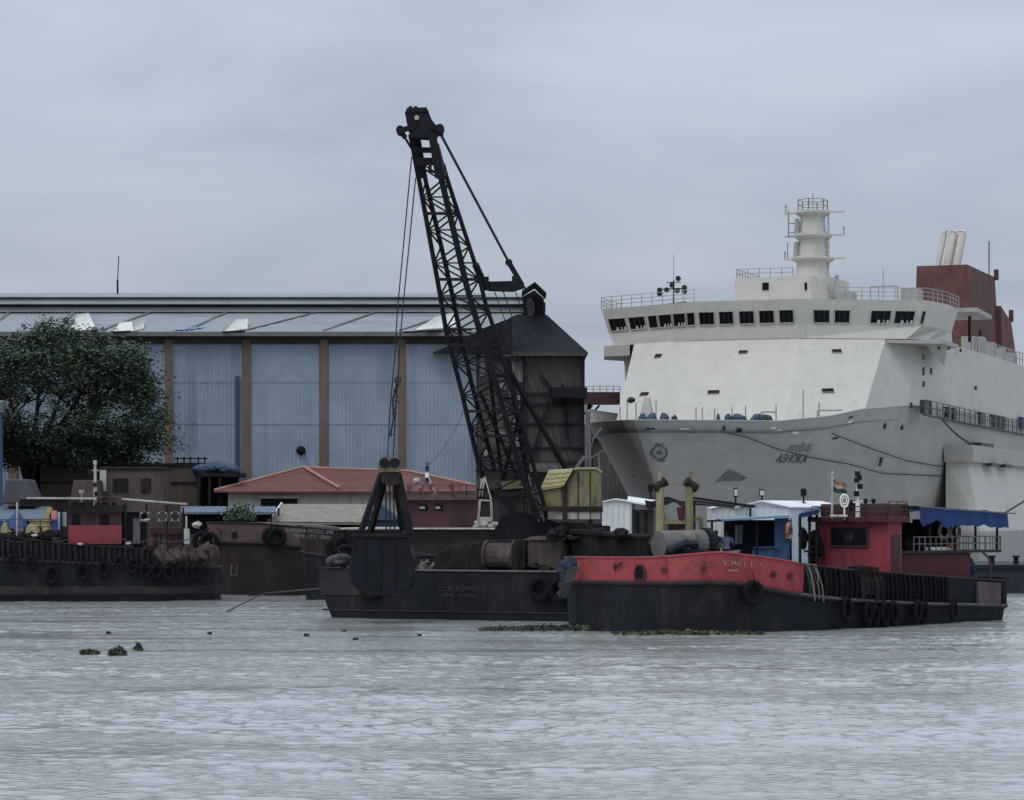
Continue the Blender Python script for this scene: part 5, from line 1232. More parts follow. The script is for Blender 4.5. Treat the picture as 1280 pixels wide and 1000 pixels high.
# engine house: near end with clipped corner, ribbed sloping roof
ey0, ey1 = 111.9, 114.6
hs_ = plate([(706,650),(751.5,650),(752,592),(750.5,589),(747,587),(720,587),(716,588.5),(706,605)], ey0, ey1-ey0, 'olive_paint', 'engine_house', cr)
bv_ = hs_.modifiers.new('edge', 'BEVEL'); bv_.width = .08; bv_.segments = 3; bv_.limit_method = 'ANGLE'
mb = MB(); mb.prism([P(676,650,112.35),P(706.2,650,111.95),P(706.2,609,111.95),P(676,612,112.35)],(0,2.1,0)); mb.build('house_side', 'olive_paint', hs_, world=True)
mb = MB(); a, b, c, d = P(675,613,112.25),P(706,608,111.85),P(718,586.5,112.2),P(686,588.5,112.9)
mb.hexa([a,b,c,d],[q+Vector((0,.25,.04)) for q in (a,b,c,d)]); mb.build('house_roof', 'yellow_paint', hs_, world=True)
mb = MB()
for k in range(4):
    f0 = (k+.25)/4.2
    l = [a.lerp(d,f0).lerp(b.lerp(c,f0),u)+Vector((0,-.03,.02+.03*abs(math.sin(u*9.4)))) for u in np.linspace(.04,.9,24)]; mb.tube(l,.022,5)
mb.build('roof_scallop', 'sand_yellow', hs_, world=True)
mb = MB(); mb.bar(P(706,650,111.83),P(706,607,111.83),.2,.12); mb.bar(P(706,608,111.83),P(718,587,111.83),.2,.12); mb.cyl(P(703,611,111.8),P(703,611,112),.1); mb.build('corner_post', 'hull_brown', hs_, world=True)
mb = MB(); mb.boxp(P(674,0,111.85).x,P(753,0,111.85).x,111.8,111.92,P(0,639,111.9).z,P(0,633,111.9).z); mb.build('house_band', 'hull_brown', hs_, world=True)
mb = MB()
for px in (722,737): mb.boxp(P(px,0,ey0).x,P(px+1.3,0,ey0).x,ey0-.03,ey0+.01,P(0,649,ey0).z,P(0,590,ey0).z)
mb.build('panel_seam', 'hull_brown', hs_, world=True)
mb = MB(); mb.prism([P(677,649,112.3),P(705,649,111.9),P(705,640,111.9),P(677,640,112.3)],(0,-.03,0)); mb.prism([P(708,649,ey0),P(750,649,ey0),P(750,640,ey0),P(708,640,ey0)],(0,-.03,0)); mb.build('lower_panel', 'pale_grey', hs_, world=True)
mb = MB(); mb.tube([P(717,588,111.9),P(722,586,111.9),P(746,586,111.9),P(752,591,111.9)],.07,6); mb.build('roof_edge', 'yellow_pale', hs_, world=True)
mb = MB(); mb.bar(P(719,586,113),P(731,570,113),.13); mb.bar(P(733,640,114.8),P(733,505,114.8),.1); mb.bar(P(739,655,114.8),P(736,515,114.8),.12); mb.build('exhaust_stay', 'gutter_grey', cr, world=True)
mb = MB(); mb.tube([P(753,640,112),P(750,600,112.2),P(748,566,112.3)],.035,5); mb.tube([P(735,572,112.3),P(742,548,112.3),P(752,535,112.3)],.04,5); mb.tube([P(736,574,112.3),P(757,562,112.3)],.03,5); mb.build('stay_wire', 'gutter_grey', cr, world=True)
mb = MB(); 
for k in range(9): mb.bar(P(661+k*1.55,598+k*6,111.6),P(668+k*1.4,598+k*6,111.9),.05)
mb.bar(P(660,592,111.6),P(674,652,111.6),.07); mb.bar(P(667,592,111.9),P(680,652,111.9),.07); mb.build('ladder', 'gutter_grey', cr, world=True)
mb = MB(); mb.boxp(P(752,0,112).x,P(763,0,112).x,112,112.8,P(0,678,112).z,P(0,657,112).z); mb.build('fuel_tank', 'black_steel', cr, world=True, bevel=.05)

# ------------------------------------------------------------------ grab bucket
gy = 107.9
gb = thing('grab_bucket', 'black clamshell grab hanging by ropes in front of the pontoon', 'grab', P(478,740,gy))
plate([(473,588),(472,579),(477,577),(478,571),(492,571),(497,576),(500,580),(499,590)], gy-.4, .8, 'olive_paint', 'head_block', gb)
for px in (481,494):
    mb = MB(); c = P(px,579,gy); mb.cyl(c-Vector((0,.5,0)), c+Vector((0,.5,0)), .2, n=14); mb.build('sheave', 'black_steel', gb, world=True)
plate([(475,590),(499,590),(500,605),(486,608),(477,603)], gy-.3, .6, 'hull_brown', 'head_yoke', gb)
for a, b, Y0_, w_ in (((477,592),(451,665),gy-.45,.2),((481,598),(463,665),gy+.55,.2),((497,592),(513,668),gy-.45,.22),((494,600),(504,668),gy+.55,.18)):
    mb = MB(); mb.bar(P(*a,gy), P(*b,Y0_), w_, w_); mb.build('arm', 'boom_steel', gb, world=True)
mb = MB()
for px in (482,487,492): mb.tube([P(px,604,gy),P(px+1,668,gy)],.03,5)
mb.build('closing_rope', 'wire', gb, world=True)
# two shells: curved jaws
def shell(dirn):
    mb = MB(); rings = []
    for i, yy in enumerate((-1.0,-.98,.98,1.0)):
        pts = []
        prof = [(.02,0),(1.02,-.02),(1.12,-.35),(1.2,-.8),(1.27,-1.2),(1.27,-1.6),(1.18,-1.9),(1.0,-2.12),(.7,-2.3),(.3,-2.40),(.02,-2.40)]
        pts = [P(478,668,gy)+Vector((x*dirn*(.97 if i in (0,3) else 1), yy, z)) for x, z in prof]; rings.append(pts)
    mb.loft(rings); return mb.build('jaw', 'black_steel', gb, world=True)
shell(-1); j2 = shell(1)
mb = MB(); c = P(478,668,gy)
for x in (-.02,-.62,.58): mb.bar(c+Vector((x,-1.03,-.03)), c+Vector((x,-1.03,-2.0)), .06, .05)
mb.bar(c+Vector((-1.2,-1.03,-.03)), c+Vector((1.2,-1.03,-.08)), .1, .08); mb.build('jaw_rib', 'boom_steel', gb, world=True)
for px, py in ((508,672),(511,690),(508,712),(512,726)):
    mb = MB(); q = P(px,py,gy-.3); mb.blob(q,(.22,.5,.3),8,6,.3,px); mb.build('jaw_hinge', 'rust_block' if py == 690 else 'black_steel', gb, world=True)
# ------------------------------------------------------------------ red bowed workboat
RA = R(42); ra = Vector((math.cos(RA), math.sin(RA), 0)); rn = Vector((math.sin(RA), -math.cos(RA), 0))
rb = thing('red_workboat', 'black hulled workboat with a red bow band and red wheelhouse', 'workboat', (4.1, 100.12, 0), RA)
RU = [-.6,-.5,-.3,.1,.7,1.6,3,5,8,12.7,17,19.2]; RB = [.2,1.1,1.9,2.6,3.15,3.55,3.88,4.02,4.0,3.5,2.9,2.6]
def rbw(u): return lerp_t(u, RU, RB)
def rstrake(u): return lerp_t(u, [-.6,0,2,3.65,5.2,7.4,12.7,19.2], [1.95,1.92,1.80,1.55,1.32,1.10,.81,.56])
def rtop(u): return lerp_t(u, [-.6,.3,1.5,3.65,5.2,7.4,12.7,19.2], [2.86,2.90,2.93,2.70,2.48,2.24,1.92,1.58])
US = sorted(set(list(np.linspace(-.6,1.5,15))+list(np.linspace(1.5,19.2,36))))
FK = .88
def fk(u): return lerp_t(u, [0, 1.5, 4.5], [1.22, 1.2, .86])
def rside(u, k, z, near=True):
    if z > 1.2: z -= lerp_t(u, [-.6, 1.0], [.14, 0]) if near else lerp_t(u, [-.6, 1.5, 6], [.14, .36, 0])
    b = rbw(u)*k; return Vector((u, -b if near else b*fk(u), z))
mb = MB(); rings = []
for u in US:
    zs = rstrake(u); rings.append([rside(u,1,zs), rside(u,.985,zs*.55), rside(u,.955,0), rside(u,.9,-.6), rside(u,.9,-.6,False), rside(u,.955,0,False), rside(u,.985,zs*.55,False), rside(u,1,zs,False)])
mb.loft(rings); rh = mb.build('hull', 'hull_black', rb)
def band_strip(u0, u1, zf0, zf1, name, m, parent, k0=1.0, k1=1.02, th=.06, both=True, end=False):
    mb = MB(); us = [u for u in US if u0 < u < u1]; us = [u0]+us+[u1]; rings = []
    for near in (True, False):
        rings = [[rside(u,k0,zf0(u),near), rside(u,k1,zf1(u),near), rside(u-.0,k1,zf1(u),near)+Vector((th*.3, th if near else -th, 0)), rside(u,k0,zf0(u),near)+Vector((th*.3, th if near else -th, 0))] for u in us]
        mb.loft(rings)
    if end:
        pass
    return mb.build(name, m, parent)
rz1 = lambda u: rstrake(u)+.02
bw_ = band_strip(-.6, 5.35, rz1, rtop, 'bow_bulwark', 'red_paint', rb)
mb = MB(); mb.hexa([rside(-.6,1,1.97),rside(-.6,1,1.97,False),rside(-.5,1,1.97,False),rside(-.5,1,1.97)],[rside(-.6,1.02,2.86),rside(-.6,1.02,2.86,False),rside(-.5,1.02,2.86,False),rside(-.5,1.02,2.86)]); mb.build('stem_plate', 'red_paint', bw_)
af = band_strip(5.36, 19.2, rz1, rtop, 'side_bulwark', 'black_steel', rb)
mb = MB(); mb.tube([rside(u,1.025,rtop(u)+.02) for u in US if u >= 5.3], .05, 6); mb.build('capping_rail', 'hull_grey', af)
mb = MB(); mb.tube([rside(u,1.02,rtop(u)+.01,False) for u in US if u < 5.4][::-1]+[rside(u,1.02,rtop(u)+.01) for u in US if u < 5.4], .045, 6); mb.build('capping_rail', 'red_paint', bw_)
mb = MB(); mb.tube([rside(u,1.02,rstrake(u),False) for u in US][::-1]+[rside(u,1.02,rstrake(u)) for u in US], .09, 7); mb.build('rubbing_strake', 'hull_grey', rb)
mb = MB(); mb.tube([rside(u,1.045,rstrake(u)+.03)-Vector((0,.02,0)) for u in US if u > 5], .06, 7); mb.build('fender_pole', 'rubber_grey', rb)
mb = MB(); mb.loft([[rside(u,.99,rtop(u)-.10 if u < 5.3 else rstrake(u)+.12), rside(u,.99,rtop(u)-.10 if u < 5.3 else rstrake(u)+.12,False)] for u in US], False, False); mb.build('deck', 'dark_clutter', rb)
# worn brown face of the stem end on the far quarter
# chain plate, hawse hole, ribs
def rb_on(px, py, off=.05):
    """point on the near bulwark behind a pixel"""
    best = None
    for u in np.linspace(-.6, 19, 500):
        for k in (0,):
            v = root_matrix(rb) @ rside(u, 1.02, 0); x = 640+F*v.x/v.y
            if best is None or abs(x-px) < best[0]: best = (abs(x-px), u, v)
    _, u, v = best; z = E+(H-py)/F*v.y
    q = root_matrix(rb) @ rside(u+.05, 1.02, 0); t = (q-v).normalized(); n = Vector((t.y, -t.x, 0))
    return Vector((v.x, v.y, z))+n*off, t, n, u
def rb_patch(px, py, w_, h_, m, name, parent, off=.04, arch=False):
    c, t, n, u = rb_on(px, py, off); k = c.y/F; fx = w_*k/2/max(.25, t.x)
    mb = MB(); pts = [c+t*(a*fx)+Vector((0,0,b*h_*k/2)) for a, b in ((-1,-1),(1,-1),(1,.3),(.6,.85),(0,1),(-.6,.85),(-1,.3))] if arch else [c+t*(a*fx)+Vector((0,0,b*h_*k/2)) for a, b in ((-1,-1),(1,-1),(1,1),(-1,1))]
    mb.prism(pts, n*.03); return mb.build(name, m, parent, world=True)
rb_patch(799, 715, 13, 17, 'window', 'hawse_hole', bw_, arch=True)
c, t, n, u = rb_on(799, 715, .08); k = c.y/F; mb = MB(); mb.tube([c+t*(a*7*k)+Vector((0,0,b*9*k)) for a, b in ((-1,-1),(-1,.2),(-.6,.8),(0,1),(.6,.8),(1,.2),(1,-1))], .045, 6); mb.build('hawse_rim', 'dark_red', bw_, world=True)
mb = MB(); mb.tube([rb_on(px,py,.08)[0] for px, py in ((747,706),(752,709.5),(760,711.5),(767,711),(774,708),(775.5,703))], .05, 6); mb.tube([rb_on(px,py,.08)[0] for px, py in ((747,706),(752,704.5))], .06, 6); mb.build('bow_shackle', 'dark_red', bw_, world=True)
for px, py, s_ in ((829,712,.1),(880,711,.1),(967,718,.12),(987,720,.12)):
    c, t, n, u = rb_on(px, py, .0); mb = MB(); mb.cyl(c, c+n*.06, s_, n=8); mb.build('bolt_head', 'dark_red', bw_, world=True)
t_ = text_mesh('SOMA  I . L . A', .36, 0)
c, t, n, u = rb_on(925, 703, .07); xs = [p.x for p in t_.v]
for i_, p in enumerate(t_.v): 
    q, tt_, nn_, uu_ = rb_on(903+(p.x-min(xs))/(max(xs)-min(xs))*50, 703.5+(p.x-min(xs))*1.6, .05+(.01 if p.z > 0 else 0)); t_.v[i_] = q+Vector((0,0,p.y*.8))
t_.build('name_lettering', 'letter_yellow', bw_, world=True)
rb_patch(915, 713, 12, 3, 'letter_yellow', 'number_plate', bw_, .05)
# hanging black hoses and ribs along the side bulwark
mb = MB()
for i in range(30):
    u = 5.8+i*.30
    mb.tube([rside(u,1.03,rtop(u)+.02), rside(u+.03,1.05,(rtop(u)+rstrake(u))/2), rside(u+.0,1.045,rstrake(u)+.05)], .05+.02*(i % 3), 5)
mb.build('bulwark_rib', 'rubber', af)
mb = MB()
for i in range(9):
    u = 8.2+i*.17+random.uniform(-.1,.1); z = rtop(u)
    mb.tube([rside(u,.96,z+.0)+Vector((0,.1,.1)), rside(u,1.03,z+.16), rside(u+.12,1.07,z-.35), rside(u+.2,1.06,z-.8-random.uniform(0,.3))], .07, 6)
mb.build('rope_hank', 'dark_clutter', af)
mb = MB()
for i in range(6):
    u = 5.2+i*.13; mb = MB(); mb.tube([rside(u-.1,1.0,rtop(u)+.02), rside(u,1.05,rtop(u)+.03), rside(u+.10+.05*math.sin(i*2),1.07,rtop(u)-.35), rside(u+.22+.08*math.sin(i*3),1.07,rtop(u)-.75), rside(u+.3+.1*(i % 2),1.06,rstrake(u)+.05-.12*(i % 3))], .028, 6); mb.build('bow_rope', 'rope_pale' if i % 3 else 'rope', rb)
gname = 'tyre fenders along the red bowed workboat'
for i, (px, py, s_, sq) in enumerate(((1053,762,.95,.5),(1079,767,.85,.5),(1089,769,.8,.45),(1100,768,.9,.5),(1111,767,.9,.5),(1141,764,.85,.5),(1149,766,.8,.45),(1186,763,.75,.5),(938,741,.85,.9))):
    c, t, n, u = rb_on(px, py, .2); lb = 'black tyre fender hanging below the strake of the red workboat' if i < 8 else 'big black tyre hung under the red band of the workboat bow'
    tyre(c, math.atan2(t.y, t.x)+.15*math.sin(i*3), lb, gname if i < 8 else None, s_, sq)
    if i == 8: tyre0.parent
# blue bundle of old rope and canvas at the stem
c = P(716,716,100.9); mb = MB(); 
for i, (dx, dz, s_) in enumerate(((-.10,.30,.26),(.05,.34,.22),(-.22,.12,.24),(-.15,-.2,.2),(-.25,-.5,.17),(-.35,-.8,.13),(-.08,.0,.22))): mb.blob(c+Vector((dx-.1,.1*i*.3,dz)), (s_,s_*.8,s_*1.15), 10, 7, .4, i+2)
mb.build('bow_fender', 'bundle_navy', rb, world=True)
mb = MB()
for i in range(5): mb.tube([P(712+i*3,708,100.7), P(706+i*2,728,100.6), P(700+i*1.5,744+i,100.9)], .045, 5)
mb.build('fender_rope', 'rope', rb, world=True)
# yellow gallows with two drums
ga = 102.6
gw = thing('bow_gallows', 'yellow two post gallows with dark top rollers on the red bow', 'gallows', P(845,694,ga))
for px in (825, 861.5):
    mb = MB(); mb.cyl(P(px,700,ga), P(px,606,ga), .16, .15, 10); mb.cyl(P(px,606,ga), P(px+1.5 if px > 840 else px,590,ga), .07, .08, 8); mb.build('post', 'yellow_pale' if px < 840 else 'olive_paint', gw, world=True)
for px, tl in ((825,-.55),(864,.6)):
    mb = MB(); c = P(px,606,ga); d = Vector((math.cos(tl),.3,-math.sin(tl)*1.0)).normalized(); mb.cyl(c-d*.24, c+d*.24, .17, .17, 14); mb.cyl(c-d*.26, c-d*.2, .19, .19, 14); mb.cyl(c+d*.2, c+d*.26, .19, .19, 14); mb.build('roller', 'hull_brown', gw, world=True)
mb = MB(); mb.bar(P(826,652,ga), P(861,652,ga), .15, .14); mb.bar(P(828,606,ga), P(858,606,ga), .05); mb.bar(P(858,650,ga+.2),P(877,648,ga+.2),.14); mb.bar(P(876.5,648,ga+.2),P(876.5,690,ga+.2),.16); mb.build('crossbar', 'olive_paint', gw, world=True)
mb = MB(); mb.cyl(P(852,650,ga), P(851,634,ga), .12, .16, 8); mb.boxp(P(836,0,ga).x,P(858,0,ga).x,ga+.1,ga+.6,P(0,667,ga).z,P(0,655,ga).z); mb.build('windlass_motor', 'dark_red', gw, world=True)
# winch drum
wd = thing('winch_drum', 'grey rusty winch drum lying on the red workboat foredeck', 'drum', P(850,694,101.7))
mb = MB(); mb.cyl(P(823,681,101.4), P(877,679,102.4), .52, .52, 20); mb.build('barrel', 'grey_paint', wd, world=True)
mb = MB(); mb.cyl(P(877,679.5,102.4), P(884,680,102.55), .58, .62, 20); mb.build('end_plate', 'black_steel', wd, world=True)
mb = MB(); mb.tube([P(838,690,100.9),P(846,684,100.85),P(858,679,100.9),P(868,680,101.1),P(870,690,101.3)],.16,8); mb.boxp(P(845,0,101).x,P(880,0,101).x,101,101.2,P(0,691,101).z,P(0,687,101).z); mb.build('lashed_cover', 'cabin_navy', wd, world=True)
# blue deck cabin, open fronted
bc = thing('blue_deck_cabin', 'blue open fronted deck cabin with a pale blue lean-to roof', 'cabin', P(945,700,104.5))
yb = 105.6
mb = MB(); mb.boxp(P(905,0,yb).x, P(990,0,yb).x, yb, yb+.1, P(0,708,yb).z, P(0,650,yb).z); mb.build('back_wall', 'cabin_navy', bc, world=True)
mb = MB(); mb.hexa([P(968,707,103.9),P(990,707,103.9),P(990,707,104.0),P(968,707,104.0)],[P(968,648,103.9),P(986,647,103.9),P(986,647,104.0),P(968,648,104.0)]); mb.prism([P(987.5,707,103.9),P(987.5,707,105.6),P(987.5,647,105.6),P(987.5,647,103.9)],(.06,0,0)); mb.build('side_wall', 'blue_cabin', bc, world=True)
mb = MB(); mb.prism([P(935,707,103.85),P(968,707,103.85),P(968,684,103.85),P(942,685,103.85)],(0,.08,0)); mb.bar(P(942,684.5,103.8),P(976,683.5,103.8),.05); mb.build('front_wall', 'blue_cabin', bc, world=True)
mb = MB(); q = [P(902,651.5,103.5),P(986,646.5,103.5),P(987,646,105.8),P(896,650.5,105.8)]; mb.hexa(q,[p+Vector((0,0,.07)) for p in q]); mb.build('roof', 'blue_roof', bc, world=True)
for px in (890, 946):
    mb = MB(); mb.cyl(P(px,706,103.8), P(px,651,103.8), .045); mb.build('post', 'black_steel', bc, world=True)
mb = MB(); q = [P(884,652.5,103.6),P(905,652,103.6),P(905,651,105),P(884,652,105)]; mb.hexa(q,[p+Vector((0,0,.06)) for p in q]); mb.build('awning', 'dark_clutter', bc, world=True)
buoy(P(986.5,664,103.75), R(70), 'orange', 'orange lifebuoy on the corner of the blue deck cabin')
q = [P(901,697,103.2),P(920,696,103.2),P(926,689,103.7),P(907,691,103.7)]; mb = MB(); mb.hexa(q,[p+Vector((0,0,.06)) for p in q]); solo(mb, 'deck_hatch', 'grey_paint', 'grey hatch lid propped in front of the blue deck cabin', 'hatch')
q = [P(919,680,105.3),P(928,680,105.3),P(929,656,105.3),P(919,656,105.3)]; mb = MB(); mb.corrug(*q, .12, .03); mb.v += [p+Vector((0,.04,0)) for p in q]; solo(mb, 'hanging_cloth', 'cloth_pale', 'pale cloth hung inside the blue deck cabin', 'cloth')
# red wheelhouse
def rl(u, y, z): return Vector((u, y, z))
ca = MB(); ca.boxp(11.7,12.55,-2.75,1.0,1.15,4.0); cab_ = ca.build('wheelhouse', 'cabin_red', rb, bevel=.03)
mb = MB(); mb.boxp(11.45,12.8,-2.95,1.2,4.0,4.2); mb.build('wheelhouse_roof', 'dark_red', cab_)
mb = MB(); mb.boxp(11.66,11.7,-1.75,.15,3.05,3.80); wv = mb.build('front_window', 'window', cab_)
mb = MB(); 
for a in ((-1.78,.18,3.02,3.08),(-1.78,.18,3.77,3.83)): mb.boxp(11.63,11.72,*a)
for y in (-1.78,.12): mb.boxp(11.63,11.72,y,y+.06,3.08,3.77)
mb.build('window_frame', 'cabin_maroon', wv)
mb = MB(); c = (11.64,-.78,3.42); mb.torus(c,(1,0,0),.2,.025,18,5,.5)
for k in range(5):
    t = R(20+35*k); mb.add([(11.64,-.78,3.34),(11.64,-.78+.14*math.cos(t-.25),3.34+.17*math.sin(t-.25)),(11.64,-.78+.17*math.cos(t),3.34+.2*math.sin(t)),(11.64,-.78+.14*math.cos(t+.25),3.34+.17*math.sin(t+.25))],[(0,3,2,1)])
mb.build('window_emblem', 'rust_block', wv)
mb = MB(); mb.boxp(11.9,12.4,-2.79,-2.74,1.4,3.5); mb.build('door', 'cabin_maroon', cab_)
mb = MB(); mb.boxp(12.56,17.2,-2.45,1.7,1.0,2.75); mb.build('deckhouse', 'dark_red', rb, bevel=.03)
mb = MB(); mb.boxp(12.57,19.0,-2.6,2.4,2.76,2.86); mb.build('upper_deck', 'hull_grey', rb)
for y in (-2.45, 2.2):
    for u in (14.6,16.2,17.5,18.9):
        mb = MB(); mb.cyl((u,y,2.86),(u,y,4.45-.02*(u-14)),.05); mb.build('canopy_post', 'dark_clutter', rb)
mb = MB(); mb.rail([(13.5,-2.55,2.86),(19.0,-2.55,2.86)], .55, 2, .35, .025); mb.build('deck_rail', 'grey_paint', rb); mb = MB(); mb.rail([(19.0,-2.5,2.86),(19.0,2.3,2.86)], .55, 2, .35, .025); mb.build('deck_rail', 'pale_grey', rb)
# sagging blue tarpaulin over the after deck
mb = MB(); n, m = 22, 9; G_ = []
for i in range(n+1):
    for j in range(m+1):
        u = 13.6+5.6*i/n; y = -2.75+5.3*j/m
        G_.append(Vector((u, y, 4.62-.05*(u-13.6)+.10*mnoise.noise(Vector((u*.9,y*.9,0)))+(.12*math.sin(math.pi*j/m)))))
k0 = len(G_)
for i in range(n+1):
    p = G_[i*(m+1)]; G_.append(p+Vector((0,-.05+.06*math.sin(i*1.7),-.62-.16*mnoise.noise(Vector((i*.37,1,0)))*2-.06*math.sin(i*2.3))))
mb.v = G_; mb.f = [(i*(m+1)+j,(i+1)*(m+1)+j,(i+1)*(m+1)+j+1,i*(m+1)+j+1) for i in range(n) for j in range(m)]+[(k0+i,k0+i+1,(i+1)*(m+1),i*(m+1)) for i in range(n)]
mb.build('tarpaulin', 'tarp_blue', rb)
mb = MB(); mb.bar((13.5,-2.85,4.62),(19.6,-2.85,4.33),.06,.05); mb.build('tarpaulin_pole', 'grey_paint', rb)
# dark blue forward awning and roof gear
mb = MB(); q = [P(999,644,107.6),P(1024,638,107.2),P(1028,633,110),P(1006,640,110)]; mb.hexa(q,[p+Vector((0,0,.05)) for p in q]); mb.hexa([P(999,648,107.55),P(1024,642,107.15),P(1024,642,107.2),P(999,648,107.6)],[P(999,644,107.55),P(1024,638,107.15),P(1024,638,107.2),P(999,644,107.6)]); mb.build('forward_awning', 'tarp_dark', rb, world=True)
for px in (1000, 1012, 1021):
    mb = MB(); mb.cyl(P(px,706,107.8), P(px,643,107.8), .06); mb.build('awning_post', 'dark_clutter', rb, world=True)
mb = MB()
for i in range(10): mb.blob(P(random.uniform(1001,1024),random.uniform(668,700),108.2),(.2,.25,random.uniform(.15,.4)),8,5,.4,60+i)
kind(mb.build('deck_clutter', 'dark_clutter', rb, world=True), 'stuff')
mb = MB(); mb.boxp(12.0,14.0,-1.9,1.0,4.21,4.72); mb.build('monkey_house', 'cabin_maroon', cab_, bevel=.03)
mb = MB(); mb.rail([(11.6,-2.85,4.2),(11.6,1.1,4.2)], .42, 2, .7, .025); mb.build('roof_rail', 'cabin_maroon', cab_); mb = MB(); mb.rail([(11.6,-2.85,4.2),(12.7,-2.85,4.2)], .6, 2, .6, .025); mb.build('roof_rail', 'cabin_maroon', cab_)
mb = MB(); mb.boxp(P(1039,0,106.5).x,P(1060,0,106.5).x,106.5,107.2,P(0,647,106.5).z,P(0,643.5,106.5).z); mb.build('roof_raft', 'pale_grey', cab_, world=True, bevel=.05)
fp = thing('flag_pole', 'white flag pole with a drooping green edged flag on the wheelhouse', 'flag', P(1040,645,107.4))
mb = MB(); mb.cyl(P(1040,648,107.4), P(1040.5,593,107.4), .05, .04, 8); mb.blob(P(1040.5,591.5,107.4),(.07,.07,.07),8,6,0); mb.build('pole', 'pale_grey', fp, world=True)
def flag_band(k0_, k1_, m):
    mb = MB(); n = 10; g_ = []
    for i in range(n+1):
        u = i/n
        for k in (k0_, k1_):
            px = 1041.5+17*u; py = 598+14*k+9*u+ (1.5*math.sin(u*6)); g_.append(P(px, py-(3*u*k), 107.4+.12*math.sin(u*7+k)))
    mb.v = g_+[p+Vector((0,.012,0)) for p in g_]; o_ = len(g_)
    mb.f = [(2*i,2*i+2,2*i+3,2*i+1) for i in range(n)]+[(o_+2*i+1,o_+2*i+3,o_+2*i+2,o_+2*i) for i in range(n)]
    return mb.build('flag_stripe', m, fp, world=True)
flag_band(.0,.33,'saffron'); flag_band(.33,.66,'flag_white'); flag_band(.66,1.1,'flag_green')
mb = MB(); mb.torus(P(1055.5,626,107),(0,1,0),.24,.045,20,7); mb.torus(P(1055.5,626,107),(0,1,0),.13,.03,16,6); mb.cyl(P(1055.5,650,107),P(1055.5,634,107),.045); xc = P(1055.5,0,107).x; mb.v = [Vector((xc+(p.x-xc)*.68,p.y,p.z)) for p in mb.v]; solo(mb, 'loop_aerial', 'white_paint', 'white looped aerial on the red wheelhouse roof', 'aerial')
ms2 = thing('signal_mast', 'white mast with dark lamps on the red wheelhouse roof', 'mast', P(1072,652,107.1))
mb = MB(); mb.cyl(P(1072.5,653,107.1), P(1072,626,107.1), .10, .09, 10); mb.cyl(P(1072,626,107.1), P(1072,588,107.1), .06, .04, 8); mb.bar(P(1066,628,107.1),P(1079,626,107.1),.05); mb.build('pole', 'white_paint', ms2, world=True)
for px, py in ((1072,592),(1071,600),(1075,608),(1070.5,617),(1074,597)):
    mb = MB(); c = P(px,py,107); mb.cyl(c-Vector((0,0,.1)), c+Vector((0,0,.1)), .11, n=10); mb.build('signal_lamp', 'black_steel', ms2, world=True)
mb = MB()
for px, h_ in ((1064,8),(1082,10),(1092,10),(1068,7)): mb.cyl(P(px,640,107.2),P(px,637-h_,107.2),.05); mb.blob(P(px,636-h_,107.2),(.1,.1,.1),8,5,.1)
mb.build('roof_horn', 'black_steel', cab_, world=True)
mw = root_matrix(rb)
for k, (px, py) in enumerate(((1180,664),(1193.5,664.5))):
    v = P(px, py, 109.0+.7*k); buoy(v, RA, 'grey_paint', ('grey lifebuoy under the blue tarpaulin edge nearer the wheelhouse','grey lifebuoy at the stern corner under the blue tarpaulin')[k])
# stern gear: people-less seats, box, blue bundle, tow rope
mb = MB(); q = [rside(u,1.05,z) for u, z in ((16.9,.72),(18.7,.68),(18.7,1.52),(16.9,1.62))]; mb.hexa(q, [p+Vector((0,.12,0)) for p in q]); mb.build('stern_panel', 'crate_brown', rb)
for u in (13.6,15.4,16.4,17.9):
    mb = MB(); mb.boxp(u,u+.55,-.6+.3*math.sin(u*3),1.2,2.87,3.9+.2*math.sin(u*5)); mb.build('deck_locker', 'dark_clutter', rb, bevel=.05)
mb = MB(); mb.boxp(18.95,19.25,-2.7,2.4,.6,1.75); mb.build('transom', 'black_steel', rb, bevel=.04)
mb = MB()
for i in range(6): mb.blob((17.3+random.uniform(-.3,.3), -2.1+random.uniform(-.2,.3), 2.2-i*.22), (.42,.35,.3), 9, 6, .35, i)
mb.build('canvas_bundle', 'tarp_dark', rb)
mb = MB(); mb.tube([(17.7,-2.65,2.8),(17.95,-2.8,2.5),(18.1,-2.75,2.0),(18.15,-2.7,1.6)], .05, 6); mb.build('stern_rope', 'rope', rb)
mb = MB()
for u in (14.2,15.0,15.8,16.6): mb.boxp(u,u+.5,-1.6,-1.0,2.86,3.3); mb.boxp(u+.42,u+.5,-1.6,-1.0,3.3,3.75)
mb.boxp(13.9,17.2,.4,.6,2.86,3.9); mb.build('deck_seat', 'black_steel', rb)
mb = MB(); mb.boxp(14.8,16.3,-2.3,-2.1,2.87,3.0); mb.build('white_bench', 'white_paint', rb); mb = MB(); mb.boxp(16.0,16.6,-2.35,-2.2,2.95,3.12); mb.build('orange_box', 'orange', rb)
c0 = mw @ Vector((18.9,-2.5,4.2)); mb = MB(); mb.tube(sag(c0, Vector((34.5,155,8.6)), .12), .045, 5); solo(mb, 'mooring_rope', 'rope', 'dark mooring rope rising from the blue canopy to the white ship', 'rope')

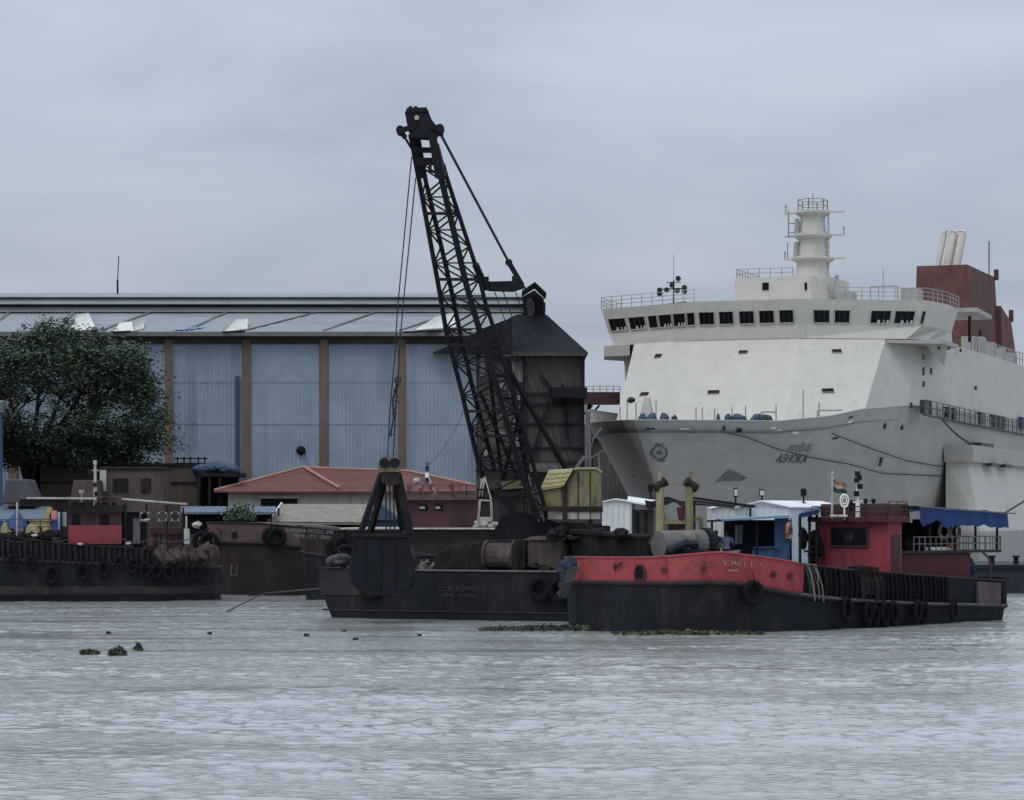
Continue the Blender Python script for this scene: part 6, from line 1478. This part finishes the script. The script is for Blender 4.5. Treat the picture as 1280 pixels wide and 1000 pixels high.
# ------------------------------------------------------------------ people under the blue cabin awning
def person(base, yaw, shirt, label, lean=0.0, arm=0):
    V = {'pelvis':(0,0,.93),'waist':(0,.0,1.08),'chest':(0,-lean*.5,1.30),'neck0':(0,-lean*.8,1.44),'neck':(0,-lean*.95,1.50),'head':(0,-lean-.01,1.58),'crown':(0,-lean,1.69),
         'hl':(-.10,0,.90),'kl':(-.11,-.03,.50),'al':(-.12,.02,.09),'tl':(-.13,-.15,.04),'hr':(.10,0,.90),'kr':(.11,-.05,.50),'ar':(.12,.0,.09),'tr':(.14,-.17,.04),
         'sl':(-.19,-lean*.7,1.41),'el':(-.25,-.02-lean*.6,1.13),'wl':(-.22,-.18-lean*.6,.93),'sr':(.19,-lean*.7,1.41),'er':(.26,-.03-lean*.6,1.14),'wr':(.18+.02*arm,-.25-lean*.6,1.02+.12*arm)}
    RD = {'pelvis':(.15,.11),'waist':(.14,.10),'chest':(.165,.115),'neck0':(.09,.08),'neck':(.058,.06),'head':(.078,.095),'crown':(.06,.075),'hl':(.095,.095),'kl':(.06,.06),'al':(.042,.045),'tl':(.04,.028),
          'hr':(.095,.095),'kr':(.06,.06),'ar':(.042,.045),'tr':(.04,.028),'sl':(.062,.062),'el':(.043,.043),'wl':(.028,.03),'sr':(.062,.062),'er':(.043,.043),'wr':(.028,.03)}
    EDG = [('pelvis','waist'),('waist','chest'),('chest','neck0'),('neck0','neck'),('neck','head'),('head','crown'),('pelvis','hl'),('hl','kl'),('kl','al'),('al','tl'),('pelvis','hr'),('hr','kr'),('kr','ar'),('ar','tr'),('chest','sl'),('sl','el'),('el','wl'),('chest','sr'),('sr','er'),('er','wr')]
    for sd in ('l','r'):
        w_ = Vector(V['w'+sd]); e_ = Vector(V['e'+sd]); d = (w_-e_).normalized(); sdv = Vector((0,0,1)).cross(d).normalized()*(1 if sd == 'l' else -1)
        V['p'+sd] = tuple(w_+d*.06); RD['p'+sd] = (.035,.022); EDG.append(('w'+sd,'p'+sd))
        for k, (o, l) in enumerate(((-.028,.065),(-.010,.078),(.009,.072),(.027,.055))):
            a = w_+d*.10+sdv*o; V['f%s%d'%(sd,k)] = tuple(a); V['g%s%d'%(sd,k)] = tuple(a+d*l*.8+Vector((0,0,-.03))); RD['f%s%d'%(sd,k)] = RD['g%s%d'%(sd,k)] = (.009,.009)
            EDG += [('p'+sd,'f%s%d'%(sd,k)),('f%s%d'%(sd,k),'g%s%d'%(sd,k))]
        a = w_+d*.04-sdv*.04; V['th'+sd] = tuple(a+d*.03); RD['th'+sd] = (.010,.010); EDG.append(('p'+sd,'th'+sd))
    ks = list(V); me = bpy.data.meshes.new('person'); me.from_pydata([V[k] for k in ks], [(ks.index(a), ks.index(b)) for a, b in EDG], [])
    o = bpy.data.objects.new('person', me); COL.objects.link(o)
    sk = o.modifiers.new('skin', 'SKIN'); me.skin_vertices or me.attributes
    bpy.context.view_layer.objects.active = o
    sv = o.data.skin_vertices
    if not sv: o.data.skin_vertices.new() if hasattr(o.data.skin_vertices, 'new') else None
    if len(o.data.skin_vertices):
        for i, k in enumerate(ks):
            o.data.skin_vertices[0].data[i].radius = RD[k]; o.data.skin_vertices[0].data[i].use_root = (k == 'pelvis')
    ss = o.modifiers.new('sub', 'SUBSURF'); ss.levels = 2; ss.render_levels = 2
    dg = bpy.context.evaluated_depsgraph_get(); dg.update()
    m2 = bpy.data.meshes.new_from_object(o.evaluated_get(dg)); o.modifiers.clear(); o.data = m2
    m2.materials.clear()
    for k in ('skin', shirt, 'trousers', 'hair'): m2.materials.append(M[k])
    for p in m2.polygons:
        c = p.center; i = 0
        if c.z < .98 and abs(c.x) < .2 and c.z > .1 and c.y > -.16: i = 2
        elif c.z < 1.47 and c.z >= .96 and not (c.z < 1.22 and abs(c.x) > .19) and not (c.y < -.2-lean): i = 1
        elif c.z > 1.62 and (c.y > -.05-lean or c.z > 1.70): i = 3
        p.material_index = i; p.use_smooth = True
    o.location = base; o.rotation_euler = (0, 0, yaw); tag(o, label, 'person')
    ROOTM[o.name] = Matrix.Translation(Vector(base)) @ Matrix.Rotation(yaw, 4, 'Z')
    mb = MB(); hy = -lean-.095
    mb.add([(-.012,hy,1.605),(.012,hy,1.605),(.016,hy-.028,1.565),(-.016,hy-.028,1.565),(0,hy,1.55)],[(0,1,2,3),(3,2,4)])
    for s_ in (-1,1): mb.blob((s_*.085,-lean-.01,1.58),(.012,.025,.035),8,5,.0)
    mb.build('face_feature', 'skin', o)
    mb = MB()
    for s_ in (-1,1): mb.blob((s_*.032,hy+.008,1.60),(.014,.008,.008),8,5,0)
    mb.boxp(-.024,.024,hy-.002,hy+.006,1.528,1.536); mb.build('eye', 'hair', o)
    return o
bz = 1.95
q = P(908,0,104.7); person((q.x, 104.7, P(0,664,104.7).z-1.67), R(15), 'shirt_blue', 'person in a light blue shirt standing under the blue cabin awning', .06, 1)
q = P(895.5,0,104.6); person((q.x, 104.6, P(0,662.5,104.6).z-1.69), R(-35), 'shirt_navy', 'person in dark clothes standing by the awning post of the blue cabin', .02)

# ------------------------------------------------------------------ dark tugboat on the far side, rusty barge, maroon workboat
def simple_boat(name, label, pa, pb, Ya, Yb, beam, shape):
    """root at the water point under pixel pa; local x runs towards pb"""
    a = Vector(((pa-640)/F*Ya, Ya, 0)); b = Vector(((pb-640)/F*Yb, Yb, 0)); d = b-a
    return thing(name, label, 'boat', a, math.atan2(d.y, d.x)), d.length
tg, TL = simple_boat('tugboat', 'long dark tyre hung tugboat with a red cabin panel', -160, 272, 132.4, 134.5, 6, None)
TL += .2
def tb_(u): return lerp_t(u, [0, TL-3.5, TL-1.2, TL-.3, TL], [3, 3, 2.5, 1.5, .5])
def tst(u): return lerp_t(u, [0, 6, TL-4, TL], [2.15, 2.1, 1.75, 1.65])
def ttop(u): return lerp_t(u, [0, 6.2, 9.6, 12.2, TL-2.6], [3.25, 3.2, 2.75, 2.6, 2.4])
US2 = sorted(set(list(np.linspace(0,TL-3,18))+list(np.linspace(TL-3,TL,10))))
sv = lambda u, k, z, near=True: Vector((u, -tb_(u)*k+3 if near else tb_(u)*k+3, z))
mb = MB(); mb.loft([[sv(u,1,tst(u)), sv(u,.97,tst(u)*.4), sv(u,.92,-.5), sv(u,.92,-.5,False), sv(u,.97,tst(u)*.4,False), sv(u,1,tst(u),False)] for u in US2]); th_ = mb.build('hull', 'hull_black', tg)
mb = MB(); mb.loft([[sv(u,.985,.75), sv(u,1.0,.7), sv(u,1.0,.38), sv(u,.97,.3)] for u in US2]); mb.build('waterline_band', 'hull_grey', th_)
mb = MB(); mb.tube([sv(u,1.01,tst(u)) for u in US2], .08, 7); mb.build('rubbing_strake', 'hull_grey', tg)
mb = MB()
for near in (True, False):
    mb.loft([[sv(u,.99,tst(u)+.02,near), sv(u,.99,ttop(u),near), sv(u,.96,ttop(u),near), sv(u,.96,tst(u)+.02,near)] for u in US2 if u < TL-2.5])
tbw = mb.build('bulwark', 'black_steel', tg)
mb = MB()
for i in range(34):
    u = 5.2+i*.27; z = ttop(u); mb.tube([sv(u,1.0,z), sv(u,1.03,(z+tst(u))/2), sv(u+.04,1.03,tst(u))], .045+.02*(i % 3), 5)
mb.tube([sv(u,1.0,ttop(u)+.04) for u in US2 if u < TL-2.5], .06, 6); mb.build('bulwark_rib', 'dark_clutter', tbw)
tw = root_matrix(tg); ti = tw.inverted()
def tg_on(px, py, off=.15):
    o = Vector((0,0,E)); d = Vector(((px-640)/F, 1, (H-py)/F)); n = (tw.to_3x3() @ Vector((0,-1,0))); a = tw @ Vector((0,0,0)); 
    return o+d*((a-o).dot(n)/d.dot(n))+n*off
for i, (px, py, s_) in enumerate(((-30,702,.75),(16,702,.7),(38,704,.7),(65,719,.9),(104,714,.85),(130,712,.8),(149,704,.7),(166,708,.75),(182,712,.8),(196,713,.75),(211,716,.75),(228,714,.75),(246,715,.75))):
    tyre(tg_on(px,py), math.atan2(2.1,TL), 'black tyre fender hanging along the dark tugboat side', 'tyre fenders along the dark tugboat', s_, .7)
mb = MB(); mb.boxp(0,TL-3,.3,5.7,tst(3)-.2,tst(3)); mb.build('deck', 'dark_clutter', tg)
def lx(px): return (ti @ tg_on(px, 640, 0)).x
def lz(py, Y=134): return E+(H-py)/F*Y
mb = MB(); mb.boxp(lx(85),lx(152),.6,4.4,1.7,lz(632)); tc_ = mb.build('cabin', 'cabin_maroon', tg, bevel=.03)
mb = MB(); mb.boxp(lx(85),lx(152),.5,.6,lz(680),lz(656.5)); mb.build('red_panel', 'red_panel', tc_)
mb = MB(); mb.boxp(lx(82),lx(156),.3,4.7,lz(640),lz(631.5)); mb.build('cabin_roof', 'dark_clutter', tc_)
for a, b in ((90,99),(108,118),(124,136)):
    mb = MB(); mb.boxp(lx(a),lx(b),.52,.61,lz(656),lz(644)); mb.build('cabin_window', 'hull_grey' if a == 108 else 'window', tc_)
mb = MB(); mb.boxp(lx(152),lx(182),.9,4.0,1.7,lz(640)); mb.build('deckhouse', 'black_steel', tg)
mb = MB(); mb.boxp(lx(166),lx(175),.8,.9,lz(680),lz(648)); mb.build('door', 'grey_paint', tg)
mb = MB(); mb.boxp(lx(191),lx(229),1.0,4.0,1.7,lz(668)); mb.boxp(lx(188),lx(232),.8,4.2,lz(668),lz(660)); mb.build('winch_house', 'cabin_maroon', tg, bevel=.03)
for a, b in ((202,212),(197,200)):
    mb = MB(); mb.boxp(lx(a),lx(b),.93,1.0,lz(683),lz(668)); mb.build('winch_panel', 'crate_brown', tg)
# canopy poles and roof lines
mb = MB(); mb.bar(Vector((lx(33),.2,lz(622.5))), Vector((lx(120),.2,lz(623))), .09); mb.bar(Vector((lx(152),.2,lz(623.5))), Vector((lx(234),.2,lz(630))), .09); mb.build('canopy_pole', 'pale_grey', tg)
mb = MB(); q = [Vector((lx(24),.3,lz(624))),Vector((lx(84),.3,lz(624))),Vector((lx(84),4,lz(624))),Vector((lx(24),4,lz(624)))]; mb.hexa([p-Vector((0,0,.35)) for p in q], q); mb.build('forward_canopy', 'dark_clutter', tg)
mb = MB(); q = [Vector((lx(152),.3,lz(625))),Vector((lx(232),.3,lz(631))),Vector((lx(232),4,lz(631))),Vector((lx(152),4,lz(625)))]; mb.hexa(q, [p+Vector((0,0,.06)) for p in q]); mb.build('stern_canopy', 'cabin_maroon', tg)
for px, t0_ in ((21,628),(76,640),(157,628),(183,630),(209,632),(229,634),(233,645)):
    mb = MB(); mb.cyl((lx(px),.3,1.9),(lx(px),.3,lz(t0_)),.05); mb.build('canopy_post', 'pale_grey' if px in (21,233) else 'dark_clutter', tg)
mb = MB(); mb.rail([(lx(10),.1,lz(668)),(lx(70),.1,lz(668))],.75,2,.9,.025); mb.rail([(lx(85),.4,lz(632)),(lx(152),.4,lz(632))],.42,2,.55,.03); mb.build('roof_rail', 'cabin_maroon', tg)
tm = thing('signal_mast', 'tall white mast standing on the dark tugboat cabin', 'mast', tw @ Vector((lx(118),1.5,lz(632))))
mb = MB(); p0_ = tw @ Vector((lx(118),1.5,lz(632))); mb.cyl(p0_, p0_+Vector((0,0,2.1)), .09, .06, 10); mb.bar(p0_+Vector((-.25,0,1.75)), p0_+Vector((.2,0,1.75)), .06); mb.build('pole', 'pale_grey', tm, world=True)
for dz, dx in ((2.15,0),(1.7,-.25),(1.05,0),(.6,.05)):
    mb = MB(); mb.cyl(p0_+Vector((dx,-.05,dz-.1)), p0_+Vector((dx,-.05,dz+.1)), .09, n=8); mb.build('signal_lamp', 'dark_clutter' if dz < 2 else 'pale_grey', tm, world=True)
p1_ = tw @ Vector((lx(101),1.2,lz(632))); mb = MB(); mb.cyl(p1_, p1_+Vector((0,0,.65)), .05); mb.cyl(p1_+Vector((0,0,.62)), p1_+Vector((0,0,.78)), .12, .14, 10); solo(mb, 'search_lamp', 'pale_grey', 'small white lamp on a stalk on the tugboat cabin roof', 'lamp')
for k, px in enumerate((181,203,219)):
    bu = buoy(tw @ Vector((lx(px),.15,lz(646))), math.atan2(2.1,TL), 'rubber_grey', ('dark grey lifebuoy hung beside the tugboat deckhouse door','grey lifebuoy in the middle of the tugboat stern canopy','grey lifebuoy nearest the tugboat stern post')[k]); bu.scale = (.8,.8,.8)
mb = MB()
for i, px in enumerate((203,212,222,233,244,256,265)): mb.blob((lx(px),.35,lz(696+2*math.sin(i*2.1))), (.46+.1*math.sin(i*1.7),.6,.50+.08*math.cos(i*2.3)), 14, 9, .3, i)
mb.build('stern_tarpaulin', 'tarp_brown', tg)
mb = MB()
for i in range(12): mb.tube([Vector((lx(200+i*5),-.0,lz(688+(i%3)))), Vector((lx(201+i*5),-.2,lz(696))), Vector((lx(201+i*5),-.1,lz(704)))], .045, 5)
mb.build('lashing', 'dark_clutter', tg)
mb = MB(); mb.boxp(lx(230),lx(237),.2,.5,lz(680),lz(661)); mb.build('white_locker', 'pale_grey', tg); mb = MB(); mb.boxp(lx(231),lx(235),.15,.4,lz(690),lz(681)); mb.build('orange_canister', 'orange', tg)
mb = MB()
for px, py in ((100,680),(160,679),(43,669),(183,650)): mb.blob(Vector((lx(px),.0,lz(py))),(.16,.15,.07),8,5,.3,px)
mb.build('white_rag', 'pale_grey', tg)
mb = MB()
for i in range(40): mb.blob((lx(random.uniform(-20,84)),random.uniform(.2,1.5),lz(random.uniform(668,676))),(random.uniform(.2,.5),.3,random.uniform(.1,.25)),8,5,.4,i)
kind(mb.build('deck_gear', 'dark_clutter', tg), 'stuff')

mb = MB()
for i, px in enumerate((95,103,112,121,131,141)): c = Vector((lx(px), .55, lz(626+(i % 2)*2))); mb.boxp(c.x-.12, c.x+.12, c.y, c.y+.03, c.z-.28-.1*(i % 3), c.z)
mb.tube([Vector((lx(88),.56,lz(624))), Vector((lx(120),.56,lz(626))), Vector((lx(148),.56,lz(624)))], .015, 4)
kind(mb.build('laundry', 'dark_clutter', tg), 'stuff')
for px, m in ((160,'tarp_teal'),(186,'rust_block')):
    mb = MB(); mb.cyl((lx(px),.75,1.8),(lx(px),.75,2.75),.3,.3,12); mb.torus((lx(px),.75,2.4),(0,0,1),.3,.02,12,4); mb.build('oil_drum', m, tg)
mb = MB()
for a_, b_ in ((0,40),(40,85),(150,188),(188,236)): mb = MB(); mb.tube(sag(Vector((lx(a_),.0,lz(672))), Vector((lx(b_),.0,lz(674))), .18, 10), .03, 5); mb.build('deck_rope', 'rope', tg)
# rusty brown barge
bg_, BL = simple_boat('rusty_barge', 'rusty brown banded barge moored between the tugboat and pontoon', 240, 384, 144.5, 142.5, 6, None)
US3 = list(np.linspace(0, BL, 16))
bb_ = lambda u: lerp_t(u, [0,.3,1,2,BL-1.5,BL], [.9,1.9,2.6,3,3,2.2])
bt = lambda u: lerp_t(u, [0,1.5,4,BL], [lz(653.5,144),lz(653,144),lz(654,144),lz(660,144)])
bm2 = lambda u: bt(u)-1.05
s3 = lambda u, k, z, near=True: Vector((u, 3-bb_(u)*k if near else 3+bb_(u)*k, z))
mb = MB(); mb.loft([[s3(u,1,bm2(u)), s3(u,.96,1), s3(u,.9,-.5), s3(u,.9,-.5,False), s3(u,.96,1,False), s3(u,1,bm2(u),False)] for u in US3]); mb.build('hull', 'hull_brown', bg_)
mb = MB(); mb.loft([[s3(u,1,bm2(u)), s3(u,1.02,bt(u)), s3(u,1.02,bt(u),False), s3(u,1,bm2(u),False)] for u in US3]); bnd = mb.build('upper_band', 'band_brown', bg_)
mb = MB(); mb.tube([s3(u,1.02,bm2(u)) for u in US3], .07, 6); mb.tube([s3(u,1.03,bt(u)) for u in US3], .05, 6); mb.build('rubbing_strake', 'hull_brown', bg_)
bwm = root_matrix(bg_)
def bg_on(px, py, off=.05):
    o = Vector((0,0,E)); d = Vector(((px-640)/F,1,(H-py)/F)); n = bwm.to_3x3() @ Vector((0,-1,0)); a = bwm @ Vector((0,-.03,0)); return o+d*((a-o).dot(n)/d.dot(n))+n*off
for px, py in ((260,661),(273,661)):
    mb = MB(); c = bg_on(px,py); mb.cyl(c+Vector((0,.1,0)), c-Vector((0,.03,0)), .1, n=8); mb.build('scupper', 'dark_red', bnd, world=True)
mb = MB(); a = bg_on(290,672); b = bg_on(298,665); mb.boxp(a.x,b.x,a.y-.05,a.y+.15,a.z,b.z); mb.build('hawse_hole', 'black_steel', bnd, world=True)
mb = MB(); c = bg_on(247,656); mb.blob(c,(.25,.2,.2),8,6,.3,2); mb.build('bow_pad', 'pale_grey', bg_, world=True)
mb = MB(); mb.boxp(1,BL-1,.6,5.4,lz(654,144)-.4,lz(654,144)-.2); mb.build('deck', 'dark_clutter', bg_)
for px, py in ((255,676),(264,677)):
    tyre(bg_on(px,py,.25), 0, 'black tyre fender bunched at the bow of the rusty barge', 'tyres on the rusty barge', .95)
for i in range(2): tyre(bg_on(341+i*7,671,.2), 0, 'dark tyre fender at the far end of the rusty barge band', 'tyres on the rusty barge', .9)
mb = MB(); mb.tube([bg_on(290,706),bg_on(289,718),bg_on(296,719),bg_on(297,707)], .03, 5); mb.build('boarding_step', 'grey_paint', bg_, world=True)

# maroon workboat behind the pontoon
mbt, ML = simple_boat('maroon_workboat', 'dark workboat with a maroon wheelhouse behind the grab pontoon', 357, 660, 136.0, 134.0, 6, None)
mm = root_matrix(mbt); mi = mm.inverted()
def mb_on(px, py, off=.05):
    o = Vector((0,0,E)); d = Vector(((px-640)/F,1,(H-py)/F)); n = mm.to_3x3() @ Vector((0,-1,0)); a = mm @ Vector((0,0,0)); return o+d*((a-o).dot(n)/d.dot(n))+n*off
mx_ = lambda px: (mi @ mb_on(px,640,0)).x
US4 = list(np.linspace(0, ML, 16)); b4 = lambda u: lerp_t(u,[0,.4,1.2,2.5,ML],[.6,1.8,2.6,3,3]); z4 = lambda u: lerp_t(u,[0,3.2,6,ML],[lz(657,136),lz(664,136),lz(661,136),lz(660,135)])
s4 = lambda u, k, z, near=True: Vector((u+ (.6*(1-z/4) if u < .1 else 0), 3-b4(u)*k if near else 3+b4(u)*k, z))
mb = MB(); mb.loft([[s4(u,1,z4(u)-1.3), s4(u,.96,1), s4(u,.9,-.5), s4(u,.9,-.5,False), s4(u,.96,1,False), s4(u,1,z4(u)-1.3,False)] for u in US4]); mb.build('hull', 'hull_black', mbt)
mb = MB(); mb.loft([[s4(u,1,z4(u)-1.3), s4(u,1.02,z4(u)), s4(u,1.02,z4(u),False), s4(u,1,z4(u)-1.3,False)] for u in US4]); mbw = mb.build('bulwark', 'hull_brown', mbt)
mb = MB(); mb.tube([s4(u,1.03,z4(u)) for u in US4], .05, 6); mb.tube([s4(u,1.02,z4(u)-1.3) for u in US4], .07, 6); mb.build('capping_rail', 'hull_grey', mbw)
xd = (mm.to_3x3() @ Vector((1,0,0)))
place_text(text_mesh('SAMARA PRTDC 698', .27), mb_on(388,664,.12), xd-Vector((0,0,.06)), up).build('name_lettering', 'letter', mbw, world=True)
place_text(text_mesh('MMB - CV - 0002', .27), mb_on(391,671,.12), xd-Vector((0,0,.06)), up).build('name_lettering', 'letter', mbw, world=True)
for px, py in ((430,683),(421,686)): tyre(mb_on(px,py,.25), 0, 'black tyre fender on the maroon workboat bow by its name', 'tyres on the maroon workboat', .95)
mb = MB(); mb.boxp(mx_(428),mx_(625),-.4,5.6,lz(661.5,135),lz(659.6,135)); mb.build('upper_deck', 'pale_grey', mbt)
mb = MB(); q = [(mx_(505),.5),(mx_(560),.5),(mx_(572),1.6),(mx_(592),2.6),(mx_(592),5),(mx_(505),5)]
mb.prism([Vector((x,y,lz(660,135)+.01)) for x,y in q],(0,0,lz(625,135)-lz(660,135)-.02)); mc = mb.build('wheelhouse', 'cabin_maroon', mbt)
mb = MB(); q2 = [(mx_(490),.1),(mx_(566),.1),(mx_(577),1.3),(mx_(598),2.4),(mx_(598),5.3),(mx_(490),5.3)]
mb.prism([Vector((x,y,lz(625,135))) for x,y in q2],(0,0,.14)); mb.build('wheelhouse_roof', 'maroon_trim', mc)
mb = MB(); mb.rail([Vector((x,y,lz(625,135)+.14)) for x,y in q2[:4]],.62,2,.7,.03); mb.build('roof_rail', 'maroon_trim', mc)
for a, b in ((521,532),(541,551)):
    mb = MB(); mb.boxp(mx_(a),mx_(b),.45,.5,lz(638,135),lz(631,135)); w_ = mb.build('front_window', 'window', mc); mb = MB(); mb.boxp(mx_(a)+.05,mx_(b)-.12,.43,.46,lz(636,135),lz(633,135)); mb.build('pane', 'lamp_glass', w_)
mb = MB(); mb.boxp(mx_(572),mx_(590),2.4,2.55,lz(659,135),lz(628,135)); mb.build('side_panel', 'dark_clutter', mc)
mm_ = thing('signal_mast', 'small mast with white and blue lamps on the maroon wheelhouse', 'mast', mb_on(534,620,-2))
mb = MB(); p0_ = mb_on(534,620,-2); mb.cyl(p0_, P(534,592,p0_.y), .08, .05, 8); mb.build('pole', 'pale_grey', mm_, world=True)
for py, m in ((600,'tarp_dark'),(594,'white_paint'),(586,'tarp_dark'),(581,'grey_paint')):
    mb = MB(); c = P(534,py,p0_.y); mb.cyl(c-Vector((0,0,.13)), c+Vector((0,0,.13)), .1, n=8); mb.build('signal_lamp', m, mm_, world=True)
mb = MB()
for px, py in ((511,609),(525,611),(563,606),(538,606)): c = mb_on(px,622,-1.5); mb.cyl(c, P(px,py+3,c.y), .05); mb.bar(P(px-1,py+4,c.y), P(px+3,py-1,c.y), .18)
mb.build('roof_fitting', 'maroon_trim', mc, world=True)
mb = MB(); c = P(521,601,137); mb.blob(c,(.2,.2,.16),8,5,.1); mb.cyl(mb_on(521,622,-2), c, .03); mb.build('radar_dome', 'pale_grey', mc, world=True)
mb = MB()
for i in range(14): 
    c = mb_on(random.uniform(594,628), random.uniform(654,659), -.3); mb.blob(c,(.15,.2,.14),8,5,.4,i)
kind(mb.build('deck_gear', 'pale_grey', mbt, world=True), 'stuff')
mb = MB(); mb.tube(sag(P(535,582,137), P(580,512,182), .4), .02, 5); solo(mb, 'aerial_wire', 'wire', 'thin wire running up from the maroon wheelhouse to the blue shed', 'wire')

# ------------------------------------------------------------------ floating water hyacinth
def weed(px, py, wpx, hpx, n, seed, name, label, kd=None):
    rnd = random.Random(seed); b = PW(px, py); k = b.y/F; vs = []; fs = []
    for i in range(n):
        t = rnd.uniform(-1,1); x = t*wpx*k/2; y = rnd.gauss(0,.35)*wpx*k*.3 if not kd else rnd.gauss(0,.32); z = abs(rnd.gauss(0,.5))*hpx*k*(1-t*t*.7)
        a = Vector((rnd.gauss(0,1),rnd.gauss(0,1),rnd.gauss(.6,.8))).normalized(); c = a.cross(Vector((rnd.gauss(0,1),rnd.gauss(0,1),rnd.gauss(0,1)))).normalized()
        l = rnd.uniform(.05,.13); p = b+Vector((x,y,z+.02)); m = len(vs); vs += [p-a*l,p+c*l*.6,p+a*l,p-c*l*.6]; fs.append((m,m+1,m+2,m+3))
    mb = MB(); mb.v = vs; mb.f = fs; o = solo(mb, name, 'weed', label, 'water plant', base=b); 
    if kd: kind(o, kd)
    return o
weed(112, 818, 22, 4, 260, 1, 'water_hyacinth', 'low floating weed clump with grey leaves in open water')
weed(147, 819, 20, 7, 320, 2, 'water_hyacinth', 'greenest floating weed clump in open water')
weed(173, 813, 9, 8, 80, 3, 'water_hyacinth', 'small floating weed clump with one upright leaf')
for i, (px, py, s_) in enumerate(((383,795,9),(445,800,7),(262,793,4),(430,790,6),(135,792,3),(525,795,8))): 
    weed(px, py, s_*.6, .8, 12, 20+i, 'weed_scrap', ('dark weed scrap drifting off the pontoon bow','weed scrap drifting below the grab','tiny weed scrap nearest the mooring line','weed scrap just off the pontoon corner','tiny weed scrap upstream of the green clumps','weed scrap drifting under the pontoon lettering')[i])
weed(700, 788, 200, 4.5, 2600, 30, 'weed_mat', 'long green weed mat drifting across the red workboat bow', 'stuff')
weed(860, 793, 190, 3, 900, 31, 'weed_mat', 'thin weed strip along the foot of the black workboat hull', 'stuff')
